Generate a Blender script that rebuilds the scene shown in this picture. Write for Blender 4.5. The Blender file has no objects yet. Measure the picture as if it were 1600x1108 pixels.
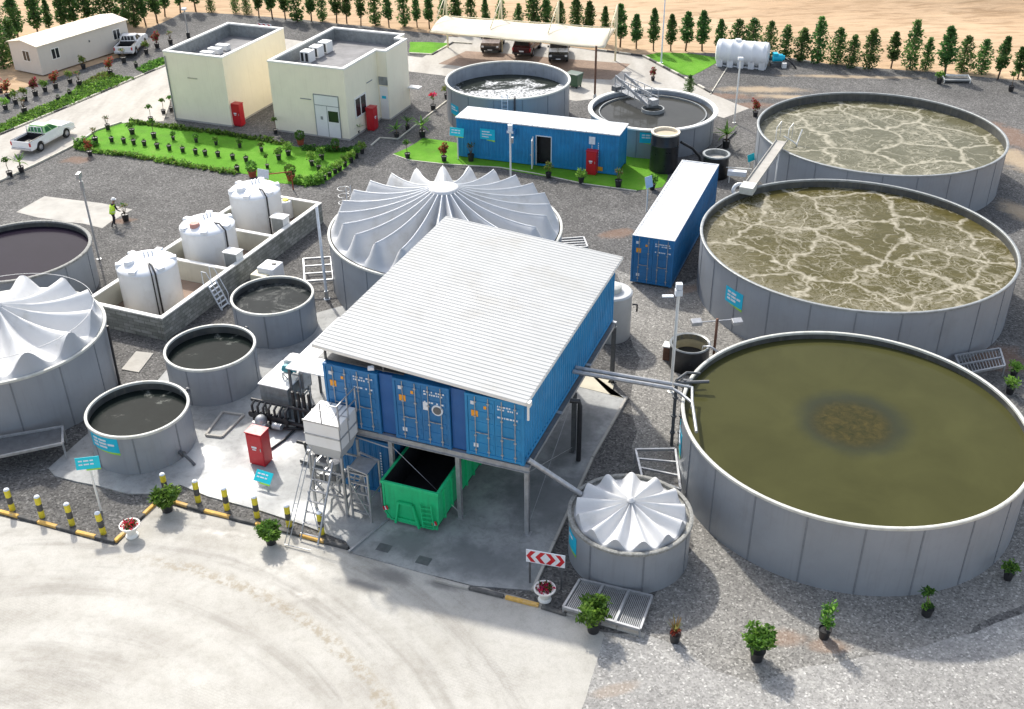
import bpy, bmesh, math, random
from mathutils import Vector, Matrix
random.seed(7)
R_=math.radians; PI=math.pi
sc=bpy.context.scene; COL=sc.collection
# ---------------------------------------------------------------- survey: drone camera and site measurements
CAM_F=1679.37; CAM_PITCH=.551519; CAM_ROLL=-.0118589; CAM_H=29.1921
_cp,_sp=math.cos(CAM_PITCH),math.sin(CAM_PITCH)
FW=Vector((0,_cp,-_sp)); _r0=Vector((1,0,0)); _u0=Vector((0,_sp,_cp))
RT=_r0*math.cos(CAM_ROLL)+_u0*math.sin(CAM_ROLL); UP=-_r0*math.sin(CAM_ROLL)+_u0*math.cos(CAM_ROLL)
def G(px,py,z=0.):
    'site coordinates of a surveyed photo point lying at height z'
    d=FW+RT*((px-800)/CAM_F)-UP*((py-554)/CAM_F)
    t=(z-CAM_H)/d.z
    return Vector((0,0,CAM_H))+d*t
YAW=R_(-21.4)
U=Vector((math.cos(YAW),math.sin(YAW),0)); V=Vector((-math.sin(YAW),math.cos(YAW),0)); Z=Vector((0,0,1))
# ---------------------------------------------------------------- tags
def tag(o,label=None,cat=None,group=None,kind=None):
    if label: o['label']=label
    if cat: o['category']=cat
    if group: o['group']=group
    if kind: o['kind']=kind
    return o
def empty(name,loc,label,cat,group=None,rz=0.):
    o=bpy.data.objects.new(name,None); COL.objects.link(o); o.location=Vector(loc); o.rotation_euler=(0,0,rz)
    o.empty_display_size=.3
    return tag(o,label,cat,group)
def children(o): return [c for c in bpy.data.objects if c.parent==o]
def copy_tree(o,kids=None):
    c=o.copy(); COL.objects.link(c)
    for ch in children(o):
        k=ch.copy(); COL.objects.link(k); k.parent=c
        for g in children(ch):
            h=g.copy(); COL.objects.link(h); h.parent=k
    return c
ORD='first second third fourth fifth sixth seventh eighth ninth tenth eleventh twelfth thirteenth fourteenth fifteenth sixteenth seventeenth eighteenth nineteenth twentieth'.split()
for _t in ('twenty','thirty','forty'):
    if _t!='twenty': ORD.append(_t[:-1]+'ieth')
    ORD+= [_t+'-'+w for w in ORD[:9]]
# ---------------------------------------------------------------- mesh builder
class MB:
    def __init__(s): s.v=[]; s.f=[]; s.m=[]; s.mi=0; s.M=None
    def mat(s,i): s.mi=i; return s
    def _add(s,vs,fs):
        b=len(s.v)
        s.v+= [tuple(s.M@Vector(p)) if s.M else tuple(p) for p in vs]
        for f in fs: s.f.append(tuple(b+i for i in f)); s.m.append(s.mi)
        return s
    def obox(s,c,ax,ay,az):
        'oriented box: centre and three half vectors'
        c,ax,ay,az=map(Vector,(c,ax,ay,az))
        vs=[c+ax*i+ay*j+az*k for k in (-1,1) for j in (-1,1) for i in (-1,1)]
        return s._add(vs,[(0,2,3,1),(4,5,7,6),(0,1,5,4),(2,6,7,3),(0,4,6,2),(1,3,7,5)])
    def box(s,x0,y0,z0,x1,y1,z1):
        return s.obox(((x0+x1)/2,(y0+y1)/2,(z0+z1)/2),((x1-x0)/2,0,0),(0,(y1-y0)/2,0),(0,0,(z1-z0)/2))
    def bar(s,p,q,w,h=None,up=Z):
        p,q=Vector(p),Vector(q); h=h or w; d=q-p; L=d.length
        if L<1e-6: return s
        d/=L; up=Vector(up)
        if abs(d.dot(up))>.98: up=Vector((1,0,0))
        a=d.cross(up).normalized(); b=a.cross(d)
        return s.obox((p+q)/2,d*(L/2),a*(w/2),b*(h/2))
    def tube(s,path,r,n=8,cap=True):
        path=[Vector(p) for p in path]; rs=r if isinstance(r,(list,tuple)) else [r]*len(path)
        vs=[];N=len(path); prev=None
        for i,p in enumerate(path):
            d=(path[min(i+1,N-1)]-path[max(i-1,0)])
            d=d.normalized() if d.length>1e-9 else Z
            if prev is None:
                a=d.cross(Z) if abs(d.z)<.95 else d.cross(Vector((1,0,0)))
            else: a=prev-d*prev.dot(d)
            a.normalize(); prev=a; b=d.cross(a)
            for k in range(n):
                t=2*PI*k/n; vs.append(p+(a*math.cos(t)+b*math.sin(t))*rs[i])
        fs=[(i*n+k,i*n+(k+1)%n,(i+1)*n+(k+1)%n,(i+1)*n+k) for i in range(N-1) for k in range(n)]
        if cap: fs+= [tuple(range(n))[::-1],tuple((N-1)*n+k for k in range(n))]
        return s._add(vs,fs)
    def lathe(s,prof,c=(0,0,0),n=32,cap0=False,cap1=False):
        c=Vector(c); vs=[]; m=len(prof)
        for k in range(n):
            t=2*PI*k/n
            for r,z in prof: vs.append(c+Vector((r*math.cos(t),r*math.sin(t),z)))
        fs=[(k*m+i,((k+1)%n)*m+i,((k+1)%n)*m+i+1,k*m+i+1) for k in range(n) for i in range(m-1)]
        if cap0: fs.append(tuple(k*m for k in range(n))[::-1])
        if cap1: fs.append(tuple(k*m+m-1 for k in range(n)))
        return s._add(vs,fs)
    def cyl(s,c,r,h,n=16,r2=None): return s.lathe([(r,0),(r if r2 is None else r2,h)],c,n,True,True)
    def prism(s,poly,z0,z1):
        n=len(poly); vs=[(p[0],p[1],z0) for p in poly]+[(p[0],p[1],z1) for p in poly]
        a=sum(poly[i][0]*poly[(i+1)%n][1]-poly[(i+1)%n][0]*poly[i][1] for i in range(n))
        f=[tuple(range(n))[::-1],tuple(range(n,2*n))]+[(i,(i+1)%n,n+(i+1)%n,n+i) for i in range(n)]
        if a<0: f=[t[::-1] for t in f]
        return s._add(vs,f)
    def quad(s,a,b,c,d): return s._add([a,b,c,d],[(0,1,2,3)])
    def poly(s,pts): return s._add(pts,[tuple(range(len(pts)))])
    def blob(s,c,r,n=10,m=6,sz=1.):
        return s.lathe([(max(r*math.sin(PI*i/m),1e-4),-r*sz*math.cos(PI*i/m)) for i in range(m+1)],c,n)
    def build(s,name,mats,parent=None,smooth=False,world=False,bevel=0.,loc=None,auto=None):
        me=bpy.data.meshes.new(name)
        mats=mats if isinstance(mats,(list,tuple)) else [mats]
        off=parent.location if (world and parent) else (Vector(loc) if loc is not None else Vector())
        me.from_pydata([tuple(Vector(p)-off) for p in s.v],[],s.f)
        for m in mats: me.materials.append(m)
        for p,i in zip(me.polygons,s.m): p.material_index=min(i,len(mats)-1); p.use_smooth=smooth
        me.update()
        if smooth and auto is not None: me.set_sharp_from_angle(angle=R_(auto))
        o=bpy.data.objects.new(name,me); COL.objects.link(o)
        if parent: o.parent=parent
        elif loc is not None: o.location=off
        if bevel:
            b=o.modifiers.new('bevel','BEVEL'); b.width=bevel; b.segments=2; b.limit_method='ANGLE'
        return o
# ---------------------------------------------------------------- materials
def NT(name):
    m=bpy.data.materials.new(name); m.use_nodes=True; t=m.node_tree; t.nodes.clear()
    o=t.nodes.new('ShaderNodeOutputMaterial'); b=t.nodes.new('ShaderNodeBsdfPrincipled'); t.links.new(b.outputs[0],o.inputs[0])
    return m,t,b
class N:
    def __init__(s,t): s.t=t
    def n(s,ty,**k):
        x=s.t.nodes.new('ShaderNode'+ty)
        for a,b in k.items(): setattr(x,a,b)
        return x
    def l(s,a,b): s.t.links.new(a,b)
    def val(s,x,sock):
        if hasattr(x,'links') or isinstance(x,bpy.types.NodeSocket): s.l(x,sock)
        else: sock.default_value=x
    def math(s,op,a,b=0.,clamp=False):
        x=s.n('Math',operation=op); x.use_clamp=clamp; s.val(a,x.inputs[0]); s.val(b,x.inputs[1]); return x.outputs[0]
    def noise(s,vec,scale,detail=4,rough=.55,dist=0.):
        x=s.n('TexNoise'); s.l(vec,x.inputs['Vector']); x.inputs['Scale'].default_value=scale; x.inputs['Detail'].default_value=detail
        x.inputs['Roughness'].default_value=rough; x.inputs['Distortion'].default_value=dist; return x
    def ramp(s,fac,stops,interp='LINEAR'):
        x=s.n('ValToRGB'); x.color_ramp.interpolation=interp; s.l(fac,x.inputs[0]); e=x.color_ramp.elements
        while len(e)<len(stops): e.new(.5)
        for i,(p,c) in enumerate(stops):
            e[i].position=p; e[i].color=(*c,1) if len(c)==3 else c
        return x.outputs[0]
    def fr(s,fac,a,b):  # smooth 0..1 range
        x=s.n('MapRange',interpolation_type='SMOOTHSTEP'); s.val(fac,x.inputs[0]); x.inputs[1].default_value=a; x.inputs[2].default_value=b; return x.outputs[0]
    def mix(s,fac,a,b,mode='MIX'):
        x=s.n('Mix',data_type='RGBA',blend_type=mode); s.val(fac,x.inputs[0])
        for c,k in ((a,6),(b,7)):
            if isinstance(c,bpy.types.NodeSocket): s.l(c,x.inputs[k])
            else: x.inputs[k].default_value=(*c[:3],1)
        return x.outputs[2]
    def obj(s): return s.n('TexCoord').outputs['Object']
    def pos(s): return s.n('NewGeometry').outputs['Position']
    def scale(s,vec,sx,sy,sz,rz=0.,loc=(0,0,0)):
        x=s.n('Mapping'); s.l(vec,x.inputs[0]); x.inputs['Scale'].default_value=(sx,sy,sz); x.inputs['Rotation'].default_value=(0,0,rz); x.inputs['Location'].default_value=loc; return x.outputs[0]
    def bump(s,h,strength,dist,b):
        x=s.n('Bump'); x.inputs['Strength'].default_value=strength; x.inputs['Distance'].default_value=dist; s.l(h,x.inputs['Height']); s.l(x.outputs[0],b.inputs['Normal'])
def pm(name,c,var=.15,scale=1.5,rough=.6,metal=0.,bump=0.,bscale=20.,spec=.5,streak=0.,dirt=None,dirt_amt=.35,dscale=.7,fine=0.):
    'paint-like procedural material: base colour with soft mottling, optional dirt and vertical rain streaks'
    m,t,b=NT(name); k=N(t); p=k.obj()
    n1=k.noise(p,scale,5,.6).outputs[0]
    c=Vector(c); lo=tuple(c*(1-var)); hi=tuple(min(x*(1+var),.95) for x in c)
    col=k.ramp(n1,[(.3,lo),(.7,hi)])
    if streak:
        n2=k.noise(k.scale(p,4,4,.25),1.6,4,.6).outputs[0]
        f=k.math('MULTIPLY',k.fr(n2,.5,.75),streak)
        col=k.mix(f,col,dirt or tuple(c*.45))
    if dirt:
        n3=k.noise(p,dscale,6,.65).outputs[0]
        f=k.math('MULTIPLY',k.fr(n3,.5,.72),dirt_amt); col=k.mix(f,col,dirt)
    if fine:
        n4=k.noise(p,60,2,.5).outputs[0]; col=k.mix(fine,col,k.ramp(n4,[(.3,(.0,)*3),(.7,(1,)*3)]),'OVERLAY')
    k.l(col,b.inputs['Base Color'])
    rr=k.ramp(k.noise(p,scale*2.3,4).outputs[0],[(.3,(max(rough-.1,.03),)*3),(.7,(min(rough+.12,1),)*3)])
    k.l(rr,b.inputs['Roughness']); b.inputs['Metallic'].default_value=metal; b.inputs['Specular IOR Level'].default_value=spec
    if bump: k.bump(k.noise(p,bscale,4).outputs[0],bump,.02,b)
    return m
def leafmat(name,c,tr=.5):
    m,t,b=NT(name); k=N(t); p=k.obj()
    oi=k.n('ObjectInfo').outputs['Random']
    n1=k.noise(p,3.2,3).outputs[0]; c=Vector(c)
    col=k.ramp(n1,[(.3,tuple(c*.75)),(.52,tuple(c*1.15)),(.75,tuple(c*1.5))])
    hs=k.n('HueSaturation'); k.l(col,hs.inputs['Color']); k.l(k.math('ADD',k.math('MULTIPLY',oi,.035),.485),hs.inputs['Hue']); k.l(k.math('ADD',k.math('MULTIPLY',oi,.4),.8),hs.inputs['Value'])
    col=hs.outputs[0]
    k.l(col,b.inputs['Base Color']); b.inputs['Roughness'].default_value=.55; b.inputs['Specular IOR Level'].default_value=.3
    tl=k.n('BsdfTranslucent'); k.l(col,tl.inputs[0]); mx=k.n('MixShader'); mx.inputs[0].default_value=tr
    o=[x for x in t.nodes if x.type=='OUTPUT_MATERIAL'][0]
    k.l(b.outputs[0],mx.inputs[1]); k.l(tl.outputs[0],mx.inputs[2]); k.l(mx.outputs[0],o.inputs[0])
    return m
def patches(k,p,lst,soft=.5):
    'union mask of soft irregular ground patches (x,y,rx,ry,rot)'
    d=k.noise(p,.9,5,.65).outputs[0]; out=None
    for (x,y,rx,ry,rot) in lst:
        mp=k.n('Mapping',vector_type='TEXTURE'); k.l(p,mp.inputs[0]); mp.inputs['Location'].default_value=(x,y,0); mp.inputs['Rotation'].default_value=(0,0,rot); mp.inputs['Scale'].default_value=(rx,ry,1e3)
        ln=k.n('VectorMath',operation='LENGTH'); k.l(mp.outputs[0],ln.inputs[0])
        v=k.math('ADD',ln.outputs['Value'],k.math('MULTIPLY',k.math('SUBTRACT',d,.5),1.6))
        f=k.math('SUBTRACT',1.,k.fr(v,1-soft,1+soft*.4))
        out=f if out is None else k.math('MAXIMUM',out,f)
    return out
def gpatch(lst):
    o=[]
    for px,py,rx,ry,rot in lst:
        g=G(px,py); o.append((g.x,g.y,rx,ry,rot))
    return o
def gravel(name,dark,mid,light,stone=11.,patch=None,pc=(.30,.17,.10),patch2=None,pc2=(.5,.42,.32),tone=(.75,1.25)):
    m,t,b=NT(name); k=N(t); p=k.pos()
    v=k.n('TexVoronoi'); k.l(p,v.inputs['Vector']); v.inputs['Scale'].default_value=stone; v.inputs['Randomness'].default_value=1
    g=k.n('SeparateColor'); k.l(v.outputs['Color'],g.inputs[0])
    c1=k.ramp(g.outputs[0],[(0,dark),(.35,mid),(.8,tuple((Vector(mid)+Vector(light))/2)),(.93,light),(1,tuple(min(x*1.4,.8) for x in light))])
    v2=k.n('TexVoronoi'); k.l(p,v2.inputs['Vector']); v2.inputs['Scale'].default_value=stone*.42
    g2=k.n('SeparateColor'); k.l(v2.outputs['Color'],g2.inputs[0])
    c2=k.ramp(g2.outputs[1],[(0,(.8,)*3),(.6,(1,)*3),(1,(1.2,1.2,1.18))])
    col=k.mix(.5,c1,c2,'MULTIPLY')
    n1=k.noise(p,.16,6,.62).outputs[0]; n2=k.noise(p,1.1,5,.65).outputs[0]
    col=k.mix(1.,col,k.ramp(n1,[(.32,(tone[0],)*3),(.68,(tone[1],)*3)]),'MULTIPLY')
    col=k.mix(.5,col,k.ramp(n2,[(.3,(.8,.79,.78)),(.7,(1.18,1.17,1.14))]),'MULTIPLY')
    if patch:
        f=k.math('MULTIPLY',patches(k,p,patch),.45); col=k.mix(f,col,pc)
    if patch2:
        f=k.math('MULTIPLY',patches(k,p,patch2,.7),.6); col=k.mix(f,col,pc2)
    k.l(col,b.inputs['Base Color']); b.inputs['Roughness'].default_value=.9; b.inputs['Specular IOR Level'].default_value=.25
    k.bump(v.outputs['Distance'],.35,.03,b)
    return m
# ---------------------------------------------------------------- shared materials
M={}
def defmats():
    M['galv']=pm('tank_panel_grey',(.29,.31,.335),.06,.5,.42,.1,streak=.2,dirt=(.19,.185,.175),dirt_amt=.2)
    M['seam']=pm('tank_seam_grey',(.20,.215,.235),.10,2,.5,.1)
    M['liner']=pm('tank_liner_dark',(.07,.072,.07),.3,2,.5,streak=.5,dirt=(.16,.15,.11))
    M['linerg']=pm('tank_liner_grey',(.26,.29,.33),.15,1,.5,streak=.4,dirt=(.1,.1,.09))
    M['rimw']=pm('rim_white',(.56,.56,.51),.15,3,.5,dirt=(.3,.27,.2),dirt_amt=.4,dscale=2)
    M['rimg']=pm('rim_grey',(.27,.285,.285),.2,3,.5,.2,dirt=(.12,.11,.1),dirt_amt=.4,dscale=2)
    M['rimd']=pm('rim_dusty',(.27,.27,.25),.35,9,.8,dirt=(.12,.11,.09),dirt_amt=.6,dscale=4)
    M['steel']=pm('galvanised_steel',(.42,.43,.44),.15,4,.42,.55,dirt=(.22,.2,.17),dirt_amt=.3,dscale=3)
    M['steeld']=pm('dark_steel',(.12,.125,.13),.2,4,.5,.3)
    M['black']=pm('black_plastic',(.022,.022,.024),.3,3,.45)
    M['hdpe']=pm('black_hdpe',(.018,.02,.024),.3,2,.35,dirt=(.07,.065,.06),dirt_amt=.35)
    M['white']=pm('white_paint',(.78,.78,.76),.05,1.2,.45,dirt=(.45,.42,.36),dirt_amt=.25,dscale=.6)
    M['pe']=pm('white_polyethylene',(.80,.815,.83),.03,.8,.38,streak=.12,dirt=(.5,.48,.44))
    M['fabric']=pm('cover_fabric',(.53,.54,.55),.06,.9,.65,bump=.25,bscale=3.,dirt=(.34,.33,.30),dirt_amt=.6,dscale=.5)
    M['fabricw']=pm('cover_fabric_white',(.66,.66,.655),.05,.9,.6,bump=.25,bscale=3.5,dirt=(.42,.41,.37),dirt_amt=.6,dscale=.5)
    M['fabcap']=pm('cover_end_shaded',(.42,.43,.44),.06,1.,.7)  # darker copy of cover fabric; shade on end faces is in the colour
    M['blue']=pm('container_blue',(.014,.155,.37),.16,.9,.45,streak=.3,dirt=(.02,.09,.19),dirt_amt=.35)
    M['blue2']=pm('container_blue_bright',(.016,.225,.47),.14,.8,.45,streak=.25,dirt=(.014,.11,.25),dirt_amt=.3)  # lighter copy of container blue; light on the right face is put into it
    M['blue3']=pm('infill_blue',(.012,.10,.31),.1,.8,.45)
    M['croof']=pm('container_roof_white',(.55,.57,.59),.08,1.5,.5,dirt=(.42,.38,.32),dirt_amt=.55,dscale=.9)
    M['roof']=pm('roof_sheet_white',(.43,.435,.425),.06,.6,.55,dirt=(.36,.34,.30),dirt_amt=.45,dscale=.35)
    M['cream']=pm('cream_render',(.90,.83,.65),.035,.5,.85,streak=.18,dirt=(.66,.58,.42),dirt_amt=.15)
    M['coping']=pm('white_coping',(.80,.79,.74),.05,2,.7,dirt=(.55,.52,.45),dirt_amt=.3)
    M['roofg']=pm('roof_deck_grey',(.23,.225,.225),.18,.8,.85,dirt=(.13,.125,.12),dirt_amt=.4)
    M['glass']=pm('dark_glass',(.02,.022,.025),.2,1,.08,spec=.6)
    M['red']=pm('fire_red',(.50,.012,.022),.12,1.5,.38,dirt=(.3,.02,.02),dirt_amt=.3,dscale=1.5)
    M['green']=pm('skip_green',(.012,.50,.19),.12,1.2,.45,streak=.3,dirt=(.02,.18,.07),dirt_amt=.3)
    M['cyan']=pm('sign_cyan',(.0,.46,.66),.06,2,.45)
    M['cyan2']=pm('sign_turquoise',(.0,.58,.68),.06,2,.45)
    M['lime']=pm('sign_lime',(.30,.62,.06),.06,2,.45)
    M['yellow']=pm('hazard_yellow',(.72,.60,.04),.12,4,.6,dirt=(.35,.3,.1),dirt_amt=.3,dscale=3)
    M['kyel']=pm('kerb_yellow',(.66,.40,.10),.22,3,.85,dirt=(.5,.45,.36),dirt_amt=.5,dscale=2)
    M['kblk']=pm('kerb_black',(.09,.088,.085),.3,3,.85,dirt=(.3,.28,.24),dirt_amt=.5,dscale=2)
    M['kgry']=pm('kerb_stone',(.56,.53,.45),.15,3,.9,dirt=(.33,.29,.22),dirt_amt=.4,dscale=1)
    M['orange']=pm('placard_orange',(.80,.34,.02),.08,5,.5)
    M['terra']=pm('terracotta',(.33,.075,.035),.2,4,.8)
    M['lidred']=pm('faded_red_lid',(.50,.25,.20),.1,4,.6)
    M['mark']=pm('marking_white',(.70,.74,.78),.1,8,.5)
    M['teal']=pm('motor_teal',(.03,.25,.30),.15,4,.45)
    M['conc']=pm('concrete_plain',(.42,.40,.36),.14,.7,.85,dirt=(.25,.23,.2),dirt_amt=.45,dscale=.8)
    M['trunk']=pm('bark',(.15,.11,.075),.25,8,.9)
    M['carpaint']=pm('car_white',(.82,.82,.82),.02,.5,.22)
    M['rubber']=pm('tyre_rubber',(.018,.018,.018),.2,4,.8)
    M['alloy']=pm('alloy',(.5,.5,.52),.08,6,.35,.6)
    M['sail']=pm('shade_sail_cream',(.66,.59,.46),.04,.7,.7,dirt=(.6,.52,.38),dirt_amt=.25)
    M['mast']=pm('mast_cream',(.76,.68,.46),.06,2,.5)
    M['trailer']=pm('cabin_panel',(.66,.61,.54),.04,.7,.55,streak=.15,dirt=(.45,.4,.33),dirt_amt=.2)
    M['troof']=pm('cabin_roof',(.66,.59,.46),.04,.7,.6,dirt=(.6,.52,.38),dirt_amt=.3)
    M['rust']=pm('rust_brown',(.16,.08,.05),.3,3,.8)
    M['skin']=pm('skin',(.30,.17,.11),.08,6,.6)
    M['hivis']=pm('hi_vis_lime',(.60,.92,.05),.1,8,.7)
    M['trouser']=pm('dark_trousers',(.03,.025,.03),.2,8,.9)
    M['leaf']=leafmat('leaf_mid',(.11,.22,.035)); M['leafd']=leafmat('leaf_dark',(.05,.115,.024)); M['leafl']=leafmat('leaf_light',(.21,.36,.06))
    M['leafy']=leafmat('leaf_olive',(.17,.17,.05)); M['leafr']=leafmat('leaf_red',(.26,.03,.035)); M['leafb']=leafmat('leaf_brown',(.22,.13,.06)); M['flr']=leafmat('flower_red',(.55,.02,.04)); M['flp']=leafmat('flower_pink',(.62,.06,.16))
    M['tree1']=leafmat('tree_leaf',(.10,.19,.05)); M['tree2']=leafmat('tree_leaf_dark',(.055,.12,.034)); M['tree3']=leafmat('tree_leaf_light',(.18,.28,.08))
    # block wall
    m,t,b=NT('block_wall'); k=N(t); p=k.obj()
    br=k.n('TexBrick'); 
    sx=k.n('SeparateXYZ'); k.l(p,sx.inputs[0]); cm=k.n('CombineXYZ'); k.l(k.math('ADD',sx.outputs[0],sx.outputs[1]),cm.inputs[0]); k.l(sx.outputs[2],cm.inputs[1]); k.l(cm.outputs[0],br.inputs['Vector'])
    br.inputs['Scale'].default_value=1; br.inputs['Brick Width'].default_value=.4; br.inputs['Row Height'].default_value=.2; br.inputs['Mortar Size'].default_value=.012
    br.inputs['Color1'].default_value=(.20,.205,.19,1); br.inputs['Color2'].default_value=(.36,.36,.34,1); br.inputs['Mortar'].default_value=(.14,.14,.13,1)
    col=k.mix(.7,br.outputs[0],k.ramp(k.noise(p,1.4,6,.65).outputs[0],[(.3,(.55,.58,.5)),(.7,(1.2,1.2,1.2))]),'MULTIPLY'); k.l(col,b.inputs['Base Color']); b.inputs['Roughness'].default_value=.95
    M['block']=m
defmats()
# ---------------------------------------------------------------- ground
def sheet(name,px,z,mat,jit=0.,step=1.2,world=None,label=None,kind='structure',rough=0):
    pts=world if world else [G(*p) for p in px]
    out=[]
    for i,a in enumerate(pts):
        b=pts[(i+1)%len(pts)]; n=max(1,int((b-a).length/step)) if jit else 1
        for j in range(n):
            q=a.lerp(b,j/n)
            if jit: q=q+Vector((random.uniform(-jit,jit),random.uniform(-jit,jit),0))
            out.append((q.x,q.y,z))
    bm=bmesh.new(); vs=[bm.verts.new(p) for p in out]; f=bm.faces.new(vs); bmesh.ops.triangulate(bm,faces=[f]); bm.normal_update()
    for f in bm.faces:
        if f.normal.z<0: f.normal_flip()
    me=bpy.data.meshes.new(name); bm.to_mesh(me); bm.free(); me.materials.append(mat)
    o=bpy.data.objects.new(name,me); COL.objects.link(o); o['kind']=kind
    return o
def slab(name,px,z0,z1,mat):
    mb=MB(); mb.prism([G(*p)[:2] for p in px],z0,z1); o=mb.build(name,mat); o['kind']='structure'; return o
# desert sand: one sheet to the horizon, gently heaped beyond the tree line
m,t,b=NT('desert_sand'); k=N(t); p=k.pos()
n1=k.noise(p,.05,6,.6).outputs[0]; n2=k.noise(k.scale(p,.35,1.6,1,R_(6)),.8,5,.62,.4).outputs[0]; n3=k.noise(p,9,3).outputs[0]
col=k.ramp(n1,[(.3,(.43,.29,.175)),(.55,(.52,.37,.235)),(.75,(.58,.44,.30))])
col=k.mix(.75,col,k.ramp(n2,[(.36,(.70,.66,.60)),(.5,(1,)*3),(.7,(1.14,1.13,1.1))]),'MULTIPLY')
col=k.mix(.35,col,k.ramp(n3,[(.3,(.8,.78,.75)),(.7,(1.1,)*3)]),'MULTIPLY')
k.l(col,b.inputs['Base Color']); b.inputs['Roughness'].default_value=.95; b.inputs['Specular IOR Level'].default_value=.15
k.bump(n2,.6,.25,b); M['sand']=m
m_edge=[(-150,205),(0,150),(100,118),(215,78),(232,45),(290,18),(360,22),(470,31),(600,44),(700,56),(850,70),(1000,86),(1110,82),(1215,89),(1330,104),(1430,110),(1600,126),(1750,142)]
_eg=sorted(((G(*p).x,G(*p).y) for p in m_edge))
def edge_y(x):
    if x<=_eg[0][0]: return _eg[0][1]+4
    for (a,b),(c,d) in zip(_eg,_eg[1:]):
        if a<=x<=c: return b+(d-b)*(x-a)/max(c-a,1e-6)
    return _eg[-1][1]
def hgt(x,y):
    s=max(0,min(1,(y-4-max(edge_y(x-2),edge_y(x),edge_y(x+2)))/24)); s=s*s*(3-2*s)
    h=.35*math.sin(x*.21+.4*y)+.25*math.sin(y*.55+.3*math.sin(x*.2))+.3*math.sin(x*.07-y*.16)
    d=2.2*math.exp(-((x-52)**2/260+(y-122)**2/70))+1.5*math.exp(-((x-34)**2/120+(y-128)**2/60))
    return max(0,s*(.35+.5*h)+d*s)
mb=MB(); xs=[-600,-300,-150]+[-100+2.5*i for i in range(81)]+[150,300,600]; ys=[-200,-50,0,40,80]+[96+1.5*i for i in range(50)]+[190,260,400,700]
vs=[(x,y,hgt(x,y)) for y in ys for x in xs]; nx=len(xs)
mb._add(vs,[(j*nx+i,j*nx+i+1,(j+1)*nx+i+1,(j+1)*nx+i) for j in range(len(ys)-1) for i in range(nx-1)])
o=mb.build('ground',M['sand'],smooth=True); o['kind']='structure'
# yard gravel
dirtp=gpatch([(1215,990,.95,.5,0),(1180,1010,.9,.35,.2),(965,365,1.3,.7,.4),(1080,458,1.6,.8,.6),(960,1075,1.,.4,.2),(1585,215,1.6,4,.2),(1160,165,3.5,.8,0),(590,925,.5,.2,0),(120,250,1.2,.8,0),(190,345,.9,.5,0),(1180,500,.8,.5,.4),(1560,560,1.5,1.5,0),(1130,150,4,.7,-.2)])
creamp=gpatch([(1190,140,4,.9,-.1),(1240,152,4,.6,-.2),(1590,250,1.5,4,.3),(1590,330,1.,2,.2),(1330,120,6,.5,-.1)])
M['gravel']=gravel('yard_gravel',(.055,.054,.053),(.105,.102,.099),(.17,.166,.16),13.,dirtp,(.27,.15,.09),creamp,(.52,.40,.26))
sheet('yard_gravel',m_edge+[(1850,700),(1750,1250),(-200,1250),(-300,600)],.004,M['gravel'],.25,2.)
M['gravel2']=gravel('light_gravel',(.22,.215,.205),(.30,.294,.28),(.40,.39,.372),15.,gpatch([(960,1078,.9,.3,.3),(1270,1035,.8,.15,.1)]),(.34,.26,.19),tone=(.85,1.15))
sheet('gravel_road',[(930,985),(1010,992),(1060,1012),(1110,1046),(1180,1066),(1260,1046),(1350,1028),(1440,1010),(1520,985),(1620,952),(1760,900),(1800,1300),(860,1300),(905,1108)],.009,M['gravel2'],.12,.8)
M['gravel3']=gravel('pale_gravel',(.13,.126,.118),(.215,.208,.194),(.32,.31,.29),15.,gpatch([(1215,995,.95,.5,0),(1300,1010,.8,.4,0),(1160,470,.8,.6,0),(1065,455,1.2,.5,.5)]),(.30,.18,.11),tone=(.85,1.15))
sheet('gravel_path',[(985,625),(1005,560),(985,520),(960,420),(1000,440),(1060,450),(1100,430),(1110,480),(1160,530),(1200,540),(1120,620),(1090,640),(1075,690),(1130,740),(1250,850),(1384,875),(1500,850),(1660,760),(1680,900),(1500,1000),(1440,1018),(1350,1036),(1260,1056),(1180,1080),(1090,1060),(1040,1020),(1000,1000),(1020,930),(1080,850),(1060,780),(1010,765),(990,700)],.0065,M['gravel3'],.2,1.)
# cream apron road in front with tyre tracks
m,t,b=NT('apron_concrete'); k=N(t); p=k.pos()
c0=Vector((-18.,16.6,0))
mp=k.n('VectorMath',operation='SUBTRACT'); k.l(p,mp.inputs[0]); mp.inputs[1].default_value=(c0.x,c0.y,0)
ln=k.n('VectorMath',operation='LENGTH'); k.l(mp.outputs[0],ln.inputs[0]); rad=ln.outputs['Value']
ang=k.n('SeparateXYZ'); k.l(mp.outputs[0],ang.inputs[0]); at=k.math('ARCTAN2',ang.outputs[1],ang.outputs[0])
cb=k.n('CombineXYZ'); k.l(rad,cb.inputs[0]); k.l(k.math('MULTIPLY',at,1.6),cb.inputs[1])
tr=k.noise(cb.outputs[0],1.1,6,.62,.15).outputs[0]
n1=k.noise(p,.28,6,.6).outputs[0]; n2=k.noise(p,2.2,6,.7).outputs[0]; n3=k.noise(p,26,3,.6).outputs[0]
col=k.ramp(n1,[(.3,(.385,.365,.325)),(.5,(.455,.437,.395)),(.7,(.50,.482,.44))])
col=k.mix(.8,col,k.ramp(tr,[(.34,(.74,.73,.72)),(.47,(1,)*3),(.7,(1.07,1.07,1.06))]),'MULTIPLY')
col=k.mix(.6,col,k.ramp(n2,[(.32,(.80,.79,.76)),(.5,(1,)*3),(.72,(1.08,)*3)]),'MULTIPLY')
col=k.mix(.35,col,k.ramp(n3,[(.35,(.72,)*3),(.6,(1.08,)*3)]),'MULTIPLY')
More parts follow.
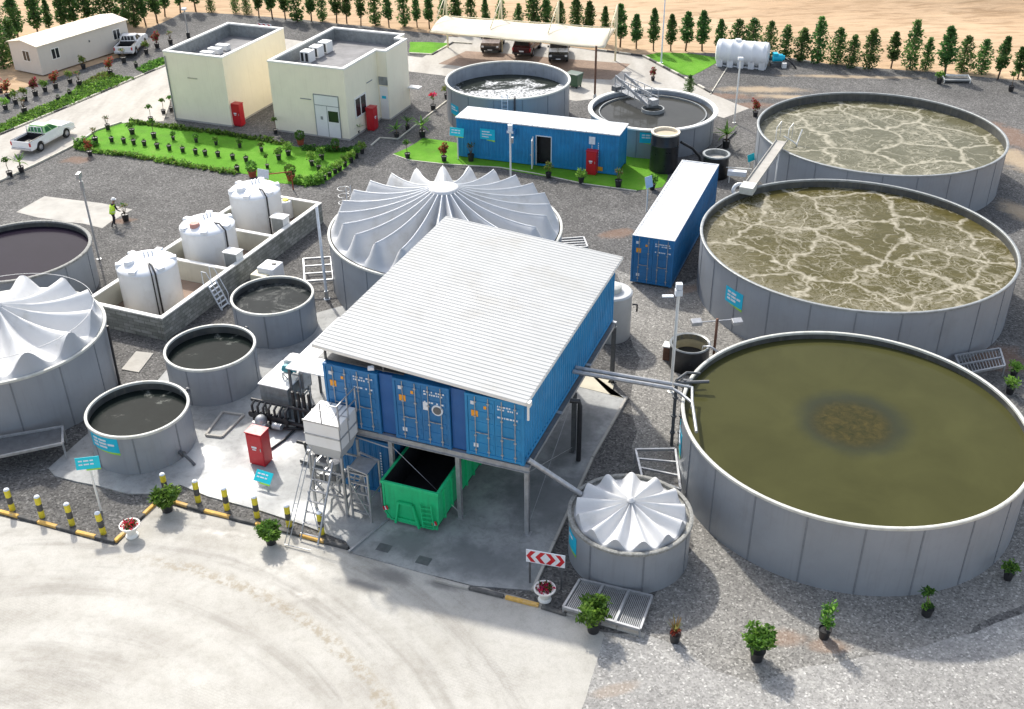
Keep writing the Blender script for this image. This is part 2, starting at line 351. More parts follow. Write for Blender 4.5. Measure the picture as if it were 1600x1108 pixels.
# interlocking paver texture showing through the dust at places
br=k.n('TexBrick'); k.l(k.scale(p,1,1,1,R_(25)),br.inputs['Vector']); br.inputs['Scale'].default_value=1; br.inputs['Brick Width'].default_value=.22; br.inputs['Row Height'].default_value=.11; br.inputs['Mortar Size'].default_value=.016
br.inputs['Color1'].default_value=(1,1,1,1); br.inputs['Color2'].default_value=(.90,.9,.9,1); br.inputs['Mortar'].default_value=(.62,.61,.6,1)
fp=patches(k,p,gpatch([(30,960,1.6,1.,.3),(60,1080,3,1.,.1),(750,1060,2.2,1.2,0),(330,1090,2,.7,0)]))
col=k.mix(k.math('MULTIPLY',fp,.22),col,br.outputs[0],'MULTIPLY')
# dried silt lines
wob=k.math('ADD',rad,k.math('MULTIPLY',k.math('SUBTRACT',k.noise(p,1.3,5,.65).outputs[0],.5),.9))
def band(r,w): return k.math('SUBTRACT',1.,k.fr(k.math('ABSOLUTE',k.math('SUBTRACT',wob,r)),w*.25,w))
brk=k.fr(k.noise(p,2.6,6,.7).outputs[0],.40,.62); seg=k.fr(at,.25,.5); seg2=k.math('SUBTRACT',1.,k.fr(at,1.15,1.6))
f=k.math('MULTIPLY',k.math('MULTIPLY',band(15.95,.42),brk),k.math('MULTIPLY',seg,seg2)); col=k.mix(k.math('MULTIPLY',f,.62),col,(.27,.22,.14))
for r_,w_,a_ in ((17.6,.5,.28),(18.6,.35,.22),(14.2,.6,.2),(12.6,.5,.22),(10.9,.5,.2),(9.3,.6,.25)):
    f=k.math('MULTIPLY',band(r_,w_),k.math('ADD',.35,k.math('MULTIPLY',brk,.65))); col=k.mix(k.math('MULTIPLY',f,a_*1.5),col,(.30,.28,.24))
fp=patches(k,p,gpatch([(560,915,1.1,.32,-.3),(690,915,.9,.25,-.3),(800,925,1.,.25,-.25),(610,900,1.,.45,-.3)]),.7)
col=k.mix(k.math('MULTIPLY',fp,.72),col,(.15,.145,.14))  # darker grey patches along the slab side of the apron
k.l(col,b.inputs['Base Color'])
wet=patches(k,p,gpatch([(450,885,2.2,.9,-.3),(350,835,1.6,.5,-.3),(470,930,1.4,.5,-.2)]),.9)
k.l(k.math('SUBTRACT',.82,k.math('MULTIPLY',k.math('MULTIPLY',wet,k.fr(n2,.25,.75)),.42)),b.inputs['Roughness']); b.inputs['Specular IOR Level'].default_value=.4
k.bump(n3,.25,.02,b); M['apron']=m
sheet('apron_road',[(-150,768),(0,806),(60,822),(130,840),(180,853),(248,787),(300,800),(380,818),(470,840),(545,862),(620,884),(720,908),(830,938),(905,962),(942,992),(925,1060),(900,1130),(860,1300),(-260,1300)],.013,M['apron'],.05,.7)
# concrete working slab
m,t,b=NT('yard_slab'); k=N(t); p=k.pos()
n1=k.noise(p,.45,6,.62).outputs[0]; n2=k.noise(p,2.6,6,.7,.6).outputs[0]; n3=k.noise(p,30,3).outputs[0]
col=k.ramp(n1,[(.3,(.24,.245,.24)),(.5,(.32,.325,.32)),(.7,(.41,.415,.405))])
col=k.mix(.75,col,k.ramp(n2,[(.3,(.66,.66,.65)),(.5,(1,)*3),(.7,(1.14,)*3)]),'MULTIPLY')
col=k.mix(.3,col,k.ramp(n3,[(.3,(.75,)*3),(.7,(1.12,)*3)]),'MULTIPLY')
lm=patches(k,p,gpatch([(360,760,2.3,1.5,0),(320,720,1.2,1.2,0),(430,700,1.5,1.3,0),(480,800,1.3,.7,-.3)]),.8)
col=k.mix(k.math('MULTIPLY',lm,.75),col,(.66,.67,.65))  # sun glint on the wet slab, painted as pale patches
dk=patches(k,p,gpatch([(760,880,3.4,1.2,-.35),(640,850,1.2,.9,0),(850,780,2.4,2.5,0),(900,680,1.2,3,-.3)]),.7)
col=k.mix(k.math('MULTIPLY',dk,.75),col,(.13,.14,.142))  # shade of building and deck, painted as dark patches
k.l(col,b.inputs['Base Color'])
wt=k.math('MULTIPLY',lm,k.fr(n2,.25,.75)); k.l(k.math('SUBTRACT',.7,k.math('MULTIPLY',wt,.42)),b.inputs['Roughness']); k.bump(n3,.2,.015,b); M['slab']=m
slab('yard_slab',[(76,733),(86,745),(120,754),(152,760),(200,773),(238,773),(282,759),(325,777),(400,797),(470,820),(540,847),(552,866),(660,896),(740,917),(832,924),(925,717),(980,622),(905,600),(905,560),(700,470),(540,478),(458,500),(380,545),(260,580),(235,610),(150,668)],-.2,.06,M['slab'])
# worn kerb strip and pit covers
mb=MB()
for px in ((600,856),(662,876)):
    g=G(*px,.064); mb.obox(g,U*.28,V*.22,Z*.003)
tag(mb.build('drain_cover',M['steeld']),kind='structure')
# kerbs, painted in alternating yellow and black
def kerb(name,px,cols,w=.16,h=.13,seg=1.0,world=None):
    pts=[G(*p) for p in px]; mb=MB(); s=0.; L=0; i=0
    for a,b in zip(pts[:-1],pts[1:]):
        d=(b-a); n=max(1,round(d.length/seg))
        for j in range(n):
            mb.mat(i%len(cols)); i+=1
            p,q=a.lerp(b,j/n),a.lerp(b,(j+1)/n-.006)
            mb.bar(p+Z*(h/2),q+Z*(h/2),w,h)
    o=mb.build(name,[M[c] for c in cols],bevel=.02); o['kind']='structure'; return o
kerb('painted_kerb',[(-60,783),(0,801),(60,817),(120,833),(180,848)],('kyel','kblk'),seg=1.05)
kerb('painted_kerb',[(180,848),(247,785)],('kyel','kblk'),seg=1.05)
kerb('painted_kerb',[(268,785),(320,800),(400,820),(470,838),(545,858)],('kyel','kblk'),seg=1.05)
kerb('kerb',[(790,935),(842,948)],('kyel','kyel'),seg=.9); kerb('kerb',[(846,950),(885,962)],('kblk','kblk'),seg=.9)
kerb('kerb',[(680,908),(788,934)],('conc','kblk'),seg=1.2)
kerb('kerb',[(878,957),(1008,995)],('conc',),seg=1.2,h=.1)
kerb('slab_edge',[(832,925),(926,717),(980,622)],('conc',),w=.12,h=.14,seg=3)
# back roads
m,t,b=NT('road_concrete'); k=N(t); p=k.pos()
n1=k.noise(k.scale(p,1,.25,1,R_(-16)),.7,6,.6).outputs[0]; n2=k.noise(p,3,5,.65).outputs[0]
col=k.ramp(n1,[(.3,(.34,.315,.275)),(.5,(.42,.395,.35)),(.7,(.48,.455,.415))]); col=k.mix(.6,col,k.ramp(n2,[(.3,(.8,)*3),(.7,(1.08,)*3)]),'MULTIPLY')
k.l(col,b.inputs['Base Color']); b.inputs['Roughness'].default_value=.85; M['road']=m
sheet('road',[(-160,268),(0,212),(104,169),(208,125),(258,104),(330,72),(440,60),(520,72),(640,88),(660,90),(690,72),(700,58),(760,56),(930,80),(1005,90),(1110,146),(1170,170),(1130,185),(1010,145),(900,158),(690,118),(640,112),(450,78),(300,118),(272,140),(255,190),(190,192),(150,204),(116,228),(60,255),(0,283),(-160,350)],.013,M['road'],.06,1.5)
kerb('kerb',[(-60,310),(0,284),(60,256),(116,228),(150,205),(190,192)],('kgry',),seg=1.5); kerb('kerb',[(-60,237),(0,211),(104,168),(208,124),(258,103)],('kgry','kgry','kgry','kblk'),seg=1.5)
kerb('kerb',[(1005,88),(1060,117),(1112,146)],('kgry','kblk'),seg=1.2,w=.2,h=.15); kerb('kerb',[(930,78),(1005,88)],('kgry','kblk'),seg=1.2); kerb('kerb',[(640,84),(675,86),(708,67),(738,69)],('kgry','kgry','kblk'),seg=1.2)
kerb('kerb',[(580,228),(594,216),(622,218),(700,157)],('kgry',),seg=1.5,w=.12,h=.1)
kerb('kerb',[(1110,148),(1140,100),(1150,98)],('kgry',),seg=1.5,w=.1,h=.08)
# brown paver bays
m,t,b=NT('brown_pavers'); k=N(t); p=k.pos()
br=k.n('TexBrick'); k.l(k.scale(p,1,1,1,R_(20)),br.inputs['Vector']); br.inputs['Scale'].default_value=1; br.inputs['Brick Width'].default_value=.2; br.inputs['Row Height'].default_value=.1; br.inputs['Mortar Size'].default_value=.01
br.inputs['Color1'].default_value=(.25,.17,.12,1); br.inputs['Color2'].default_value=(.33,.235,.17,1); br.inputs['Mortar'].default_value=(.16,.12,.09,1)
col=k.mix(.7,br.outputs[0],k.ramp(k.noise(p,.6,5).outputs[0],[(.3,(.8,)*3),(.7,(1.2,1.2,1.25))]),'MULTIPLY'); k.l(col,b.inputs['Base Color']); b.inputs['Roughness'].default_value=.9
sheet('parking_bay',[(685,100),(728,80),(790,84),(880,92),(985,100),(955,125),(880,122),(780,110)],.018,m)
# lawns of bright artificial turf
m,t,b=NT('turf'); k=N(t); p=k.pos()
n1=k.noise(p,.5,5).outputs[0]; n2=k.noise(p,35,3,.7).outputs[0]
col=k.ramp(n1,[(.28,(.09,.235,.02)),(.5,(.115,.31,.02)),(.72,(.165,.37,.04))]); col=k.mix(.55,col,k.ramp(n2,[(.3,(.7,)*3),(.7,(1.2,)*3)]),'MULTIPLY'); n4=k.noise(p,.8,6,.7).outputs[0]; col=k.mix(k.math('MULTIPLY',k.fr(n4,.56,.7),.35),col,(.20,.21,.06)); k.l(col,b.inputs['Base Color']); b.inputs['Roughness'].default_value=.9; b.inputs['Specular IOR Level'].default_value=.15; k.bump(n2,.7,.04,b); M['turf']=m
sheet('lawn',[(114,230),(150,205),(190,193),(222,190),(255,196),(330,207),(400,216),(470,231),(520,233),(568,231),(548,256),(515,281),(480,290),(430,286),(395,274),(330,264),(260,252),(195,240),(150,238)],.02,M['turf'],.06,.8)
sheet('lawn',[(614,241),(636,232),(662,216),(716,224),(850,236),(984,243),(1024,250),(1045,275),(1036,293),(995,298),(914,287),(800,267),(780,262),(695,256),(640,251)],.02,M['turf'],.06,.8)
sheet('lawn',[(640,66),(672,66),(704,68),(676,85),(640,83)],.02,M['turf'],.05,.8)
sheet('lawn',[(1003,88),(1030,82),(1080,84),(1118,90),(1120,98),(1082,119),(1060,116)],.02,M['turf'],.05,.8)
kerb('kerb',[(614,242),(640,251),(695,257),(780,262),(840,272),(914,288),(995,299)],('kgry',),seg=1.5,w=.1,h=.06)
# pale concrete pads
M['pipegrey']=pm('pale_steel',(.46,.47,.47),.08,1,.5)
sheet('concrete_pad',[(25,332),(70,307),(160,318),(207,328),(175,346),(160,357),(130,350),(60,340)],.012,M['conc'],.04,1.)
slab('concrete_pad',[(190,578),(213,550),(240,553),(217,583)],0,.05,M['conc'])
slab('concrete_pad',[(893,603),(912,576),(962,590),(955,620),(975,624)],0,.075,pm('concrete_cream',(.56,.52,.41),.1,.8,.85,dirt=(.4,.36,.28),dirt_amt=.4))
M['cab_reflect']=pm('cab_green_reflection',(.42,.72,.30),.05,1,.3); M['glass_green']=pm('glass_green',(.02,.16,.05),.2,1,.1)  # pickup cab: green reflection painted into its colour
# ---------------------------------------------------------------- liquids
def liq_still(name,c,deep,rough=.12,spots=None):
    m,t,b=NT(name); k=N(t); p=k.scale(k.obj(),1,1,0)
    n=k.noise(p,.35,5,.6,.5).outputs[0]; c=Vector(c)
    col=k.ramp(n,[(.3,tuple(c*.86)),(.7,tuple(c*1.12))])
    if deep:
        for (x,y,r0,r1,cc,amt) in deep:
            v=k.n('VectorMath',operation='SUBTRACT'); k.l(p,v.inputs[0]); v.inputs[1].default_value=(x,y,0)
            l=k.n('VectorMath',operation='LENGTH'); k.l(v.outputs[0],l.inputs[0])
            d=k.math('ADD',l.outputs['Value'],k.math('MULTIPLY',k.math('SUBTRACT',k.noise(p,.9,5,.65).outputs[0],.5),.9))
            f=k.math('MULTIPLY',k.math('SUBTRACT',1.,k.fr(d,r0,r1)),amt)
            col=k.mix(f,col,cc)
    if spots:
        nn=k.noise(p,6,6,.7).outputs[0]
        v=k.n('VectorMath',operation='LENGTH'); k.l(p,v.inputs[0])
        f=k.math('MULTIPLY',k.math('SUBTRACT',1.,k.fr(v.outputs['Value'],spots*.7,spots)),k.fr(nn,.45,.62)); col=k.mix(k.math('MULTIPLY',f,.3),col,(.075,.060,.020))
        mo=k.noise(p,2.6,6,.75,.6).outputs[0]; fm=k.math('MULTIPLY',k.math('SUBTRACT',1.,k.fr(v.outputs['Value'],spots*.6,spots*1.15)),.8); col=k.mix(fm,col,k.ramp(mo,[(.34,(.022,.027,.011)),(.5,(.046,.041,.016)),(.66,(.075,.060,.020))]))
        v3=k.n('TexVoronoi'); k.l(p,v3.inputs['Vector']); v3.inputs['Scale'].default_value=1.6
        f=k.math('MULTIPLY',k.math('SUBTRACT',1.,k.fr(v3.outputs['Distance'],.03,.07)),k.math('SUBTRACT',1.,k.fr(v.outputs['Value'],spots*.9,spots*1.2))); col=k.mix(k.math('MULTIPLY',k.math('MULTIPLY',f,k.fr(k.noise(p,1.1,3).outputs[0],.58,.66)),.8),col,(.4,.4,.3))
    k.l(col,b.inputs['Base Color']); b.inputs['Roughness'].default_value=rough; b.inputs['Specular IOR Level'].default_value=.03
    k.bump(k.noise(p,3,4).outputs[0],.06,.03,b); return m
def liq_foam(name,c1,c2,foam,s=.42,amt=1.,seed=0.):
    m,t,b=NT(name); k=N(t); p=k.scale(k.obj(),1,1,1,0,(seed,seed*.7,0))
    wn=k.noise(p,.35,4,.6); dv=k.n('VectorMath',operation='MULTIPLY_ADD'); k.l(wn.outputs['Color'],dv.inputs[0]); dv.inputs[1].default_value=(2.6,2.6,0); k.l(p,dv.inputs[2]); q=dv.outputs[0]
    wn2=k.noise(p,1.5,4,.6); dv2=k.n('VectorMath',operation='MULTIPLY_ADD'); k.l(wn2.outputs['Color'],dv2.inputs[0]); dv2.inputs[1].default_value=(.8,.8,0); k.l(q,dv2.inputs[2]); q2=dv2.outputs[0]
    def edge(vec,sc,w0,w1):
        v=k.n('TexVoronoi',feature='DISTANCE_TO_EDGE',voronoi_dimensions='2D'); k.l(vec,v.inputs['Vector']); v.inputs['Scale'].default_value=sc
        return k.math('SUBTRACT',1.,k.fr(v.outputs['Distance'],w0,w1))
    def vein(vec,sc,w,det=2,wt=0.):
        n=k.noise(vec,sc,det,.5,.0).outputs[0]; r=k.math('ABSOLUTE',k.math('SUBTRACT',n,.5)); return k.math('SUBTRACT',1.,k.fr(r,0.,w))
    reg=k.noise(p,.26,4,.6).outputs[0]; br=k.noise(p,2.2,5,.7).outputs[0]; brk=k.fr(br,.32,.6); fine=k.noise(q2,4.5,6,.75).outputs[0]; fb=k.fr(fine,.38,.62)
    f1=k.math('MAXIMUM',edge(q2,s*.85,.0,.06),k.math('MULTIPLY',edge(q2,s*2.,.0,.06),k.fr(reg,.42,.58))); v1=vein(q,.62,.022); v2=vein(q2,1.15,.026); v3=vein(q2,2.5,.05,3)
    sx=k.n('SeparateXYZ'); k.l(k.obj(),sx.inputs[0]); ln=k.n('VectorMath',operation='LENGTH'); k.l(k.scale(k.obj(),1,1,0),ln.inputs[0])
    lee=k.math('MULTIPLY',k.fr(ln.outputs['Value'],5.2,8.2),k.fr(k.math('ADD',k.math('MULTIPLY',sx.outputs[1],-1.),k.math('MULTIPLY',sx.outputs[0],-.9)),-2.,7.))
    act=k.math('MAXIMUM',k.fr(reg,.40,.60),lee)
    a=k.math('MULTIPLY',f1,k.math('ADD',.5,k.math('MULTIPLY',brk,.5)))
    a=k.math('MAXIMUM',a,k.math('MULTIPLY',v1,k.math('ADD',.12,k.math('MULTIPLY',brk,.6))))
    bb=k.math('MULTIPLY',k.math('MULTIPLY',v2,k.math('ADD',.1,k.math('MULTIPLY',act,.7))),k.math('ADD',.2,k.math('MULTIPLY',brk,.6)))
    cc=k.math('MULTIPLY',k.math('MULTIPLY',v3,act),.4)
    dd=k.math('MULTIPLY',k.math('MULTIPLY',act,fb),k.math('MULTIPLY',k.fr(reg,.56,.74),.45)); dd=k.math('MAXIMUM',dd,k.math('MULTIPLY',k.math('MULTIPLY',lee,fb),.42))
    f=k.math('MAXIMUM',a,k.math('MAXIMUM',bb,k.math('MAXIMUM',cc,dd)))
    f=k.math('MULTIPLY',k.math('MULTIPLY',f,k.math('ADD',.72,k.math('MULTIPLY',fb,.28))),amt,True)
    st=k.noise(k.scale(q2,.6,2.2,1),1.8,6,.7).outputs[0]
    base=k.ramp(st,[(.3,c1),(.55,tuple((Vector(c1)+Vector(c2))/2)),(.72,c2)])
    fil=k.math('MULTIPLY',k.math('MULTIPLY',k.fr(st,.60,.72),k.fr(reg,.46,.66)),.3)
    base=k.mix(fil,base,foam)
    k.l(k.mix(f,base,foam),b.inputs['Base Color'])
    k.l(k.math('ADD',.25,k.math('MULTIPLY',f,.5)),b.inputs['Roughness']); b.inputs['Specular IOR Level'].default_value=.05
    k.bump(k.math('ADD',k.math('MULTIPLY',f,.4),br),.35,.05,b); return m
def liq_scum(name,c,foam,thr,scale=.6,gray=None,rough=.15,bias=0.):
    m,t,b=NT(name); k=N(t); p=k.obj()
    n=k.noise(p,scale,7,.66,.8).outputs[0]; n2=k.noise(p,5,5,.75).outputs[0]
    if bias:
        sx=k.n('SeparateXYZ'); k.l(p,sx.inputs[0]); n=k.math('ADD',n,k.math('MULTIPLY',sx.outputs[1],bias))
    f=k.math('MULTIPLY',k.fr(n,thr,thr+.1),k.fr(n2,.36,.62))
    col=k.mix(f,k.ramp(k.noise(p,1,4).outputs[0],[(.3,tuple(Vector(c)*.8)),(.7,tuple(Vector(c)*1.25))]),foam)
    k.l(col,b.inputs['Base Color']); k.l(k.math('ADD',rough,k.math('MULTIPLY',f,.4)),b.inputs['Roughness']); b.inputs['Specular IOR Level'].default_value=.03
    k.bump(n2,.12,.03,b); return m
# ---------------------------------------------------------------- tanks
def disc(mb,r,z,n=96): mb._add([(r*math.cos(2*PI*i/n),r*math.sin(2*PI*i/n),z) for i in range(n)],[tuple(range(n))]); return mb
def sign_on_wall(root,R,a,w,z0,z1,mat='cyan',lines=3,lime=True):
    'curved sign plate following the tank wall, centred at angle a'
    mb=MB(); n=8; da=w/R
    def patch(a0,a1,za0,za1,rr,mi,zb0=None,zb1=None):
        mb.mat(mi); zb0=za0 if zb0 is None else zb0; zb1=za1 if zb1 is None else zb1
        vs=[];
        for i in range(n+1):
            s=i/n; t=a0+(a1-a0)*s
            for rr2 in (rr,rr+.015):
                vs.append((rr2*math.cos(t),rr2*math.sin(t),za0+(zb0-za0)*s)); vs.append((rr2*math.cos(t),rr2*math.sin(t),za1+(zb1-za1)*s))
        fs=[]
        for i in range(n):
            b=i*4; fs+=[(b+2,b+6,b+7,b+3),(b+3,b+7,b+5,b+1),(b,b+4,b+6,b+2)]
        fs+=[(0,2,3,1),(n*4,n*4+1,n*4+3,n*4+2)]
        mb._add(vs,fs)
    a0,a1=a-da/2,a+da/2; h=z1-z0
    patch(a0,a1,z0+h*.12,z1,R+.004,0)
    if lime: patch(a0+da*.25,a1,z0+h*.09,z0+h*.118,R+.004,1,z0-.02,z0+h*.118)
    for j in range(lines):
        zz=z1-h*(.22+.2*j); e=(.62,.78,.5)[j%3]
        x=a0+da*.14
        for wd in (.18,.27,.2):
            if (x-a0)/da+wd>e+.14: break
            patch(x,x+da*wd,zz-.035*h/.6,zz+.03*h/.6,R+.021,2); x+=da*(wd+.045)
    mb.build('sign_plate',[M[mat],M['lime'],M['mark']],root)
def tank(label,cx,cy,r,h,npan,lz,liq,rim=.09,rimmat='rimg',liner='liner',wall='galv',rot=0.,cat='tank',name='storage_tank',group='open round tanks',rimh=.07):
    t=empty(name,(cx,cy,0),label,cat,group)
    mb=MB().lathe([(r,0),(r,h)],n=128)
    MB().lathe([(r-.07,h),(r-.07,lz-.3)],n=128).build('liner',M[liner],t,True)
    s=mb.mat(1)
    for i in range(npan):
        a=rot+2*PI*i/npan; d=Vector((math.cos(a),math.sin(a),0)); e=Vector((-d.y,d.x,0))
        s.obox(d*(r+.006)+Z*(h/2-.01),d*.012,e*.032,Z*(h/2-.03))
        for j in range(int(h/.28)): s.obox(d*(r+.024)+Z*(.15+j*.28),d*.008,e*.018,Z*.018)
    s.build('wall',[M[wall],M['seam']],t,True,auto=35)
    MB().lathe([(r-.085,h-.05),(r-.085,h+rimh-.02),(r-.06,h+rimh),(r+rim-.03,h+rimh),(r+rim,h+rimh-.02),(r+rim,h-.05),(r+.005,h-.05)],n=128).build('rim',M[rimmat],t,True,auto=40)
    if liq:
        disc(MB(),r-.072,lz).build('liquid',liq,t)
    return t
def cover(root,R,n,zh,rh,zr,zt,tip,sag,zv,mat,name='fabric_cover',rot=0.,power=.85,hubmat=None,round_=False,capn=5,vsag=.4,capmat='fabcap'):
    S=14; nt=22; mb=MB(); N_=n*S; vs=[]
    def w_(th):
        q=abs(math.sin(n*(th-rot)/2))
        return (1-q**power) if not round_ else (1-q*q)**1.25
    for i in range(nt+1):
        t=i/nt; r=rh+(tip*R-rh)*t
        rz=zh+(zt-zh)*t-sag*4*t*(1-t)
        vz=zh-.08-(zh-.08-zv)*(t**.8)-vsag*4*t*(1-t)*.5
        vz=min(vz,rz-.02)
        for k in range(N_):
            th=2*PI*k/N_; z=vz+(rz-vz)*w_(th)
            vs.append((r*math.cos(th),r*math.sin(th),z))
    for j in range(1,capn+1):
        s=j/capn; r=tip*R+(R*.99-tip*R)*s
        for k in range(N_):
            th=2*PI*k/N_; z0=zv+(zt-zv)*w_(th); vs.append((r*math.cos(th),r*math.sin(th),z0+(zr-z0)*s))
    rows=nt+1+capn
    mb._add(vs,[(i*N_+k,i*N_+(k+1)%N_,(i+1)*N_+(k+1)%N_,(i+1)*N_+k) for i in range(rows-1) for k in range(N_)])
    mb.f=[f[::-1] for f in mb.f]; mb.m=[0 if q<nt*N_ else 1 for q in range(len(mb.f))]
    o=mb.build(name,[M[mat],M[capmat]],root,True,auto=55)
    # stitched ridge webbing, slightly raised
    rb=MB()
    for kk in range(n):
        th=rot+2*PI*kk/n; pts=[]
        for i in range(nt+1):
            t=i/nt; r=rh+(tip*R-rh)*t; rz=zh+(zt-zh)*t-sag*4*t*(1-t); pts.append((r*math.cos(th),r*math.sin(th),rz+.012))
        rb.tube(pts,.03 if R>3 else .012,5)
    if not round_: rb.build('ridge_webbing',M['pe'],root,True)
    hb=MB().lathe([(.02,zh+.16),(rh*.8,zh+.13),(rh,zh+.09),(rh*1.03,zh-.05)],n=40,cap0=True); hb.build('hub_cap',M[hubmat or 'fabricw'],root,True)
    return o
L_olive=liq_still('still_olive_water',(.060,.060,.023),[(.1,.1,1.6,2.75,(.033,.037,.025),.9),(.05,.0,.9,2.0,(.046,.041,.017),.9)],.12,spots=1.7)
L_foam1=liq_foam('foaming_olive_water',(.060,.052,.015),(.115,.098,.038),(.45,.415,.33),.31,.95,3.)
L_foam2=liq_foam('foaming_grey_water',(.088,.083,.045),(.145,.137,.085),(.47,.44,.35),.29,1.,11.)
L_white=liq_scum('white_froth',(.03,.035,.03),(.82,.83,.83),.33,.32,bias=-.075)
L_grey=liq_still('grey_clarified_water',(.055,.055,.05),None,.10)
L_dark=liq_still('dark_purple_water',(.015,.011,.020),None,.16)
L_blk=liq_scum('black_water_scum',(.010,.014,.013),(.13,.14,.125),.57,.75,rough=.12)
L_blk2=liq_scum('black_water_film',(.022,.026,.026),(.10,.105,.10),.46,.6,rough=.15)
T6=tank('large open tank of still olive water, nearest the camera on the right',14.158,36.70,7.011,3.32,21,3.02,L_olive,.06,'rimw','liner',rot=.03)
T5=tank('large open tank covered in olive foam swirls between the two other big right tanks',19.02,53.75,8.40,3.36,24,2.92,L_foam1,.07,'rimg','liner')
T4=tank('large open tank of greyish foam farthest back on the right by the tree row',25.62,71.3,8.25,3.15,24,2.55,L_foam2,.08,'rimg','liner')
TB=tank('open tank with white froth behind the blue cabin container',-.073,84.3,4.90,3.02,14,1.95,L_white,.11,'rimw','linerg',wall='galv')
TC=tank('clarifier tank of flat grey water with a walkway bridge to its centre',10.9,79.2,4.66,2.22,13,1.86,L_grey,.24,'coping','linerg',name='clarifier_tank',cat='clarifier')
TD=tank('open tank of dark purple water cut by the left edge of the photo',-28.0,55.2,3.93,2.55,12,2.25,L_dark,.11,'rimd','liner')
TA1=tank('small open tank of black water with a blue sign, nearest the bollards',-16.82,39.88,2.23,2.04,7,1.66,L_blk,.045,'rimw','liner',group='small black water tanks',rot=.4)
TA2=tank('small open tank of black water with a pale scum streak, middle of the three',-14.77,45.08,2.17,2.08,7,1.66,L_blk,.045,'rimw','liner',group='small black water tanks',rot=.8)
TA3=tank('small open tank of dark grey water beside the white tote and steel steps',-12.70,50.4,2.15,2.05,7,1.70,L_blk2,.045,'rimw','liner',group='small black water tanks',rot=.2)
# clarifier inner launder and bridge
MB().lathe([(4.0,1.74),(4.0,1.99),(4.08,1.99),(4.08,1.74)],n=96).build('launder_weir',M['rimg'],TC,True,auto=40)
c=G(1020,171,2.0)-TC.location; c.z=0; e=G(968,141,2.3)-TC.location; e.z=0
d=(c-e).normalized(); s=Vector((-d.y,d.x,0)); L=(c-e).length
mb=MB().lathe([(.78,1.6),(.78,2.12),(.87,2.12),(.87,1.6)],c,40); mb.build('centre_well',M['rimg'],TC,True,auto=40)
mb=MB(); 
for sg in (-1,1):
    mb.bar(e+s*.45*sg+Z*3.5,c+s*.45*sg+Z*2.35,.08,.22)
    for i in range(6):
        p=e.lerp(c,i/5)+s*.45*sg; mb.bar(p+Z*2.35,p+Z*3.4,.06)
    for zz in (2.9,3.4): mb.bar(e+s*.45*sg+Z*zz,c+s*.45*sg+Z*zz,.055)
for i in range(int(L/.22)): 
    p=e+d*(.1+i*.22); mb.bar(p-s*.42+Z*2.43,p+s*.42+Z*2.43,.14,.03)
mb.obox(c+Z*2.6,d*.3,s*.3,Z*.22)
mb.build('walkway_bridge',M['steel'],TC)
mb=MB().obox(e-d*.1+Z*2.45,d*.3,s*.5,Z*.2); mb.build('drive_housing',M['steeld'],TC)
# signs on tank walls
def ang(t,px,py,z):
    g=G(px,py,z)-t.location; return math.atan2(g.y,g.x)
sign_on_wall(TA1,2.23,ang(TA1,170,693,1.4),1.55,1.12,1.98)
sign_on_wall(T5,8.4,ang(T5,1138,468,2.),1.35,1.45,2.45)
sign_on_wall(T6,7.01,ang(T6,1067,692,1.6),1.3,1.2,2.4)
sign_on_wall(TB,4.9,ang(TB,713,172,1.4),1.2,.95,1.85,lines=2)
sign_on_wall(TC,4.66,ang(TC,1012,217,1.6),1.2,1.1,2.0,lines=2)
# covered tanks
TM=tank('wide tank under a pleated white tent cover behind the main building',-3.70,56.1,6.62,3.3,19,0,None,.06,'rimw','liner',name='covered_tank',cat='covered tank',group='tent covered tanks',rot=.1)
cover(TM,6.55,23,5.62,.82,3.36,4.62,.905,.32,3.44,'fabric',power=1.9,vsag=.95,capmat='fabric')
TL=tank('tent covered tank with rippled white cover at the left edge',-24.25,44.4,4.6,3.35,13,0,None,.06,'rimw','liner',name='covered_tank',cat='covered tank',group='tent covered tanks',rot=.3)
cover(TL,4.55,12,4.95,.28,3.4,4.36,.93,.30,3.45,'fabricw',rot=.12,round_=True,vsag=.7)
TS=tank('small tent covered tank with dusty rim beside the chevron board',4.52,32.32,2.37,2.0,7,0,None,.07,'rimd','rimd',name='covered_tank',cat='covered tank',group='tent covered tanks',rot=.35)
MB().lathe([(2.12,1.93),(2.32,1.93)],n=96).build('rim_shelf',M['rimd'],TS)
cover(TS,2.2,13,2.62,.10,1.95,2.40,.955,.03,1.97,'fabricw',rot=.0,round_=True,vsag=.10,capn=4)
MB().lathe([(.001,2.74),(.12,2.72),(.15,2.64)],n=20).build('hub_cap',M['fabricw'],TS,True)
sign_on_wall(TS,2.37,ang(TS,896,842,1.3),.8,.7,1.6,lines=1)
# outer cable ring of the left covered tank on short posts
mb=MB(); ring=[(4.27*math.cos(2*PI*i/64),4.27*math.sin(2*PI*i/64),4.41) for i in range(65)]; mb.tube(ring,.014,6,False)
mb.build('cable_ring',M['steel'],TL,True)
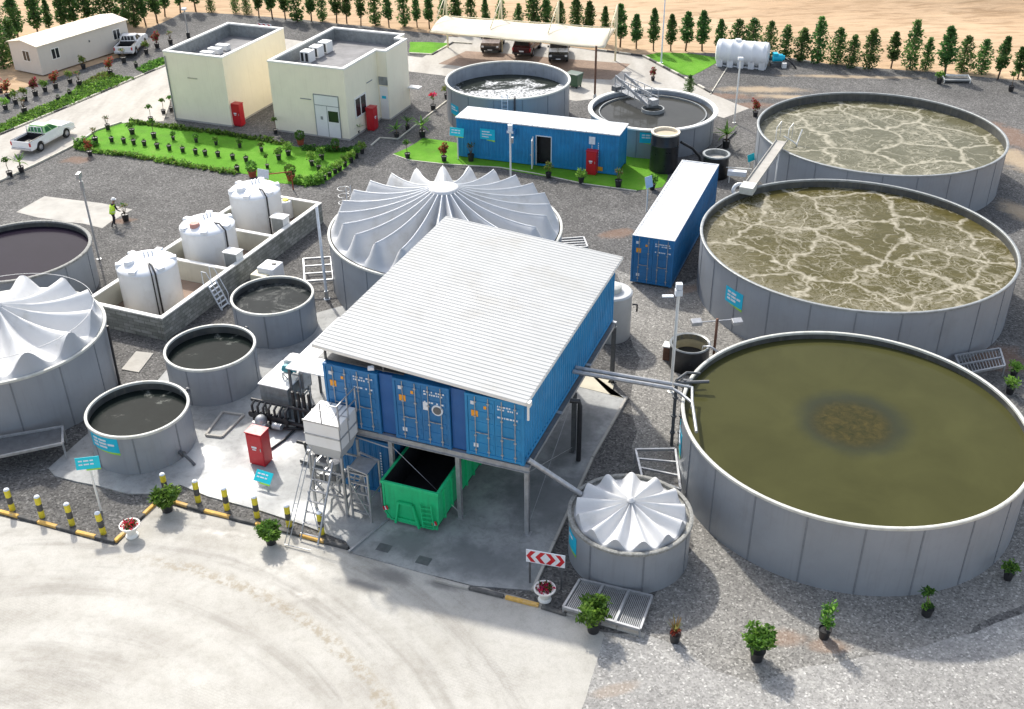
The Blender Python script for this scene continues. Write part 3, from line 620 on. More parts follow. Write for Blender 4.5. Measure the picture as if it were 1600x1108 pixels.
# ladder on the froth tank, caged ladder on the wide covered tank
d=Vector((math.cos(-1.62),math.sin(-1.62),0)); e=Vector((-d.y,d.x,0)); mb=MB()
for q in (-.22,.22): mb.tube([d*5.02+e*q+Z*.1,d*5.02+e*q+Z*3.4,d*4.8+e*q+Z*3.4],.03,6)
for i in range(11): mb.tube([d*5.02-e*.22+Z*(.3+.29*i),d*5.02+e*.22+Z*(.3+.29*i)],.02,5)
mb.build('ladder',M['mark'],TB,True); MB().tube([d*5.0+e*.75+Z*.1,d*5.0+e*.75+Z*3.1,d*4.7+e*.75+Z*3.15],.07,8).build('inlet_pipe',M['black'],TB,True)
d=Vector((math.cos(2.62),math.sin(2.62),0)); e=Vector((-d.y,d.x,0)); mb=MB()
for q in (-.22,.22): mb.tube([d*6.8+e*q+Z*.1,d*6.8+e*q+Z*4.4],.028,6)
for i in range(14): mb.tube([d*6.8-e*.22+Z*(.3+.29*i),d*6.8+e*.22+Z*(.3+.29*i)],.018,5)
for i in range(5): 
    zz=2.4+.45*i; mb.tube([d*(6.8+.36-.36*math.cos(a))+e*.36*math.sin(a)+Z*zz for a in [PI*.25+2*PI*.75*j/10 for j in range(11)]],.024,5)
mb.build('caged_ladder',M['steel'],TM,True)
# drop pipes on tank sides
def tube_thing(name,label,cat,path,r,mat,n=10,group=None,loc=None):
    mb=MB(); mb.tube(path,r,n); o=mb.build(name,M[mat],smooth=True,loc=loc if loc is not None else path[-1],auto=60); return tag(o,label,cat,group)
g=G(165,512,3.3); tube_thing('drain_pipe','black drain pipe down the side of the left covered tank','pipe',[g+Vector((.1,0,.1)),G(187,601)],.06,'black')
# inlet fittings on small tanks
for i,(t,a) in enumerate(((TA1,-.55),(TA2,1.0),(TA1,.75))):
    mb=MB(); d=Vector((math.cos(a),math.sin(a),0)); r=2.2
    zz=.45 if i==0 else 1.9
    mb.tube([d*(r-.1)+Z*zz,d*(r+.35)+Z*zz],.09,10); mb.tube([d*(r+.22)+Z*zz,d*(r+.3)+Z*zz],.14,10)
    if i==0: mb.tube([d*(r+.3)+Z*zz,d*(r+.75)+Z*(zz-.25),d*(r+.9)+Z*.08],.07,8)
    mb.build('outlet_valve',M['steeld'],t,True,auto=50)
# ---------------------------------------------------------------- shipping containers
CW=2.438
def container(label,loc,rz,Lc=12.192,h=2.9,doors=True,roofmat='croof',body='blue',group='blue shipping containers',deco=1):
    t=empty('shipping_container',loc,label,'container',group,rz)
    mb=MB(); W=CW; p=.28; dep=.036
    n=int((Lc-.2)/p)
    def zig(L0,L1):
        out=[]; y=L0
        while y<L1-.01:
            for dy,o in ((0,0),(.10,0),(.14,dep),(.24,dep)): 
                if y+dy<L1: out.append((y+dy,o))
            y+=p
        out.append((L1,0)); return out
    z0,z1=.16,h-.10
    for side in (0,1):
        zz=zig(.10,Lc-.10); vs=[]
        for y,o in zz:
            x=(.02+o) if side==0 else (W-.02-o); vs+=[(x,y,z0),(x,y,z1)]
        fs=[(2*i,2*i+1,2*i+3,2*i+2) for i in range(len(zz)-1)]
        if side: fs=[f[::-1] for f in fs]
        mb._add(vs,fs)
    for back in ((1,) if doors else (0,1)):
        zz=zig(.1,W-.1); vs=[]
        for x,o in zz:
            y=(Lc-.02-o) if back else .02+o; vs+=[(x,y,z0),(x,y,z1)]
        fs=[(2*i,2*i+1,2*i+3,2*i+2) for i in range(len(zz)-1)]
        if back: fs=[f[::-1] for f in fs]
        mb._add(vs,[f[::-1] for f in fs])
    mb.box(.03,.03,.14,W-.03,Lc-.03,.17)
    mb.build('side_walls',M[body],t)
    mb=MB()
    for x in (.0,W-.11):
        for y in (0,Lc-.11): mb.box(x,y,.0,x+.11,y+.11,h)
        mb.box(x,.11,h-.11,x+.11,Lc-.11,h-.006); mb.box(x+.004,.11,.02,x+.106,Lc-.11,.17)
    for y in (0,Lc-.11): mb.box(.11,y+.002,h-.11,W-.11,y+.108,h-.007); mb.box(.11,y+.002,.02,W-.11,y+.108,.16)
    for x in (-.006,W-.172):
        for y in (-.006,Lc-.172):
            for z in (-.003,h-.115): mb.box(x,y,z,x+.178,y+.178,z+.118)
    mb.build('frame',M[body],t,bevel=.012)
    # roof panel with shallow pressed ribs
    mb=MB(); vs=[];ys=[]
    y=.1
    while y<Lc-.1: ys+= [(y,0),(y+.22,0),(y+.26,.018),(y+.40,.018)]; y+=.44
    ys.append((Lc-.09,0)); ys=[q for q in ys if q[0]<=Lc-.08]
    for y,o in ys: vs+=[(.09,y,h-.012+o),(W-.09,y,h-.012+o)]
    mb._add(vs,[(2*i,2*i+1,2*i+3,2*i+2) for i in range(len(ys)-1)])
    if roofmat=='croof': mb.box(.0,0,h+.001,.12,Lc,h+.018).box(W-.12,0,h+.001,W,Lc,h+.018).box(.12,0,h+.001,W-.12,.12,h+.018).box(.12,Lc-.12,h+.001,W-.12,Lc,h+.018)
    mb.build('roof',M[roofmat],t)
    if doors:
        for s in (0,1):
            x0,x1=(.12,W/2-.008) if s==0 else (W/2+.008,W-.12)
            mb=MB().box(x0,.035,.17,x1,.085,h-.13)
            for zz in (.55,1.05,1.55,2.05,2.5):
                if zz<h-.3: mb.box(x0+.06,.018,zz-.12,x1-.06,.034,zz+.1)
            rb=MB()
            for f in (.28,.78):
                x=x0+(x1-x0)*f
                rb.tube([(x,-.012,.1),(x,-.012,h-.07)],.019,6)
                for zz in (.3,1.0,h-1.0,h-.32): rb.box(x-.05,-.035,zz-.03,x+.05,.012,zz+.03)
                rb.bar((x,-.03,1.18),(x+(.34 if f<.5 else -.34),-.03,1.16),.035,.03)
            mk=mb
            if s==0:
                mk.mat(2).box(x0+.14,.008,h-1.02,x0+.42,.016,h-.74)
                mk.mat(1).box(x0+.12,.008,h-.48,x0+.26,.016,h-.32)
                mk.mat(2).box(x0+.66,.008,h-.6,x0+.78,.016,h-.46)
                mk.mat(1).box(x0+.2,.008,.42,x0+.4,.016,.6)
            else:
                random.seed(int(abs(loc[0])*10)+3)
                for row,zz in enumerate((h-.34,h-.47,h-.84)):
                    x=x0+.12
                    while x<x1-.16:
                        wd=random.choice((.05,.07,.1)); mk.mat(1).box(x,.008,zz-.035,x+wd,.016,zz+.035); x+=wd+random.choice((.03,.04,.14))
            d=mb.build('door',[M[body],M['mark'],M['orange']],t); rb.build('lock_rod',M['steel'],d,True,auto=40)
    return t
Ob=Vector((.42,33.43,0)); PZ=3.38
def B(x,y,z=0): return Ob+U*x+V*y+Z*z
RZ=YAW
xs3=(-CW,-CW-.66-CW,-CW*3-1.32)
labs=('rightmost blue container on the raised deck, at the corner with the pipes','middle blue container on the raised deck, round grille on its right door','left blue container on the raised deck behind the white box tower')
C3=[container(labs[i],B(xs3[i],0,PZ+.12),RZ,h=2.9,roofmat='blue',body='blue2' if i==0 else 'blue',deco=2 if i==1 else 1) for i in range(3)]
# round grille on the middle container
mb=MB(); c=Vector((1.92,-.01,1.78)); 
mb.mat(0).tube([c+Vector((0,.03,0)),c+Vector((0,-.02,0))],.24,24).mat(1).tube([c+Vector((0,.02,0)),c+Vector((0,-.045,0))],.17,20)
mb.mat(0).box(c.x-.62,-.002,1.68,c.x-.4,.012,2.05)
mb.build('round_grille',[M['mark'],M['steeld']],C3[1],True,auto=40)
CG=container('blue container standing on the ground under the left end of the deck',B(-8.95+.55,.35,.02),RZ,h=2.75,roofmat='blue',body='blue',doors=False)
MB().box(CW-.42,-.02,.35,CW-.14,.0,.63).build('placard',M['orange'],CG)
mb=MB()
for i in range(9): mb.box(CW-.62,.0,1.0+i*.14,CW-.56,.008,1.08+i*.14)
mb.build('lettering',M['mark'],CG)
CB=container('blue container with plain white roof standing between the building and big foam tank',(6.886,55.197,.12),R_(-21.2),h=2.93,roofmat='croof',body='blue')
lab=empty('cabin_container',(-3.862,75.517,.05),'blue cabin container with open door and white roof on the back lawn','container','blue shipping containers',R_(-19.87))
# ---------------------------------------------------------------- cabin container on the lawn (long side to the camera)
def corr(mb,a,b,z0,z1,outn,p=.28,dep=.036):
    a,b=Vector(a),Vector(b); d=(b-a); L=d.length; d/=L; o=Vector(outn); pts=[]; s=0
    while s<L-1e-3:
        for ds,e in ((0,0),(.10,0),(.14,-dep),(.24,-dep)):
            if s+ds<L: pts.append((s+ds,e))
        s+=p
    pts.append((L,0)); vs=[]
    for s,e in pts:
        q=a+d*s+o*e; vs+=[q+Z*z0,q+Z*z1]
    mb._add(vs,[(2*i,2*i+2,2*i+3,2*i+1) for i in range(len(pts)-1)])
LL,LH=12.192,2.92
mb=MB()
corr(mb,(.1,.02,0),(6.15,.02,0),.16,LH-.1,(0,-1,0)); corr(mb,(7.25,.02,0),(LL-.1,.02,0),.16,LH-.1,(0,-1,0)); corr(mb,(6.15,.02,0),(7.25,.02,0),2.22,LH-.1,(0,-1,0))
corr(mb,(LL-.02,.1,0),(LL-.02,CW-.1,0),.16,LH-.1,(1,0,0)); corr(mb,(.02,CW-.1,0),(.02,.1,0),.16,LH-.1,(-1,0,0)); corr(mb,(LL-.1,CW-.02,0),(.1,CW-.02,0),.16,LH-.1,(0,1,0))
mb.build('side_walls',M['blue2'],lab)
mb=MB()
for x in (0,LL-.11):
    for y in (0,CW-.11): mb.box(x,y,0,x+.11,y+.11,LH)
for y in (0,CW-.11): mb.box(.11,y+.003,LH-.11,LL-.11,y+.107,LH-.004); mb.box(.11,y+.003,.02,LL-.11,y+.107,.17)
mb.build('frame',M['blue2'],lab,bevel=.01)
mb=MB(); mb.box(-.06,-.06,LH+.002,LL+.06,CW+.06,LH+.07)
for i in range(30): mb.box(.2+i*.4,-.05,LH+.071,.26+i*.4,CW+.05,LH+.085)
mb.build('roof',M['croof'],lab)
mb=MB().mat(0).box(6.15,.5,.1,7.25,.55,2.22).box(6.17,.03,.1,6.2,.5,2.2).box(7.2,.03,.1,7.23,.5,2.2).mat(1).box(6.1,-.01,.1,6.16,.06,2.28).box(7.24,-.01,.1,7.3,.06,2.28).box(6.1,-.01,2.24,7.3,.06,2.3)
mb.build('doorway',[M['black'],M['mark']],lab)
mb=MB().obox((6.02,-.5,1.15),(.03,.02,0),(.1,-.45,0),(0,0,1.05)); d=mb.build('door',M['white'],lab); MB().obox((6.02,-.8,1.1),(.06,0,0),(0,.05,0),(0,0,.05)).build('handle',M['steel'],d)
mb=MB().box(3.9,-.28,2.2,4.65,-.0,2.6); a=mb.build('air_conditioner',M['blue'],lab); mb=MB()
for x in (4.1,4.42): mb.box(x-.09,-.30,2.32,x+.09,-.281,2.5)
mb.build('fan_grille',M['mark'],a)
mb=MB().mat(0).box(1.85,-.025,1.55,3.0,-.012,2.35).mat(1).poly([(2.35,-.026,1.5),(3.0,-.026,1.42),(3.0,-.026,1.545),(2.35,-.026,1.545)])
mb.mat(2).box(2.0,-.03,2.1,2.6,-.026,2.17).box(2.0,-.03,1.9,2.75,-.026,1.97).box(2.0,-.03,1.72,2.5,-.026,1.78)
mb.build('sign_plate',[M['cyan'],M['lime'],M['mark']],lab)
MB().box(10.05,-.025,2.1,10.5,-.012,2.65).build('notice',M['mark'],lab); mb=MB().mat(0)
for i in range(9): mb.box(10.25,-.02,.8+i*.14,10.31,-.012,.9+i*.14)
for i in range(7): mb.box(10.72,-.02,1.2+i*.16,10.77,-.012,1.3+i*.16)
mb.build('lettering',M['mark'],lab); MB().box(10.75,-.025,.2,11.1,-.012,.5).build('placard',M['orange'],lab)
# ---------------------------------------------------------------- main building: deck, roof
dk=empty('steel_deck',Ob,'galvanised steel deck frame on columns carrying the three blue containers','platform',None,RZ)
mb=MB()
for y in (.06,4.,8.,12.1):
    mb.box(-9.0,y-.09,PZ-.19,.2,y+.09,PZ-.17).box(-9.0,y-.09,PZ+.09,.2,y+.09,PZ+.11).box(-9.0,y-.012,PZ-.17,.2,y+.012,PZ+.09)
for x in (.1,-2.85,-5.9,-8.9):
    for y0,y1 in ((.16,3.9),(4.1,7.9),(8.1,12.)): mb.box(x-.06,y0,PZ-.13,x+.06,y1,PZ+.06)
mb.build('beams',M['steel'],dk)
MB().box(-8.95,.1,PZ+.062,.18,12.15,PZ+.085).build('deck_plate',M['steeld'],dk)
for x in (.1,-2.85,-5.85):
    for y in (.06,6.,12.1):
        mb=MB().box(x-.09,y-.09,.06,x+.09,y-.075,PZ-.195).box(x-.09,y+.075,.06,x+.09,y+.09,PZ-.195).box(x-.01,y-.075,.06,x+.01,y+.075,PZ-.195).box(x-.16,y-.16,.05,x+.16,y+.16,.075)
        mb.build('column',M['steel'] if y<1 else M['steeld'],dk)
mb=MB()
for (x0,x1) in ((.1,-2.85),):
    mb.tube([(.1,.2,PZ-.3),(.1,5.8,.4)],.012,5).tube([(.1,.2,.4),(.1,5.8,PZ-.3)],.012,5)
mb.tube([(-5.85,-.02,PZ-.3),(-2.9,-.02,.4)],.012,5); mb.tube([(-5.9,-.02,PZ-.5),(-8.5,-.02,PZ-.2)],.03,6)
mb.build('brace_rods',M['steel'],dk)
rf=empty('sheet_roof',Ob,'big white ribbed sheet roof sloping over the three raised blue containers','roof',None,RZ)
def rz_(x): return 7.22+(6.52-7.22)*(x+8.95)/9.0
x0,x1,y0,y1=-8.98,.12,-.08,13.05
vs=[];pts=[];y=y0
while y<y1-.01:
    for dy,o in ((0,.0),(.03,.020),(.075,.020),(.105,0)): pts.append((y+dy,o))
    y+=.25
pts.append((y1,0)); pts=[q for q in pts if q[0]<=y1]
mb=MB(); xsn=[x0+(x1-x0)*i/3 for i in range(4)]
for o2 in (0.,):
    for x in xsn:
        for y,o in pts: vs.append((x,y,rz_(x)+o))
n=len(pts)
mb._add(vs,[(i*n+j,(i+1)*n+j,(i+1)*n+j+1,i*n+j+1) for i in range(3) for j in range(n-1)])
r_=mb.build('roof_sheet',M['roof'],rf)
sm=r_.modifiers.new('thick','SOLIDIFY'); sm.thickness=.012; sm.offset=-1
mb=MB()
mb.bar((x0,y0+.02,rz_(x0)-.06),(x1,y0+.02,rz_(x1)-.06),.03,.10).bar((x0,y1-.02,rz_(x0)-.06),(x1,y1-.02,rz_(x1)-.06),.03,.10)
mb.box(x1-.02,y0+.03,rz_(x1)-.13,x1+.02,y1-.03,rz_(x1)-.02).box(x0-.02,y0+.03,rz_(x0)-.13,x0+.02,y1-.03,rz_(x0)-.02)
mb.build('edge_trim',M['coping'],rf)
mb=MB()
for y in (.25,3.2,6.2,9.2,12.2):
    mb.bar((x0+.05,y,rz_(x0)-.09),(x1-.05,y,rz_(x1)-.09),.06,.10)
    for x in (-8.6,-6.,-3.,):
        if rz_(x)-.14>6.46: mb.box(x-.04,y-.04,6.43,x+.04,y+.04,rz_(x)-.14)
mb.build('purlins',M['steeld'],rf)
for xa,xb in ((-CW-.66,-CW),(-CW*2-1.32,-CW*2-.66)):
    mb=MB().box(xa+.015,.14,PZ+.14,xb-.015,.19,6.38).box(xa+.015,12.0,PZ+.14,xb-.015,12.05,6.38).box(xa+.015,.19,6.34,xb-.015,12.0,6.38); mb.build('infill_panel',M['blue3'],rf)
mb=MB().obox((-6.35,-.12,6.72),(.11,.05,0),(-.04,.09,0),(0,0,.05)).tube([(-6.35,0,6.78),(-6.35,-.1,6.74)],.02,6); mb.build('floodlight',M['mark'],rf)
mb=MB().tube([(.16,.05,6.4),(.16,.05,5.7)],.05,8).obox((.2,.1,6.42),(.05,0,0),(0,.12,0),(0,0,.1)); mb.build('downpipe',M['coping'],rf)
# dark grey sheet over the left container top, in the gap below the roof
MB().box(-8.93,.2,6.47,-5.1,12.,6.50).build('dark_sheet',M['steeld'],rf)
# ---------------------------------------------------------------- green skip
sk=empty('roll_off_skip',B(-5.68,-1.27,.06),'open green roll-off skip with end ladder parked under the deck','skip',None,RZ)
W_,L_,H_=2.48,6.2,2.12
mb=MB(); ch=.28
sec=[(ch,.16),(W_-ch,.16),(W_,.16+ch+.1),(W_,H_),(W_-.09,H_),(W_-.09,.16+ch+.14),(W_-ch-.04,.25),(ch+.04,.25),(.09,.16+ch+.14),(.09,H_),(0,H_),(0,.16+ch+.1)]
n=len(sec); vs=[(x,0,z) for x,z in sec]+[(x,L_,z) for x,z in sec]
mb._add(vs,[(i,(i+1)%n,n+(i+1)%n,n+i) for i in range(n)]+[(0,11,8,7),(0,7,6,1),(1,6,5,2),(2,5,4,3),(11,10,9,8)])
mb.m=[1 if 4<=q<=9 else 0 for q in range(len(mb.f))]; mb.box(.09,.02,.2,W_-.09,.09,H_-.003).mat(1).box(.09,.091,.3,W_-.09,.10,H_-.004).box(.09,L_-.1,.3,W_-.09,L_-.091,H_-.004).mat(0).box(.09,L_-.09,.2,W_-.09,L_-.02,H_-.003)
mb.build('hopper',[M['green'],M['black']],sk)  # inner walls black: shade inside the skip put into the colour
MB().box(.10,.11,.30,W_-.10,L_-.11,.85).build('shade_fill',M['black'],sk)  # added black block standing in for the shade deep inside
mb=MB().box(-.05,-.05,H_-.10,W_+.05,.06,H_+.03).box(-.05,L_-.06,H_-.1,W_+.05,L_+.05,H_+.03).box(-.05,.06,H_-.1,.07,L_-.06,H_+.03).box(W_-.07,.06,H_-.1,W_+.05,L_-.06,H_+.03)
mb.build('top_rim',M['green'],sk,bevel=.015)
mb=MB()
for i in range(8):
    y=.5+i*.75; mb.box(W_+.001,y,.5,W_+.07,y+.09,H_-.11).box(-.07,y,.5,-.001,y+.09,H_-.11)
mb.bar((.72,-.06,1.25),(.55,-.1,.16),.09).bar((1.35,-.06,1.25),(1.62,-.1,.16),.09).bar((.72,-.06,1.25),(1.35,-.06,1.25),.1).box(.6,-.05,.3,1.5,-.001,.42)
mb.build('ribs',M['green'],sk)
mb=MB().bar((1.8,-.09,.25),(1.72,-.09,1.45),.05).bar((2.28,-.09,.35),(2.2,-.09,1.5),.05)
for i in range(5): mb.bar((1.8-.012*i,-.09,.38+.22*i),(2.27-.012*i,-.09,.44+.22*i),.04)
mb.build('ladder',M['green'],sk)
mb=MB()
for c,dx in (((.02,-.055,.75),0),((W_-.28,-.055,.55),0)):
    for q in range(3): mb.mat(q%2).obox(Vector(c)+Vector((.06*q+.03,0,.03*q)),(.04,0,.02),(0,.012,0),(-.03,0,.09))
mb.build('reflector',[M['red'],M['mark']],sk)
mb=MB()
for x in (.7,1.6): mb.tube([(x,.2,.09),(x+.12,.2,.09)],.09,12).tube([(x,L_-.3,.09),(x+.12,L_-.3,.09)],.09,12)
mb.box(.75,.1,.08,.87,L_-.1,.158).box(1.6,.1,.08,1.72,L_-.1,.158)
mb.build('runner_rails',M['steeld'],sk)
mb=MB().bar(G(545,862,.1),G(606,812,.1),.09,.08); tag(mb.build('guide_rail',M['steel'],loc=G(575,838,.06)),'galvanised steel guide rail lying on the slab in front of the skip','rail')
# ---------------------------------------------------------------- screening unit on its steel tower
tw=empty('screening_unit',B(-8.85,-1.55,.06),'white screening box on a tall steel tower with ship ladder and handrails','machine',None,RZ)
bw,bd=1.60,1.46
mb=MB().box(0,0,3.35,bw,bd,4.55).mat(1)
mb._add([(.02,.02,3.349),(bw-.02,.02,3.349),(bw-.02,bd-.02,3.349),(.02,bd-.02,3.349),(.2,.2,2.75),(bw-.2,.2,2.75),(bw-.2,bd-.2,2.75),(.2,bd-.2,2.75)],[(0,4,5,1),(1,5,6,2),(2,6,7,3),(3,7,4,0),(4,7,6,5)])
mb.build('housing',[M['white'],M['pipegrey']],tw,bevel=.015)
mb=MB()
for i in (1,2): mb.box(bw*i/3-.02,.02,4.552,bw*i/3+.02,bd-.02,4.575)
mb.box(-.02,-.02,4.5,bw+.02,-.001,4.58).box(-.02,bd*.5-.02,4.552,bw+.02,bd*.5+.02,4.574)
for zz in (3.9,): mb.box(bw+.001,0,zz-.03,bw+.03,bd,zz+.03).box(.0,-.03,zz-.03,bw,-.001,zz+.03)
for yy in (.0,.7,1.4): mb.box(bw+.001,yy,3.36,bw+.03,yy+.05,4.5)
mb.build('panel_trim',M['steel'],tw)
mb=MB()
for x,y in ((.05,.05),(bw-.05,.05),(.05,bd-.05),(bw-.05,bd-.05)): mb.bar((x,y,0),(x,y,3.0),.10)
for z_ in (.9,2.1):
    mb.bar((.05,.05,z_),(bw-.05,.05,z_),.07).bar((.05,bd-.05,z_),(bw-.05,bd-.05,z_),.07).bar((.05,.05,z_),(.05,bd-.05,z_),.07).bar((bw-.05,.05,z_),(bw-.05,bd-.05,z_),.07)
mb.bar((bw-.05,.05,.1),(bw-.05,bd-.05,2.1),.05).bar((.05,.05,.1),(bw-.05,.05,2.1),.05).bar((.05,.05,2.1),(bw-.05,.05,.9),.04)
mb.build('tower_frame',M['steel'],tw)
# machinery hanging under the hopper
mb=MB().mat(0).tube([(.8,.7,2.15),(.8,.7,1.6)],.22,14).box(.45,.4,1.25,1.15,1.05,1.62).tube([(.3,.2,1.5),(.3,.9,1.5)],.13,12).mat(1).tube([(.1,.25,1.95),(.1,.25,1.2),(.5,.1,1.0)],.05,8).tube([(1.2,.15,1.9),(1.25,.15,1.1),(.9,.0,.7),(.85,-.1,.1)],.05,8).box(.2,-.06,2.3,.32,.0,2.9).box(.35,-.05,2.42,.9,0,2.55)
mb.mat(1).tube([(.25,-.02,2.6),(.25,-.05,1.4),(.55,-.06,1.1),(.55,-.05,.2)],.04,8).tube([(.75,-.04,2.5),(.7,-.08,1.7),(.4,-.08,1.5)],.035,8).mat(2).box(.5,-.06,1.6,.75,.02,1.95).box(.95,-.05,1.75,1.2,.03,2.05)
mb.build('conveyor_gear',[M['steel'],M['steel'],M['steeld']],tw,auto=40,smooth=True)
# ship ladder down towards the road
mb=MB(); y0_,z0_,y1_,z1_=-.05,2.75,-2.3,0.
for x in (.12,.30): mb.tube([(x,y0_,z0_+.6),(x-.1,y1_-.15,z1_)],.02,6)
mb.bar((1.2,y0_,z0_),(1.3,y1_+.3,z1_),.06,.09)
mb.bar((.42,y0_,z0_),(.50,y1_+.3,z1_),.045,.07)
for i in range(7):
    f=(i+.9)/7.6; yy=y0_+(y1_+.3-y0_)*f; zz=z0_*(1-f); mb.box(.44,yy-.04,zz-.015,1.26,yy+.04,zz+.015)
for i in range(5):
    f=(i+1.5)/6; mb.tube([(.12-.1*f,y0_+(y1_-.15-y0_)*f,(z0_+.6)*(1-f)),(.30-.1*f,y0_+(y1_-.15-y0_)*f,(z0_+.6)*(1-f))],.012,5)
mb.tube([(.02,y1_-.15,.03),(1.2,y1_-.1,.03)],.02,6)
mb.bar((.44,y0_-.9,1.75),(1.25,y0_-1.7,.55),.035)
mb.build('ship_ladder',M['steel'],tw)
mb=MB()
for x,y in ((bw,.02),(bw,bd-.02),(bw,.75)): mb.bar((x+.05,y,4.4),(x+.05,y,5.55),.05)
for zz in (5.0,5.55): mb.tube([(bw+.05,-.05,zz),(bw+.05,bd,zz)],.03,6)
mb.tube([(bw+.05,-.05,5.55),(.9,-.05,5.55),(.9,-.05,4.55)],.03,6)
mb.build('handrail',M['steel'],tw)
# side stair frame between the tower and the lower container
sf=empty('stair_frame',B(-7.1,-1.55,.06),'galvanised A-frame steps standing between white tower and lower container','steps',None,RZ)
mb=MB()
for y in (.0,1.0):
    mb.bar((.1,y,0),(.1,y,2.7),.07).bar((.95,y,0),(.95,y,2.5),.07)
for i in range(5): mb.box(.1,.0,.35+i*.5,.95,.12,.41+i*.5)
mb.bar((.95,.0,.3),(.1,1.0,2.3),.05).bar((.1,0,2.7),(.95,0,2.5),.06).bar((.1,1.0,2.7),(.95,1.0,2.5),.06).bar((.95,0,1.2),(.95,1.0,1.2),.06).bar((.1,0,1.2),(.1,1.0,1.2),.06).bar((.95,0,.2),(.1,0,1.9),.05)
mb.build('frame',M['steel'],sf)
MB().box(.1,.02,2.5,.95,.98,2.52).build('landing_plate',M['steel'],sf)
# ---------------------------------------------------------------- canopy, pump skid, settling tank left of the building
cn=empty('canopy',G(446,575,2.95)*1,'narrow white flat canopy on posts along the left side of the building','canopy',None,RZ); cn.location.z=0
Lc_=(G(521,494,2.95)-G(446,575,2.95)).length
mb=MB().box(0,0,2.9,2.15,Lc_,2.96)
for i in range(int(Lc_/.3)): mb.box(.02,.1+i*.3,2.961,2.13,.15+i*.3,2.975)
mb.build('roof_panel',M['white'],cn)
for x in (.1,2.05):
    for y in (.1,Lc_/2,Lc_-.1): MB().box(x-.05,y-.05,0.05,x+.05,y+.05,2.898).build('post',M['steeld'],cn)
mb=MB().mat(0)
for i in range(4):
    x=-.0+i*.55
    mb.tube([(x+.2,.3,.3),(x+.2,.3,1.7)],.15,12).tube([(x+.2,.3,1.7),(x+.2,.3,2.1)],.10,10)
    mb.tube([(x+.2,.3,.5),(x+.2,-.5,.5),(x+.2,-.6,1.2)],.06,8)
mb.tube([(-.2,-.55,1.1),(2.2,-.55,1.1)],.08,10).mat(1).box(-.1,-.7,.06,2.2,.6,.22).mat(2).box(.25,.7,.3,.9,1.3,1.9).box(1.2,.8,.3,1.9,1.5,1.7)
ps=empty('pump_skid',B(-10.9,1.6,.06),'black pump skid with pipe manifold in shade left of the containers','pump',None,RZ)
mb.build('pumps',[M['black'],M['steeld'],M['steel']],ps,smooth=True,auto=40)
vm=empty('valve_manifold',G(424,668),'black valve manifold with round wheels and pale pump casing below the settling tank','valves',None,RZ); vm.location.z=.06
mb=MB()
for i in range(7):
    x=-.9+i*.3
    mb.tube([(x,.0,.15),(x,.0,1.0),(x,.25,1.1)],.06,8).tube([(x-.02,-.12,.55),(x-.02,-.05,.55)],.17,14)
    mb.tube([(x,-.05,.55),(x,.2,.55)],.05,8)
mb.tube([(-1.1,.3,1.1),(2.0,.35,1.1)],.08,10).tube([(-1.1,.15,.3),(2.2,.2,.3)],.09,10)
for i in range(4): mb.tube([(1.1+i*.28,.5,.1),(1.1+i*.28,.5,1.9)],.08,8)
mb.mat(1).blob((-.25,-.35,.5),.3,12,8).tube([(-.6,-.5,.3),(.1,-.5,.3)],.2,12).tube([(.35,-.3,.35),(.8,-.3,.35)],.16,12)
mb.build('pipework',[M['black'],M['steel']],vm,smooth=True,auto=50)
g=G(414,712)+Z*.1; mb=MB().tube([g,G(445,690)+Z*.12,G(478,660)+Z*.2,G(492,642)+Z*.3],.06,8); tag(mb.build('black_hose',M['black'],smooth=True,loc=g),'black hose on the slab from the red cabinet to the white tower','hose')
g=G(418,674)+Z*.2; mb=MB().tube([g,G(480,676)+Z*.2],.06,8); tag(mb.build('black_pipe',M['black'],smooth=True,loc=g),'straight black pipe on the slab from manifold to the white tower','pipe')
st_=empty('settling_tank',G(405,601,1.75)*1,'grey steel settling tank with white sloped lid beside the pump skid','tank',None,RZ); st_.location.z=.06
mb=MB(); a=1.5; bb=2.1
mb._add([(0,0,.75),(a,0,.75),(a,bb,.75),(0,bb,.75),(0,0,1.72),(a,0,1.72),(a,bb,1.72),(0,bb,1.72),(.45,.45,.3),(a-.45,.45,.3),(a-.45,bb-.45,.3),(.45,bb-.45,.3)],[(0,1,5,4),(1,2,6,5),(2,3,7,6),(3,0,4,7),(0,8,9,1),(1,9,10,2),(2,10,11,3),(3,11,8,0),(8,11,10,9)])
mb.build('hopper_body',M['rimg'],st_)
MB().box(-.05,-.05,1.721,a+.05,bb+.05,1.78).build('lid',M['white'],st_,bevel=.01)
for x in (.1,a-.1):
    for y in (.1,bb-.1): MB().bar((x,y,0),(x,y,.9),.08).build('leg',M['steeld'],st_)
du=empty('dosing_unit',G(440,575,2.4)*1,'dosing unit with white cover and teal motor on a steel frame','machine',None,RZ); du.location.z=.06
mb=MB()
for x in (0,.9):
    for y in (0,.7): mb.bar((x,y,0),(x,y,2.1),.06)
for zz in (.9,2.1): mb.bar((0,0,zz),(.9,0,zz),.06).bar((0,.7,zz),(.9,.7,zz),.06).bar((0,0,zz),(0,.7,zz),.06).bar((.9,0,zz),(.9,.7,zz),.06)
mb.bar((0,0,.9),(.9,0,2.1),.04).bar((.9,0,.9),(0,0,2.1),.04)
mb.build('frame',M['steel'],du)
MB().box(-.05,.25,2.13,.95,.95,2.62).box(.1,.2,2.62,.8,.9,2.70).build('cover',M['white'],du,bevel=.03)
MB().tube([(.05,.05,2.32),(.55,.05,2.32)],.17,14).tube([(.55,.05,2.32),(.75,.05,2.32)],.1,12).box(.15,-.1,2.42,.4,.1,2.56).build('motor',M['teal'],du,True,auto=40)
MB().box(.8,.1,1.3,1.05,.7,2.2).build('gearbox',M['steel'],du,bevel=.02)
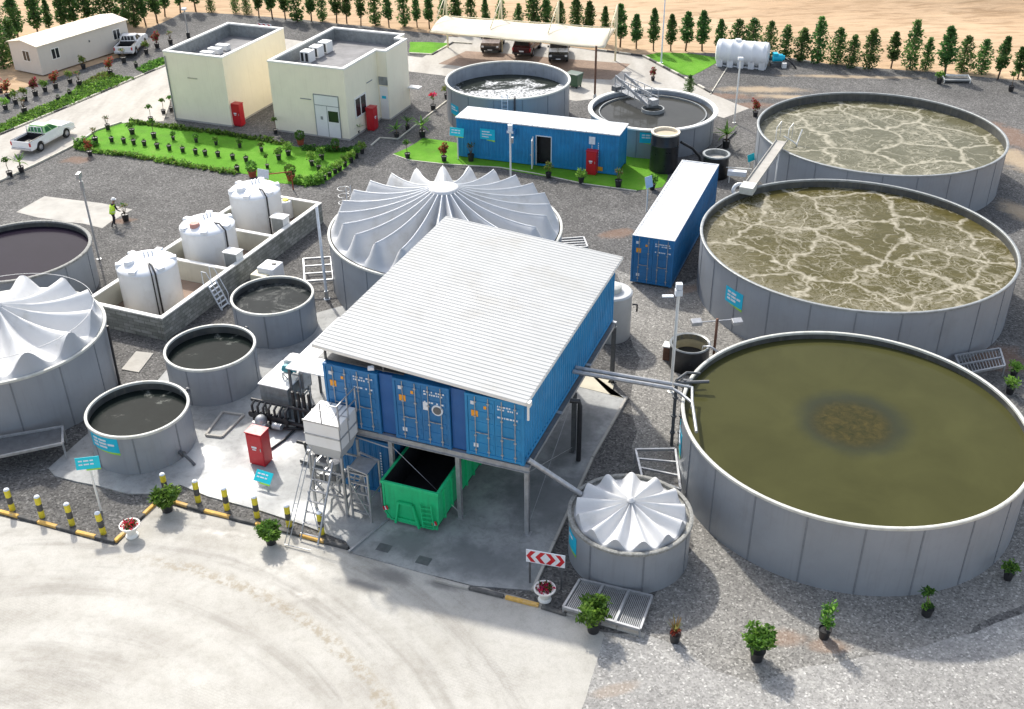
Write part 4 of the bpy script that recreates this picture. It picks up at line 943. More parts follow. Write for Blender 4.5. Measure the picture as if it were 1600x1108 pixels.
# inspection pit frame, green ibc, etc
a,b_,c_,d_=[G(*p,.06) for p in ((322,681),(348,645),(381,650),(347,684))]
mb=MB()
for p,q in ((a,b_),(b_,c_),(c_,d_),(d_,a)): mb.bar(p+Z*.05,q+Z*.05,.11,.11)
tag(mb.build('pit_frame',M['conc'],loc=(a+c_)/2,bevel=.01),'low grey frame round an inspection pit on the wet slab','frame')
# ---------------------------------------------------------------- pipes
mb=MB()
for off in (0,.34):
    mb.tube([B(.02,6.0+off,4.3),B(.5,6.0+off,4.3),G(1050,607-off*20,3.75)],.09,12)
p1=G(1050,607,3.75)
mb.tube([p1,p1+Vector((.35,-.25,-.1)),p1+Vector((.75,-.9,-.15)),T6.location+Vector((-6.7,-1.2,3.55))],.07,10).tube([p1+Vector((.1,.35,0)),p1+Vector((.9,.2,-.1)),T6.location+Vector((-6.6,.6,3.5))],.07,10)
tag(mb.build('sludge_pipes',M['steel'],smooth=True,loc=p1,auto=60),'pair of steel pipes bridging from the blue building to the olive tank','pipe')
b0=G(1049,696); mb=MB()
for dx in (0,.35):
    mb.tube([b0+Vector((dx,0,0)),b0+Vector((dx,.02,3.55))],.075,10)
    for zz in (.7,1.6,2.6): mb.tube([b0+Vector((dx,.0,zz)),b0+Vector((dx,.0,zz+.08))],.13,10)
mb.tube([b0+Vector((-.1,0,3.4)),b0+Vector((1.4,-.1,3.5))],.08,10).tube([b0+Vector((0,0,3.55)),b0+Vector((.5,.5,3.6)),b0+Vector((1.1,.5,3.55))],.06,8)
mb.tube([b0+Vector((.2,.1,3.3)),b0+Vector((.6,.1,3.3))],.2,12)
tag(mb.build('riser_pipes',M['steeld'],smooth=True,loc=b0,auto=60),'dark vertical riser pipes with valves beside the olive tank wall','pipe')
tube_thing('transfer_pipe','grey pipe running from the deck corner down to the small covered tank','pipe',[B(.12,.15,3.75),TS.location+Vector((-1.85,1.15,2.05))],.11,'steel')
for o_ in (0,): tube_thing('discharge_elbow','dark pipe elbow dropping from under the deck by the right column','pipe',[B(.0,5.2,3.3),B(.5,5.4,3.25),B(.55,5.4,3.0),B(.55,5.4,.1)],.11,'black')
# step platforms on the gravel
def grating(name,px,h,label,bars=3,grid=0,cat='platform',mat='steel',plate=False,legs=True):
    p=[G(*q,h) for q in px]; c=sum(p,Vector())/4; t=empty(name,(c.x,c.y,0),label,cat,'steel step platforms')
    mb=MB()
    for a,b in zip(p,p[1:]+p[:1]): mb.bar(a,b,.09,.12)
    for i in range(bars): f=(i+1)/(bars+1); mb.bar(p[0].lerp(p[3],f),p[1].lerp(p[2],f),.08,.08)
    mb.build('frame',M[mat],t,world=True)
    if legs:
        for a in p: MB().bar(a-Z*.06,Vector((a.x,a.y,0)),.07).build('leg',M[mat],t,world=True)
    if grid:
        mb=MB()
        for i in range(grid): f=(i+.5)/grid; mb.bar(p[0].lerp(p[1],f)-Z*.03,p[3].lerp(p[2],f)-Z*.03,.03,.04)
        mb.build('grating',M['steel'],t,world=True)
    if plate:
        d=Z*.03; MB()._add([q-d for q in p],[(0,1,2,3)]).build('deck_plate',M['steeld'],t,world=True)
    return t
grating('step_platform',[(906,906),(1019,932),(1000,984),(880,949)],.35,'wide steel grating platform at the foot of the small covered tank',0,42)
t=[o for o in bpy.data.objects if o.name.startswith('step_platform')][-1]
p=[G(*q,.35) for q in ((906,906),(1019,932),(1000,984),(880,949))]; mb=MB()
for f in (.33,.68): mb.bar(p[0].lerp(p[1],f)+Z*.02,p[3].lerp(p[2],f)+Z*.02,.09,.1)
mb.build('cross_bars',M['steel'],t,world=True)
grating('step_platform',[(993,703),(1055,702),(1063,765),(1003,745)],.7,'steel step frame with open bars between olive tank and deck',2)
grating('step_platform',[(474,405),(517,402),(521,437),(476,440)],.8,'white steel step frame beside wide covered tank and small dark tank',2)
grating('step_platform',[(1492,556),(1562,545),(1570,572),(1505,585)],.6,'steel step platform at the foot of the middle foam tank, far right',1,14)
grating('step_platform',[(872,374),(912,371),(918,386),(880,388)],.7,'small white steel step frame behind the ribbed roof',3)
t=grating('step_platform',[(-40,690),(98,667),(98,693),(-40,722)],.9,'long low steel platform with dark deck in front of left covered tank',0,0,plate=True)
mb=MB(); q0,q1=G(98,693,.55),G(-40,722,.55); mb.bar(q0,q1,.07,.08); mb.build('kick_rail',M['steel'],t,world=True)
# ---------------------------------------------------------------- fire cabinets
def fire_cabinet(px,py,label,w=.7,d=.55,h=1.75,rz=None):
    g=G(px,py,.05); t=empty('fire_cabinet',g,label,'fire cabinet','red fire hose cabinets',RZ if rz is None else rz)
    MB().box(-w/2,0,.06,w/2,d,h).box(-w/2+.04,.04,-.03,w/2-.04,d-.04,.06).build('cabinet',M['red'],t,bevel=.015)
    dr=MB().box(-w/2+.03,-.022,.12,w/2-.03,-.002,h-.06).build('door',M['red'],t,bevel=.006)
    MB().box(w/2-.12,-.05,h*.5,w/2-.08,-.023,h*.5+.16).build('handle',M['steel'],dr)
    MB().box(-.16,-.027,h*.56,.10,-.023,h*.62).box(-.13,-.027,h*.5,.06,-.023,h*.535).build('lettering',M['mark'],dr)
    mb=MB().box(-w/2-.03,-.04,h+.001,w/2+.03,d+.02,h+.05); mb.build('lid',M['red'],t,bevel=.01); return t
fire_cabinet(403,728,'red fire cabinet on the wet slab beside the cyan sign',.8,.62,1.72)
fire_cabinet(371,197,'red fire cabinet at the corner of the windowless cream building',.78,.6,1.75)
fire_cabinet(588,202,'red fire cabinet under the window of the cream building',.78,.6,1.75,RZ+R_(90))
fire_cabinet(923,273,'red fire cabinet in front of the blue cabin container',.75,.55,1.7)
# ---------------------------------------------------------------- cream buildings
def building(name,label,pts,h,roofz,loc):
    'flat roofed block with parapet; pts = plan in site coordinates, anticlockwise'
    t=empty(name,loc,label,'building'); n=len(pts); P2=[Vector((p[0],p[1],0)) for p in pts]
    def inset(d):
        out=[]
        for i in range(n):
            a,b,c=P2[i-1],P2[i],P2[(i+1)%n]; e1=(b-a).normalized(); e2=(c-b).normalized(); n1=Vector((-e1.y,e1.x,0)); n2=Vector((-e2.y,e2.x,0))
            k=(n1+n2); k/= (1+n1.dot(n2)); out.append(b+k*d)
        return out
    I=inset(.22); mb=MB()
    vs=[p for p in P2]+[p+Z*h for p in P2]; mb._add(vs,[(i,(i+1)%n,n+(i+1)%n,n+i) for i in range(n)])
    mb.build('wall',M['cream'],t,world=True)
    O2=inset(-.035); I2=inset(.25); mb=MB()
    vs=[p+Z*(h-.02) for p in O2]+[p+Z*(h+.10) for p in O2]+[p+Z*(h+.10) for p in I2]+[p+Z*(h-.02) for p in I2]
    mb._add(vs,[(i+a*n,(i+1)%n+a*n,((i+1)%n)+((a+1)%4)*n,i+((a+1)%4)*n) for a in range(4) for i in range(n)])
    mb.build('coping',M['coping'],t,world=True)
    mb=MB(); vs=[p+Z*roofz for p in I]+[p+Z*(h-.021) for p in I]; mb._add(vs,[(n+i,n+(i+1)%n,(i+1)%n,i) for i in range(n)]); mb.build('parapet_lining',M['rimg'],t,world=True)
    MB().poly([p+Z*roofz for p in I]).build('roof',M['roofg'],t,world=True)
    mb=MB(); P3=inset(-.02); vs=[p+Z*.0 for p in P3]+[p+Z*.14 for p in P3]+[p+Z*.14 for p in P2]; mb._add(vs,[(i+a*n,(i+1)%n+a*n,((i+1)%n)+(a+1)*n,i+(a+1)*n) for a in range(2) for i in range(n)]); mb.build('plinth',M['conc'],t,world=True)
    return t
a=Vector((-22.05,82.5,0)); h1=5.5
b1p=[a-U*5.45,a,a+V*9.0,a+V*9.0-U*5.45]
B1=building('pump_house','tall windowless cream building with flat roof, the left one of two',b1p,h1,h1-.95,a)
a=Vector((-12.26,79.1,0)); 
b2p=[a-U*6.55,a,a+V*5.25,a+V*5.25+U*.85,a+V*9.0+U*.85,a+V*9.0+U*.05,a+V*10.2+U*.05,a+V*10.2-U*6.55]
B2=building('control_house','tall cream building with white double door and window, the right one of two',b2p,5.5,5.5-.9,a)
def on(t,o,du,dv): return o+U*du+V*dv
def rbox(o,u0,v0,z0,u1,v1,z1,mb=None):
    mb=mb or MB(); c=o+U*((u0+u1)/2)+V*((v0+v1)/2)+Z*((z0+z1)/2); return mb.obox(c,U*((u1-u0)/2),V*((v1-v0)/2),Z*((z1-z0)/2))
mb=MB(); q=b1p[0]+U*.0-V*.06+U*.12; mb.tube([q+Z*.1,q+Z*5.2],.05,8); mb.build('downpipe',M['rimg'],B1,world=True)
for v in (2.4,3.5,4.6):
    mb=MB(); o=b1p[0]; rbox(o,1.6,v,h1-.94,2.7,v+.55,h1-.5,mb); mb.build('roof_vent',M['white'],B1,world=True,bevel=.02)
o=b2p[0]
for v in (3.2,4.6,6.0):
    mb=MB(); rbox(o,.9,v,4.65,1.75,v+.9,5.5,mb); c=mb.build('air_conditioner',M['white'],B2,world=True,bevel=.02)
    mb=MB(); cc=o+U*1.3+V*(v-.015)+Z*5.1
    rbox(o,1.0,v-.02,4.75,1.22,v-.003,5.4,mb); rbox(o,1.38,v-.02,4.75,1.62,v-.003,5.4,mb); mb.build('fan_grille',M['black'],c,world=False); c.children[0].location=-B2.location if 0 else Vector(); 
    ch=children(c)[0]; ch.data.transform(Matrix.Translation(-B2.location))
    mb=MB(); rbox(o,.8,v-.1,4.602,1.85,v+1.0,4.648,mb); mb.build('plinth_block',M['roofg'],B2,world=True)
mb=MB(); rbox(a,-2.72,-.03,.1,-2.66,-.002,3.0,mb); rbox(a,-1.05,-.03,.1,-.36,-.0015,2.0) if False else None
dr=MB(); rbox(a,-2.78,-.05,.12,-.72,-.004,3.35,dr); d=dr.build('door',M['white'],B2,world=True)
tr_=Matrix.Translation(-B2.location)
def sub(mb,name,mat,par):
    q=mb.build(name,mat,par); q.data.transform(tr_); return q
mb=MB(); rbox(a,-2.84,-.06,.1,-2.78,-.003,3.42,mb); rbox(a,-.72,-.06,.1,-.66,-.003,3.42,mb); rbox(a,-2.78,-.06,3.35,-.72,-.003,3.42,mb); rbox(a,-1.77,-.058,.12,-1.73,-.0505,2.55,mb); rbox(a,-2.78,-.058,2.55,-.72,-.0505,2.6,mb); sub(mb,'frame',M['rimg'],d)
mb=MB(); rbox(a,-1.66,-.065,1.35,-.80,-.051,2.2,mb); sub(mb,'window_pane',M['glass'],d)
mb=MB(); rbox(a,-2.35,-.06,1.45,-2.15,-.051,1.7,mb); sub(mb,'notice',M['rimg'],d)
# window on the right wall (facing +U)
mb=MB(); rbox(a,.004,1.15,1.35,.05,3.0,2.95,mb); wn=mb.build('window',M['coping'],B2,world=True)
mb=MB(); rbox(a,.051,1.28,1.47,.056,1.98,2.83,mb); rbox(a,.051,2.12,1.47,.056,2.87,2.83,mb); sub(mb,'pane',M['glass'],wn)
# white service door on the recess wall (facing -V... set back face)
o=a+V*5.25; mb=MB(); rbox(o,.10,-.05,.1,.78,-.004,2.75,mb); d=mb.build('service_door',M['white'],B2,world=True); mb=MB(); rbox(o,.25,-.06,1.75,.62,-.051,1.98,mb); sub(mb,'door_sign',M['cyan'],d)
mb=MB(); rbox(o,.06,-.06,2.85,.82,-.004,3.5,mb); mb.build('fanlight',M['rimg'],B2,world=True)
mb=MB(); rbox(a,-4.0,-.05,2.9,-3.05,-.004,2.96,mb); rbox(a,.004,3.3,3.55,.05,4.2,3.6,mb); rbox(b1p[1],-3.7,-.05,3.6,-2.7,-.004,3.68,mb); 
mb2=MB(); rbox(a,-4.0,-.05,2.9,-3.05,-.004,2.96,mb2); rbox(a,.004,3.3,3.5,.05,4.2,3.56,mb2); mb2.build('vent_strip',M['rimg'],B2,world=True)
mb2=MB(); rbox(b1p[1],-3.5,-.05,3.6,-2.6,-.004,3.67,mb2); mb2.build('vent_strip',pm('vent_olive',(.42,.40,.28),.1),B1,world=True)
mb=MB(); g=b2p[4]; rbox(g,.0,-.4,1.6,1.0,.3,1.7,mb); mb.build('outdoor_shelf',M['white'],B2,world=True)
# ---------------------------------------------------------------- chemical bund and white tanks
bw_=empty('bund_wall',(-18.485,49.255,0),'grey block bund wall with white coping round the white tanks','wall')
FR=Vector((-18.485,49.255,0)); BR=Vector((-12.25,64.18,0)); vv=(BR-FR).normalized(); uu=Vector((vv.y,-vv.x,0)); Lb=(BR-FR).length; Wb=5.0
def wall(mb,cp,p,q,th=.2,h=1.33):
    d=(q-p).normalized(); s=Vector((-d.y,d.x,0))
    mb.obox((p+q)/2+Z*(h/2),d*((q-p).length/2),s*(th/2),Z*(h/2)); cp.obox((p+q)/2+Z*(h+.035),d*((q-p).length/2),s*(th/2+.03),Z*.034)
FL=FR-uu*Wb; BL=BR-uu*Wb
d1=FR+vv*6.1; d2=FR+vv*10.75
mb=MB(); cp=MB()
th=Vector()
wall(mb,cp,FR,BR); wall(mb,cp,FL,BL)
wall(mb,cp,FL+uu*.13+vv*.1,FR-uu*.13+vv*.1); wall(mb,cp,BL+uu*.13-vv*.1,BR-uu*.13-vv*.1); wall(mb,cp,d1-uu*(Wb-.13),d1-uu*.13); wall(mb,cp,d2-uu*(Wb-.13),d2-uu*.13)
mb.build('block_wall',M['block'],bw_,world=True); cp.build('coping',M['coping'],bw_,world=True)
# cream rendered inner faces and floor
mb=MB()
for p,q in ((FL,BL),(FR,BR)):
    sgn=1 if p is FL else -1
    for s0,s1 in ((.22,5.98),(6.22,10.63),(10.87,Lb-.22)):
        a_=p+vv*s0+uu*(.104*sgn); b2=p+vv*s1+uu*(.104*sgn); mb.quad(a_+Z*.12,b2+Z*.12,b2+Z*1.32,a_+Z*1.32)
for c_,sg in ((d1,-1),(d2,-1),(BR-vv*.1,-1),(FR+vv*.1,1),(d1,1),(d2,1)):
    a_=c_-uu*(Wb-.24)+vv*(.106*sg); b2=c_-uu*.24+vv*(.106*sg); mb.quad(a_+Z*.12,b2+Z*.12,b2+Z*1.32,a_+Z*1.32)
mb.build('inner_render',pm('bund_render',(.56,.545,.46),.06,.8,.85,streak=.2,dirt=(.36,.34,.27),dirt_amt=.3),bw_,world=True)
MB().poly([FL+Z*.1,FR+Z*.1,BR+Z*.1,BL+Z*.1]).build('floor',pm('bund_floor',(.30,.22,.17),.2,1,.9),bw_,world=True)
def chem(label,x,y,r,h,rot,lid='pe',pipes=2):
    t=empty('chemical_tank',(x,y,.102),label,'chemical tank','white chemical tanks',rot)
    MB().lathe([(.01,0),(r*.99,0),(r,.05),(r*1.0,h-.05),(r*1.012,h),(r*1.0,h+.04),(r*.9,h+.16),(r*.55,h+.33),(r*.26,h+.40),(.01,h+.40)],n=72).build('shell',M['pe'],t,True,auto=50)
    for i in range(6):
        a=2*PI*i/6+.3; d=Vector((math.cos(a),math.sin(a),0)); e=Vector((-d.y,d.x,0)); MB().obox(d*(r*.86)+Z*(h+.16),d*(r*.14),e*.20,Z*.10).build('lifting_lug',M['pe'],t,bevel=.05)
    MB().lathe([(.3,h+.2),(.3,h+.46),(.26,h+.50),(.01,h+.50)],(-r*.45,-r*.35,0),24).build('manhole_lid',M[lid],t,True,auto=40)
    mb=MB()
    for i in range(3): mb.tube([(.2*i-.1,.1*i+.15,h+.38),(.2*i-.1,.1*i+.15,h+.66)],.06,8)
    mb.build('vent_stubs',M['pe'],t,True,auto=50)
    a=-R_(58)
    for i in range(pipes):
        aa=a-i*.12; d=Vector((math.cos(aa),math.sin(aa),0)); mb=MB(); mb.tube([d*(r*.45)+Z*(h+.34),d*(r*.75)+Z*(h+.42),d*(r+.09)+Z*(h+.1),d*(r+.09)+Z*.1],.05 if i==0 else .035,8)
        mb.build('fill_pipe',M['black'],t,True,auto=50)
    return t
g=G(324,354,2.5); g3=G(398,301,2.5)
chem('white chemical tank with two black pipes, nearest end of the bund',-20.1,53.25,1.62,2.5,0.)
chem('white chemical tank with a reddish lid in the middle of the bund',g.x,g.y,1.6,2.5,.35,lid='lidred',pipes=1)
chem('white chemical tank with one black pipe at the far end of the bund',g3.x,g3.y,1.6,2.55,.1,pipes=1)
# small drum and dosing things inside the far bund bay
mb=MB().mat(0).lathe([(.01,.1),(.42,.1),(.42,1.2),(.36,1.26),(.01,1.26)],n=28).mat(1).lathe([(.2,1.265),(.2,1.32),(.01,1.32)],n=20); g=G(447,322,.9); o=mb.build('dosing_drum',[M['pe'],M['yellow']],smooth=True,auto=40); o.location=(g.x,g.y,.05); tag(o,'white drum with yellow lid inside the far bay of the bund','drum')
for i,(px,py,l) in enumerate(((462,330,'small white dosing box on the bund floor, nearer the drum'),(470,325,'small white dosing box on the bund floor, by the far wall'))):
    mb=MB().box(-.3,-.25,0,.3,.25,.4).box(-.2,-.15,.4,.1,.15,.6).tube([(.2,0,.4),(.2,0,.7)],.06,8); g=G(px,py,.3); o=mb.build('dosing_box',M['pe'],bevel=.02); o.location=(g.x,g.y,.105); tag(o,l,'dosing box')
for i,(px,py,l) in enumerate(((365,404,'white electrical cabinet on the bund wall beside the middle white tank'),(438,349,'white electrical cabinet on the bund wall beside the far white tank'))):
    g=G(px,py,1.4); t=empty('electrical_cabinet',(g.x,g.y,0),l,'cabinet','electrical cabinets on the bund',RZ); 
    MB().box(-.45,-.3,.85,.45,.35,1.85).box(-.5,-.36,1.85,.5,.4,1.9).build('housing',M['white'],t,bevel=.01); MB().box(-.4,-.31,.9,.4,-.302,1.8).build('door',M['rimg'],t)
    mb=MB()
    for x in (-.3,.0,.3): mb.tube([(x,0,.85),(x+.05,.05,.05)],.05,8)
    mb.build('conduits',M['black'],t)
# ladder over the bund wall
g=G(318,500); h_=G(343,460,1.4); t=empty('ladder',(g.x,g.y,0),'white stile steps with handrails climbing over the bund wall','steps')
mb=MB(); q=FR+vv*3.9+uu*.12; 
for k in (0,.7):
    o=q+vv*k; mb.bar(o+uu*.75+Z*0,o+uu*.1+Z*1.45,.05,.06)
    mb.tube([o+uu*.8+Z*0,o+uu*.8+Z*.8,o+uu*.1+Z*2.25,o-uu*.2+Z*2.25,o-uu*.2+Z*1.45],.022,6)
mb.build('side_rails',M['mark'],t,world=True); mb=MB()
for i in range(6): f=(i+.5)/6; o=q+uu*(.75-.65*f)+Z*(1.45*f); mb.obox(o+vv*.35,vv*.36,uu*.06,Z*.012)
mb.build('treads',M['mark'],t,world=True)
# white tote with orange stain beside the small dark tanks
g=G(430,440,0); t=empty('chemical_tote',(g.x-.2,g.y-.3,.04),'white plastic tote with an orange stained side by the small tanks','tote',None,RZ)
MB().box(-.55,-.4,.12,.55,.75,1.15).build('bottle',M['pe'],t,bevel=.06); MB().box(-.6,-.45,0,.6,.8,.115).build('pallet',M['steeld'],t); MB().lathe([(.13,1.151),(.13,1.2),(.01,1.2)],(.2,.3,0),16).build('cap',M['black'],t)
g=G(413,448,0); t=empty('chemical_tote',(g.x,g.y,.04),'low cream tote with orange stains, left of the white tote','tote',None,RZ); MB().box(-.6,-.4,.1,.45,.5,.85).build('bottle',pm('stained_pe',(.72,.68,.5),.08,2,.5,dirt=(.55,.25,.05),dirt_amt=.7,dscale=2),t,bevel=.06); MB().box(-.62,-.42,0,.47,.52,.095).build('pallet',M['steeld'],t)
# white tank at the right of the building, black vessels
t=empty('water_tank',(5.25,49.35,0),'plain white upright tank partly hidden behind the right end of the blue building','tank')
MB().lathe([(.01,0),(1.02,0),(1.05,.05),(1.05,2.55),(1.08,2.6),(1.0,2.68),(.01,2.72)],n=56).build('shell',M['pipegrey'],t,True,auto=40)
MB().lathe([(.5,2.7),(.5,2.95),(.4,3.02),(.01,3.05)],n=28).build('lid',M['glass'] if 0 else M['rimw'],t,True,auto=40)
mb=MB().tube([(1.05,-.3,2.0),(1.3,-.35,2.0),(1.3,-.35,1.6)],.05,8); mb.build('overflow_pipe',M['black'],t)
t=empty('black_vessel',(11.0,72.55,.02),'tall black round vessel with cream rim beside the clarifier tank','tank','black round vessels')
MB().lathe([(.01,0),(1.0,0),(.98,1.9),(1.02,1.95),(1.0,2.0),(.97,2.75)],n=48).build('shell',M['hdpe'],t,True,auto=40); MB().lathe([(.97,2.70),(1.02,2.72),(1.02,2.82),(.86,2.82),(.86,2.6)],n=48).build('rim',pm('vessel_rim',(.68,.62,.5),.08),t,True,auto=40); MB().lathe([(.001,2.62),(.86,2.62)],n=48).build('contents',pm('settled_silt',(.50,.42,.30),.12,2,.8),t)
g=G(1170-10,235); t=empty('black_vessel',(14.45,71.2,.02),'low black round vessel with open top behind the end container','tank','black round vessels')
MB().lathe([(.01,0),(.9,0),(.9,1.6)],n=40).build('shell',M['hdpe'],t,True); MB().lathe([(.9,1.55),(.96,1.56),(.96,1.66),(.8,1.66),(.8,1.2)],n=40).build('rim',M['rimg'],t,True,auto=40); MB().lathe([(.001,1.3),(.8,1.3)],n=40).build('contents',M['conc'],t); 
t=empty('black_vessel',(8.95,46.2,.02),'black round dosing vessel with cream inside between olive tank and building','tank','black round vessels')
MB().lathe([(.01,0),(.98,0),(1.0,1.3)],n=48).build('shell',M['hdpe'],t,True); MB().lathe([(.90,1.0),(.90,1.3),(1.0,1.34),(1.04,1.28)],n=48).build('rim',M['rimg'],t,True,auto=50); MB().lathe([(.9,.2),(.9,1.29)],n=48).build('lining',pm('cream_lining',(.5,.44,.28),.1,2),t,True); MB().lathe([(.001,.55),(.9,.55)],n=48).build('contents',M['black'],t); MB().tube([(.5,-.4,.6),(.6,-.5,1.4),(.9,-.7,1.5),(1.3,-1.,1.3)],.06,8).build('inlet_pipe',M['steel'],t,True)
g=G(1045,566); t=empty('pump_box',(g.x,g.y+.3,0),'small dark pump box with pale lid left of the dosing vessel','box',None,RZ); MB().box(-.25,-.2,0,.25,.25,.8).build('housing',M['rust'],t,bevel=.02); MB().box(-.3,-.25,.8,.3,.3,.86).build('lid',M['coping'],t)
# link pipes near clarifier
tube_thing('black_hose','thick black hose from the clarifier wall down behind the end container','hose',[G(1064,222,2.2),G(1082,232,1.6),G(1093,245,.9),G(1096,262,.2)],.10,'black')
tube_thing('black_hose','long thin black hose across gravel to the clarifier tank','hose',[G(1100,247,.15),G(1118,232,.1),G(1132,222,.1),G(1150,205,.1)],.06,'black')
# ---------------------------------------------------------------- vehicles (local x = forward)
def loft(mb,secs,closed=True,caps=True):
    n=len(secs[0]); vs=[p for s in secs for p in s]
    fs=[(i*n+j,i*n+(j+1)%n,(i+1)*n+(j+1)%n,(i+1)*n+j) for i in range(len(secs)-1) for j in range(n)]
    if caps: fs+=[tuple(range(n))[::-1],tuple((len(secs)-1)*n+j for j in range(n))]
    return mb._add(vs,fs)
def vehicle(label,loc,rz,kind='pickup',paint='carpaint',cat='pickup truck',name='pickup_truck',glass='glass',stripe=None):
    t=empty(name,loc,label,cat,None,rz); mb=MB()
    Lf,Lr,w=(2.62,-2.62,.90) if kind=='pickup' else ((2.35,-2.35,.92) if kind=='suv' else (2.3,-2.3,.88))
    wb=1.55 if kind=='pickup' else 1.4; ar=.44
    # body sides: outline with wheel arches, extruded with tumblehome
    def outline():
        bz=.36
        o=[(Lr,.48),(Lr+.05,bz)]
        for cx in (-wb,wb):
            for i in range(9):
                a=PI-PI*i/8; o.append((cx+ar*math.cos(a),max(.38+ar*math.sin(a),bz)))
        o+= [(Lf-.12,bz),(Lf,.55),(Lf-.02,.82)]
        if kind=='pickup': o+=[(Lf-.35,1.02),(1.15,1.10),(.9,1.12),(-.75,1.12),(-.8,1.10),(Lr+.02,1.08)]
        elif kind=='suv': o+=[(Lf-.3,1.02),(1.05,1.10),(.8,1.12),(-2.2,1.12),(Lr,1.0)]
        else: o+=[(Lf-.4,.88),(1.0,.95),(.8,.97),(-1.7,.97),(Lr+.05,.92)]
        return o
    ol=outline(); n=len(ol)
    def W(z): return w-(.05 if z>.9 else 0)-(.04 if z<.45 else 0)
    if kind!='pickup':
        loft(mb,[[(x,-W(z),z) for x,z in ol],[(x,W(z),z) for x,z in ol]])
    else:
        loft(mb,[[(x,-W(z),z) for x,z in ol],[(x,-W(z)+.09,z) for x,z in ol]]); loft(mb,[[(x,W(z)-.09,z) for x,z in ol],[(x,W(z),z) for x,z in ol]])
        fr=[(x,z) for x,z in ol]
        # bonnet + front block
        mb.box(1.0,-w+.12,.4,Lf-.30,w-.12,1.02)
        loft(mb,[[(Lf-.02,-w+.07,.5),(Lf-.02,w-.07,.5),(Lf-.03,w-.07,.85),(Lf-.03,-w+.07,.85)],[(Lf-.36,-w+.07,.4),(Lf-.36,w-.07,.4),(Lf-.36,w-.07,1.035),(Lf-.36,-w+.07,1.035)],[(1.0,-w+.07,.4),(1.0,w-.07,.4),(1.0,w-.07,1.115),(1.0,-w+.07,1.115)]])
        mb.box(-.78,-w+.1,.4,1.0,w-.1,1.115)
        mb.box(Lr+.0,-w+.1,.55,Lr+.07,w-.1,1.07)     # tailgate
    b=mb.build('body',M[paint],t,bevel=.03)
    if kind=='pickup':
        mb=MB().box(Lr+.08,-w+.1,.62,-.80,w-.1,.66).box(Lr+.071,-w+.1,.66,Lr+.085,w-.1,1.05).box(-.80,-w+.1,.66,-.785,w-.1,1.1).box(Lr+.08,-w+.091,.66,-.8,-w+.105,1.07).box(Lr+.08,w-.105,.66,-.8,w-.091,1.07)
        mb.box(Lr+.04,-w+.03,1.082,-.8,-w+.10,1.11).box(Lr+.04,w-.10,1.082,-.8,w-.03,1.11)
        mb.build('bed_liner',M['black'],t)
        mb=MB()
        for y in (-.65,-.3,0,.3,.65): mb.tube([(-.86,y,1.1),(-.86,y,1.62)],.022,6)
        mb.tube([(-.86,-.72,1.1),(-.86,-.66,1.62),(-.86,.66,1.62),(-.86,.72,1.1)],.03,6); mb.build('rack_bars',M['carpaint'],t,True)
        g0=[(-.74,-.82),(1.0,-.82),(1.0,.82),(-.74,.82)]; g1=[(-.52,-.66),(.18,-.66),(.18,.66),(-.52,.66)]; zb,zt=1.115,1.62
    elif kind=='suv':
        g0=[(-2.25,-.84),(1.0,-.84),(1.0,.84),(-2.25,.84)]; g1=[(-2.0,-.68),(.2,-.68),(.2,.68),(-2.0,.68)]; zb,zt=1.115,1.74
    else:
        g0=[(-1.75,-.80),(1.0,-.80),(1.0,.80),(-1.75,.80)]; g1=[(-1.1,-.64),(.15,-.64),(.15,.64),(-1.1,.64)]; zb,zt=.965,1.45
    mb=MB(); loft(mb,[[(x,y,zb) for x,y in g0],[(x,y,zt-.05) for x,y in g1],[(x*.98,y*.96,zt) for x,y in g1]]); mb.build('cabin',M[stripe or paint],t,bevel=.03)
    # glazing: panes slightly proud of the cabin faces
    mb=MB()
    def pane(i,u0,u1,v0,v1):
        a,b2=Vector((*g0[i],zb)),Vector((*g0[(i+1)%4],zb)); c,d=Vector((*g1[(i+1)%4],zt-.05)),Vector((*g1[i],zt-.05))
        nrm=(b2-a).cross(d-a).normalized()*.008
        f=lambda u,v:(a.lerp(b2,u)).lerp(d.lerp(c,u),v)+nrm
        mb.quad(f(u0,v0),f(u1,v0),f(u1,v1),f(u0,v1))
    pane(1,.06,.94,.08,.92); pane(3,.08,.92,.12,.9)
    if kind=='pickup': pane(0,.06,.47,.1,.88); pane(0,.52,.90,.1,.88); pane(2,.10,.48,.1,.88); pane(2,.53,.94,.1,.88)
    else:
        for i,o in ((0,0),(2,1)):
            for u0,u1 in ((.04,.32),(.36,.62),(.66,.9)):
                if o: u0,u1=1-u1,1-u0
                pane(i,u0,u1,.1,.88)
    mb.build('windows',M[glass],t)
    for sx in (-1,1):
        for sy in (-1,1):
            c=Vector((sx*wb,sy*(w-.11),.37)); h=empty('wheel',c,None,None) if 0 else None
            mb=MB(); prof=[(.20,-.11),(.34,-.115),(.37,-.08),(.37,.08),(.34,.115),(.20,.11)]
            mb.lathe(prof,(0,0,0),28); wh=mb.build('wheel',M['rubber'],t,True,auto=40); wh.data.transform(Matrix.Rotation(PI/2,4,'X')); wh.location=c
            mb=MB().lathe([(.205,-.10),(.205,.02*1)],(0,0,0),24).lathe([(.001,.07),(.06,.075),(.19,.04),(.205,.10)],(0,0,0),24)
            for k_ in range(6): a=k_*PI/3; mb.obox((.12*math.cos(a),.12*math.sin(a),.07),(.08*math.cos(a),.08*math.sin(a),0),(-.025*math.sin(a),.025*math.cos(a),0),(0,0,.015))
            rm=mb.build('rim',M['alloy'],wh,True,auto=40); rm.data.transform(Matrix.Rotation(-sy*PI/2,4,'X'))
    for y in (-w+.10,w-.32): MB().box(Lf-.06,y,.66,Lf+.004,y+.22,.82).build('headlight',M['mark'],t)
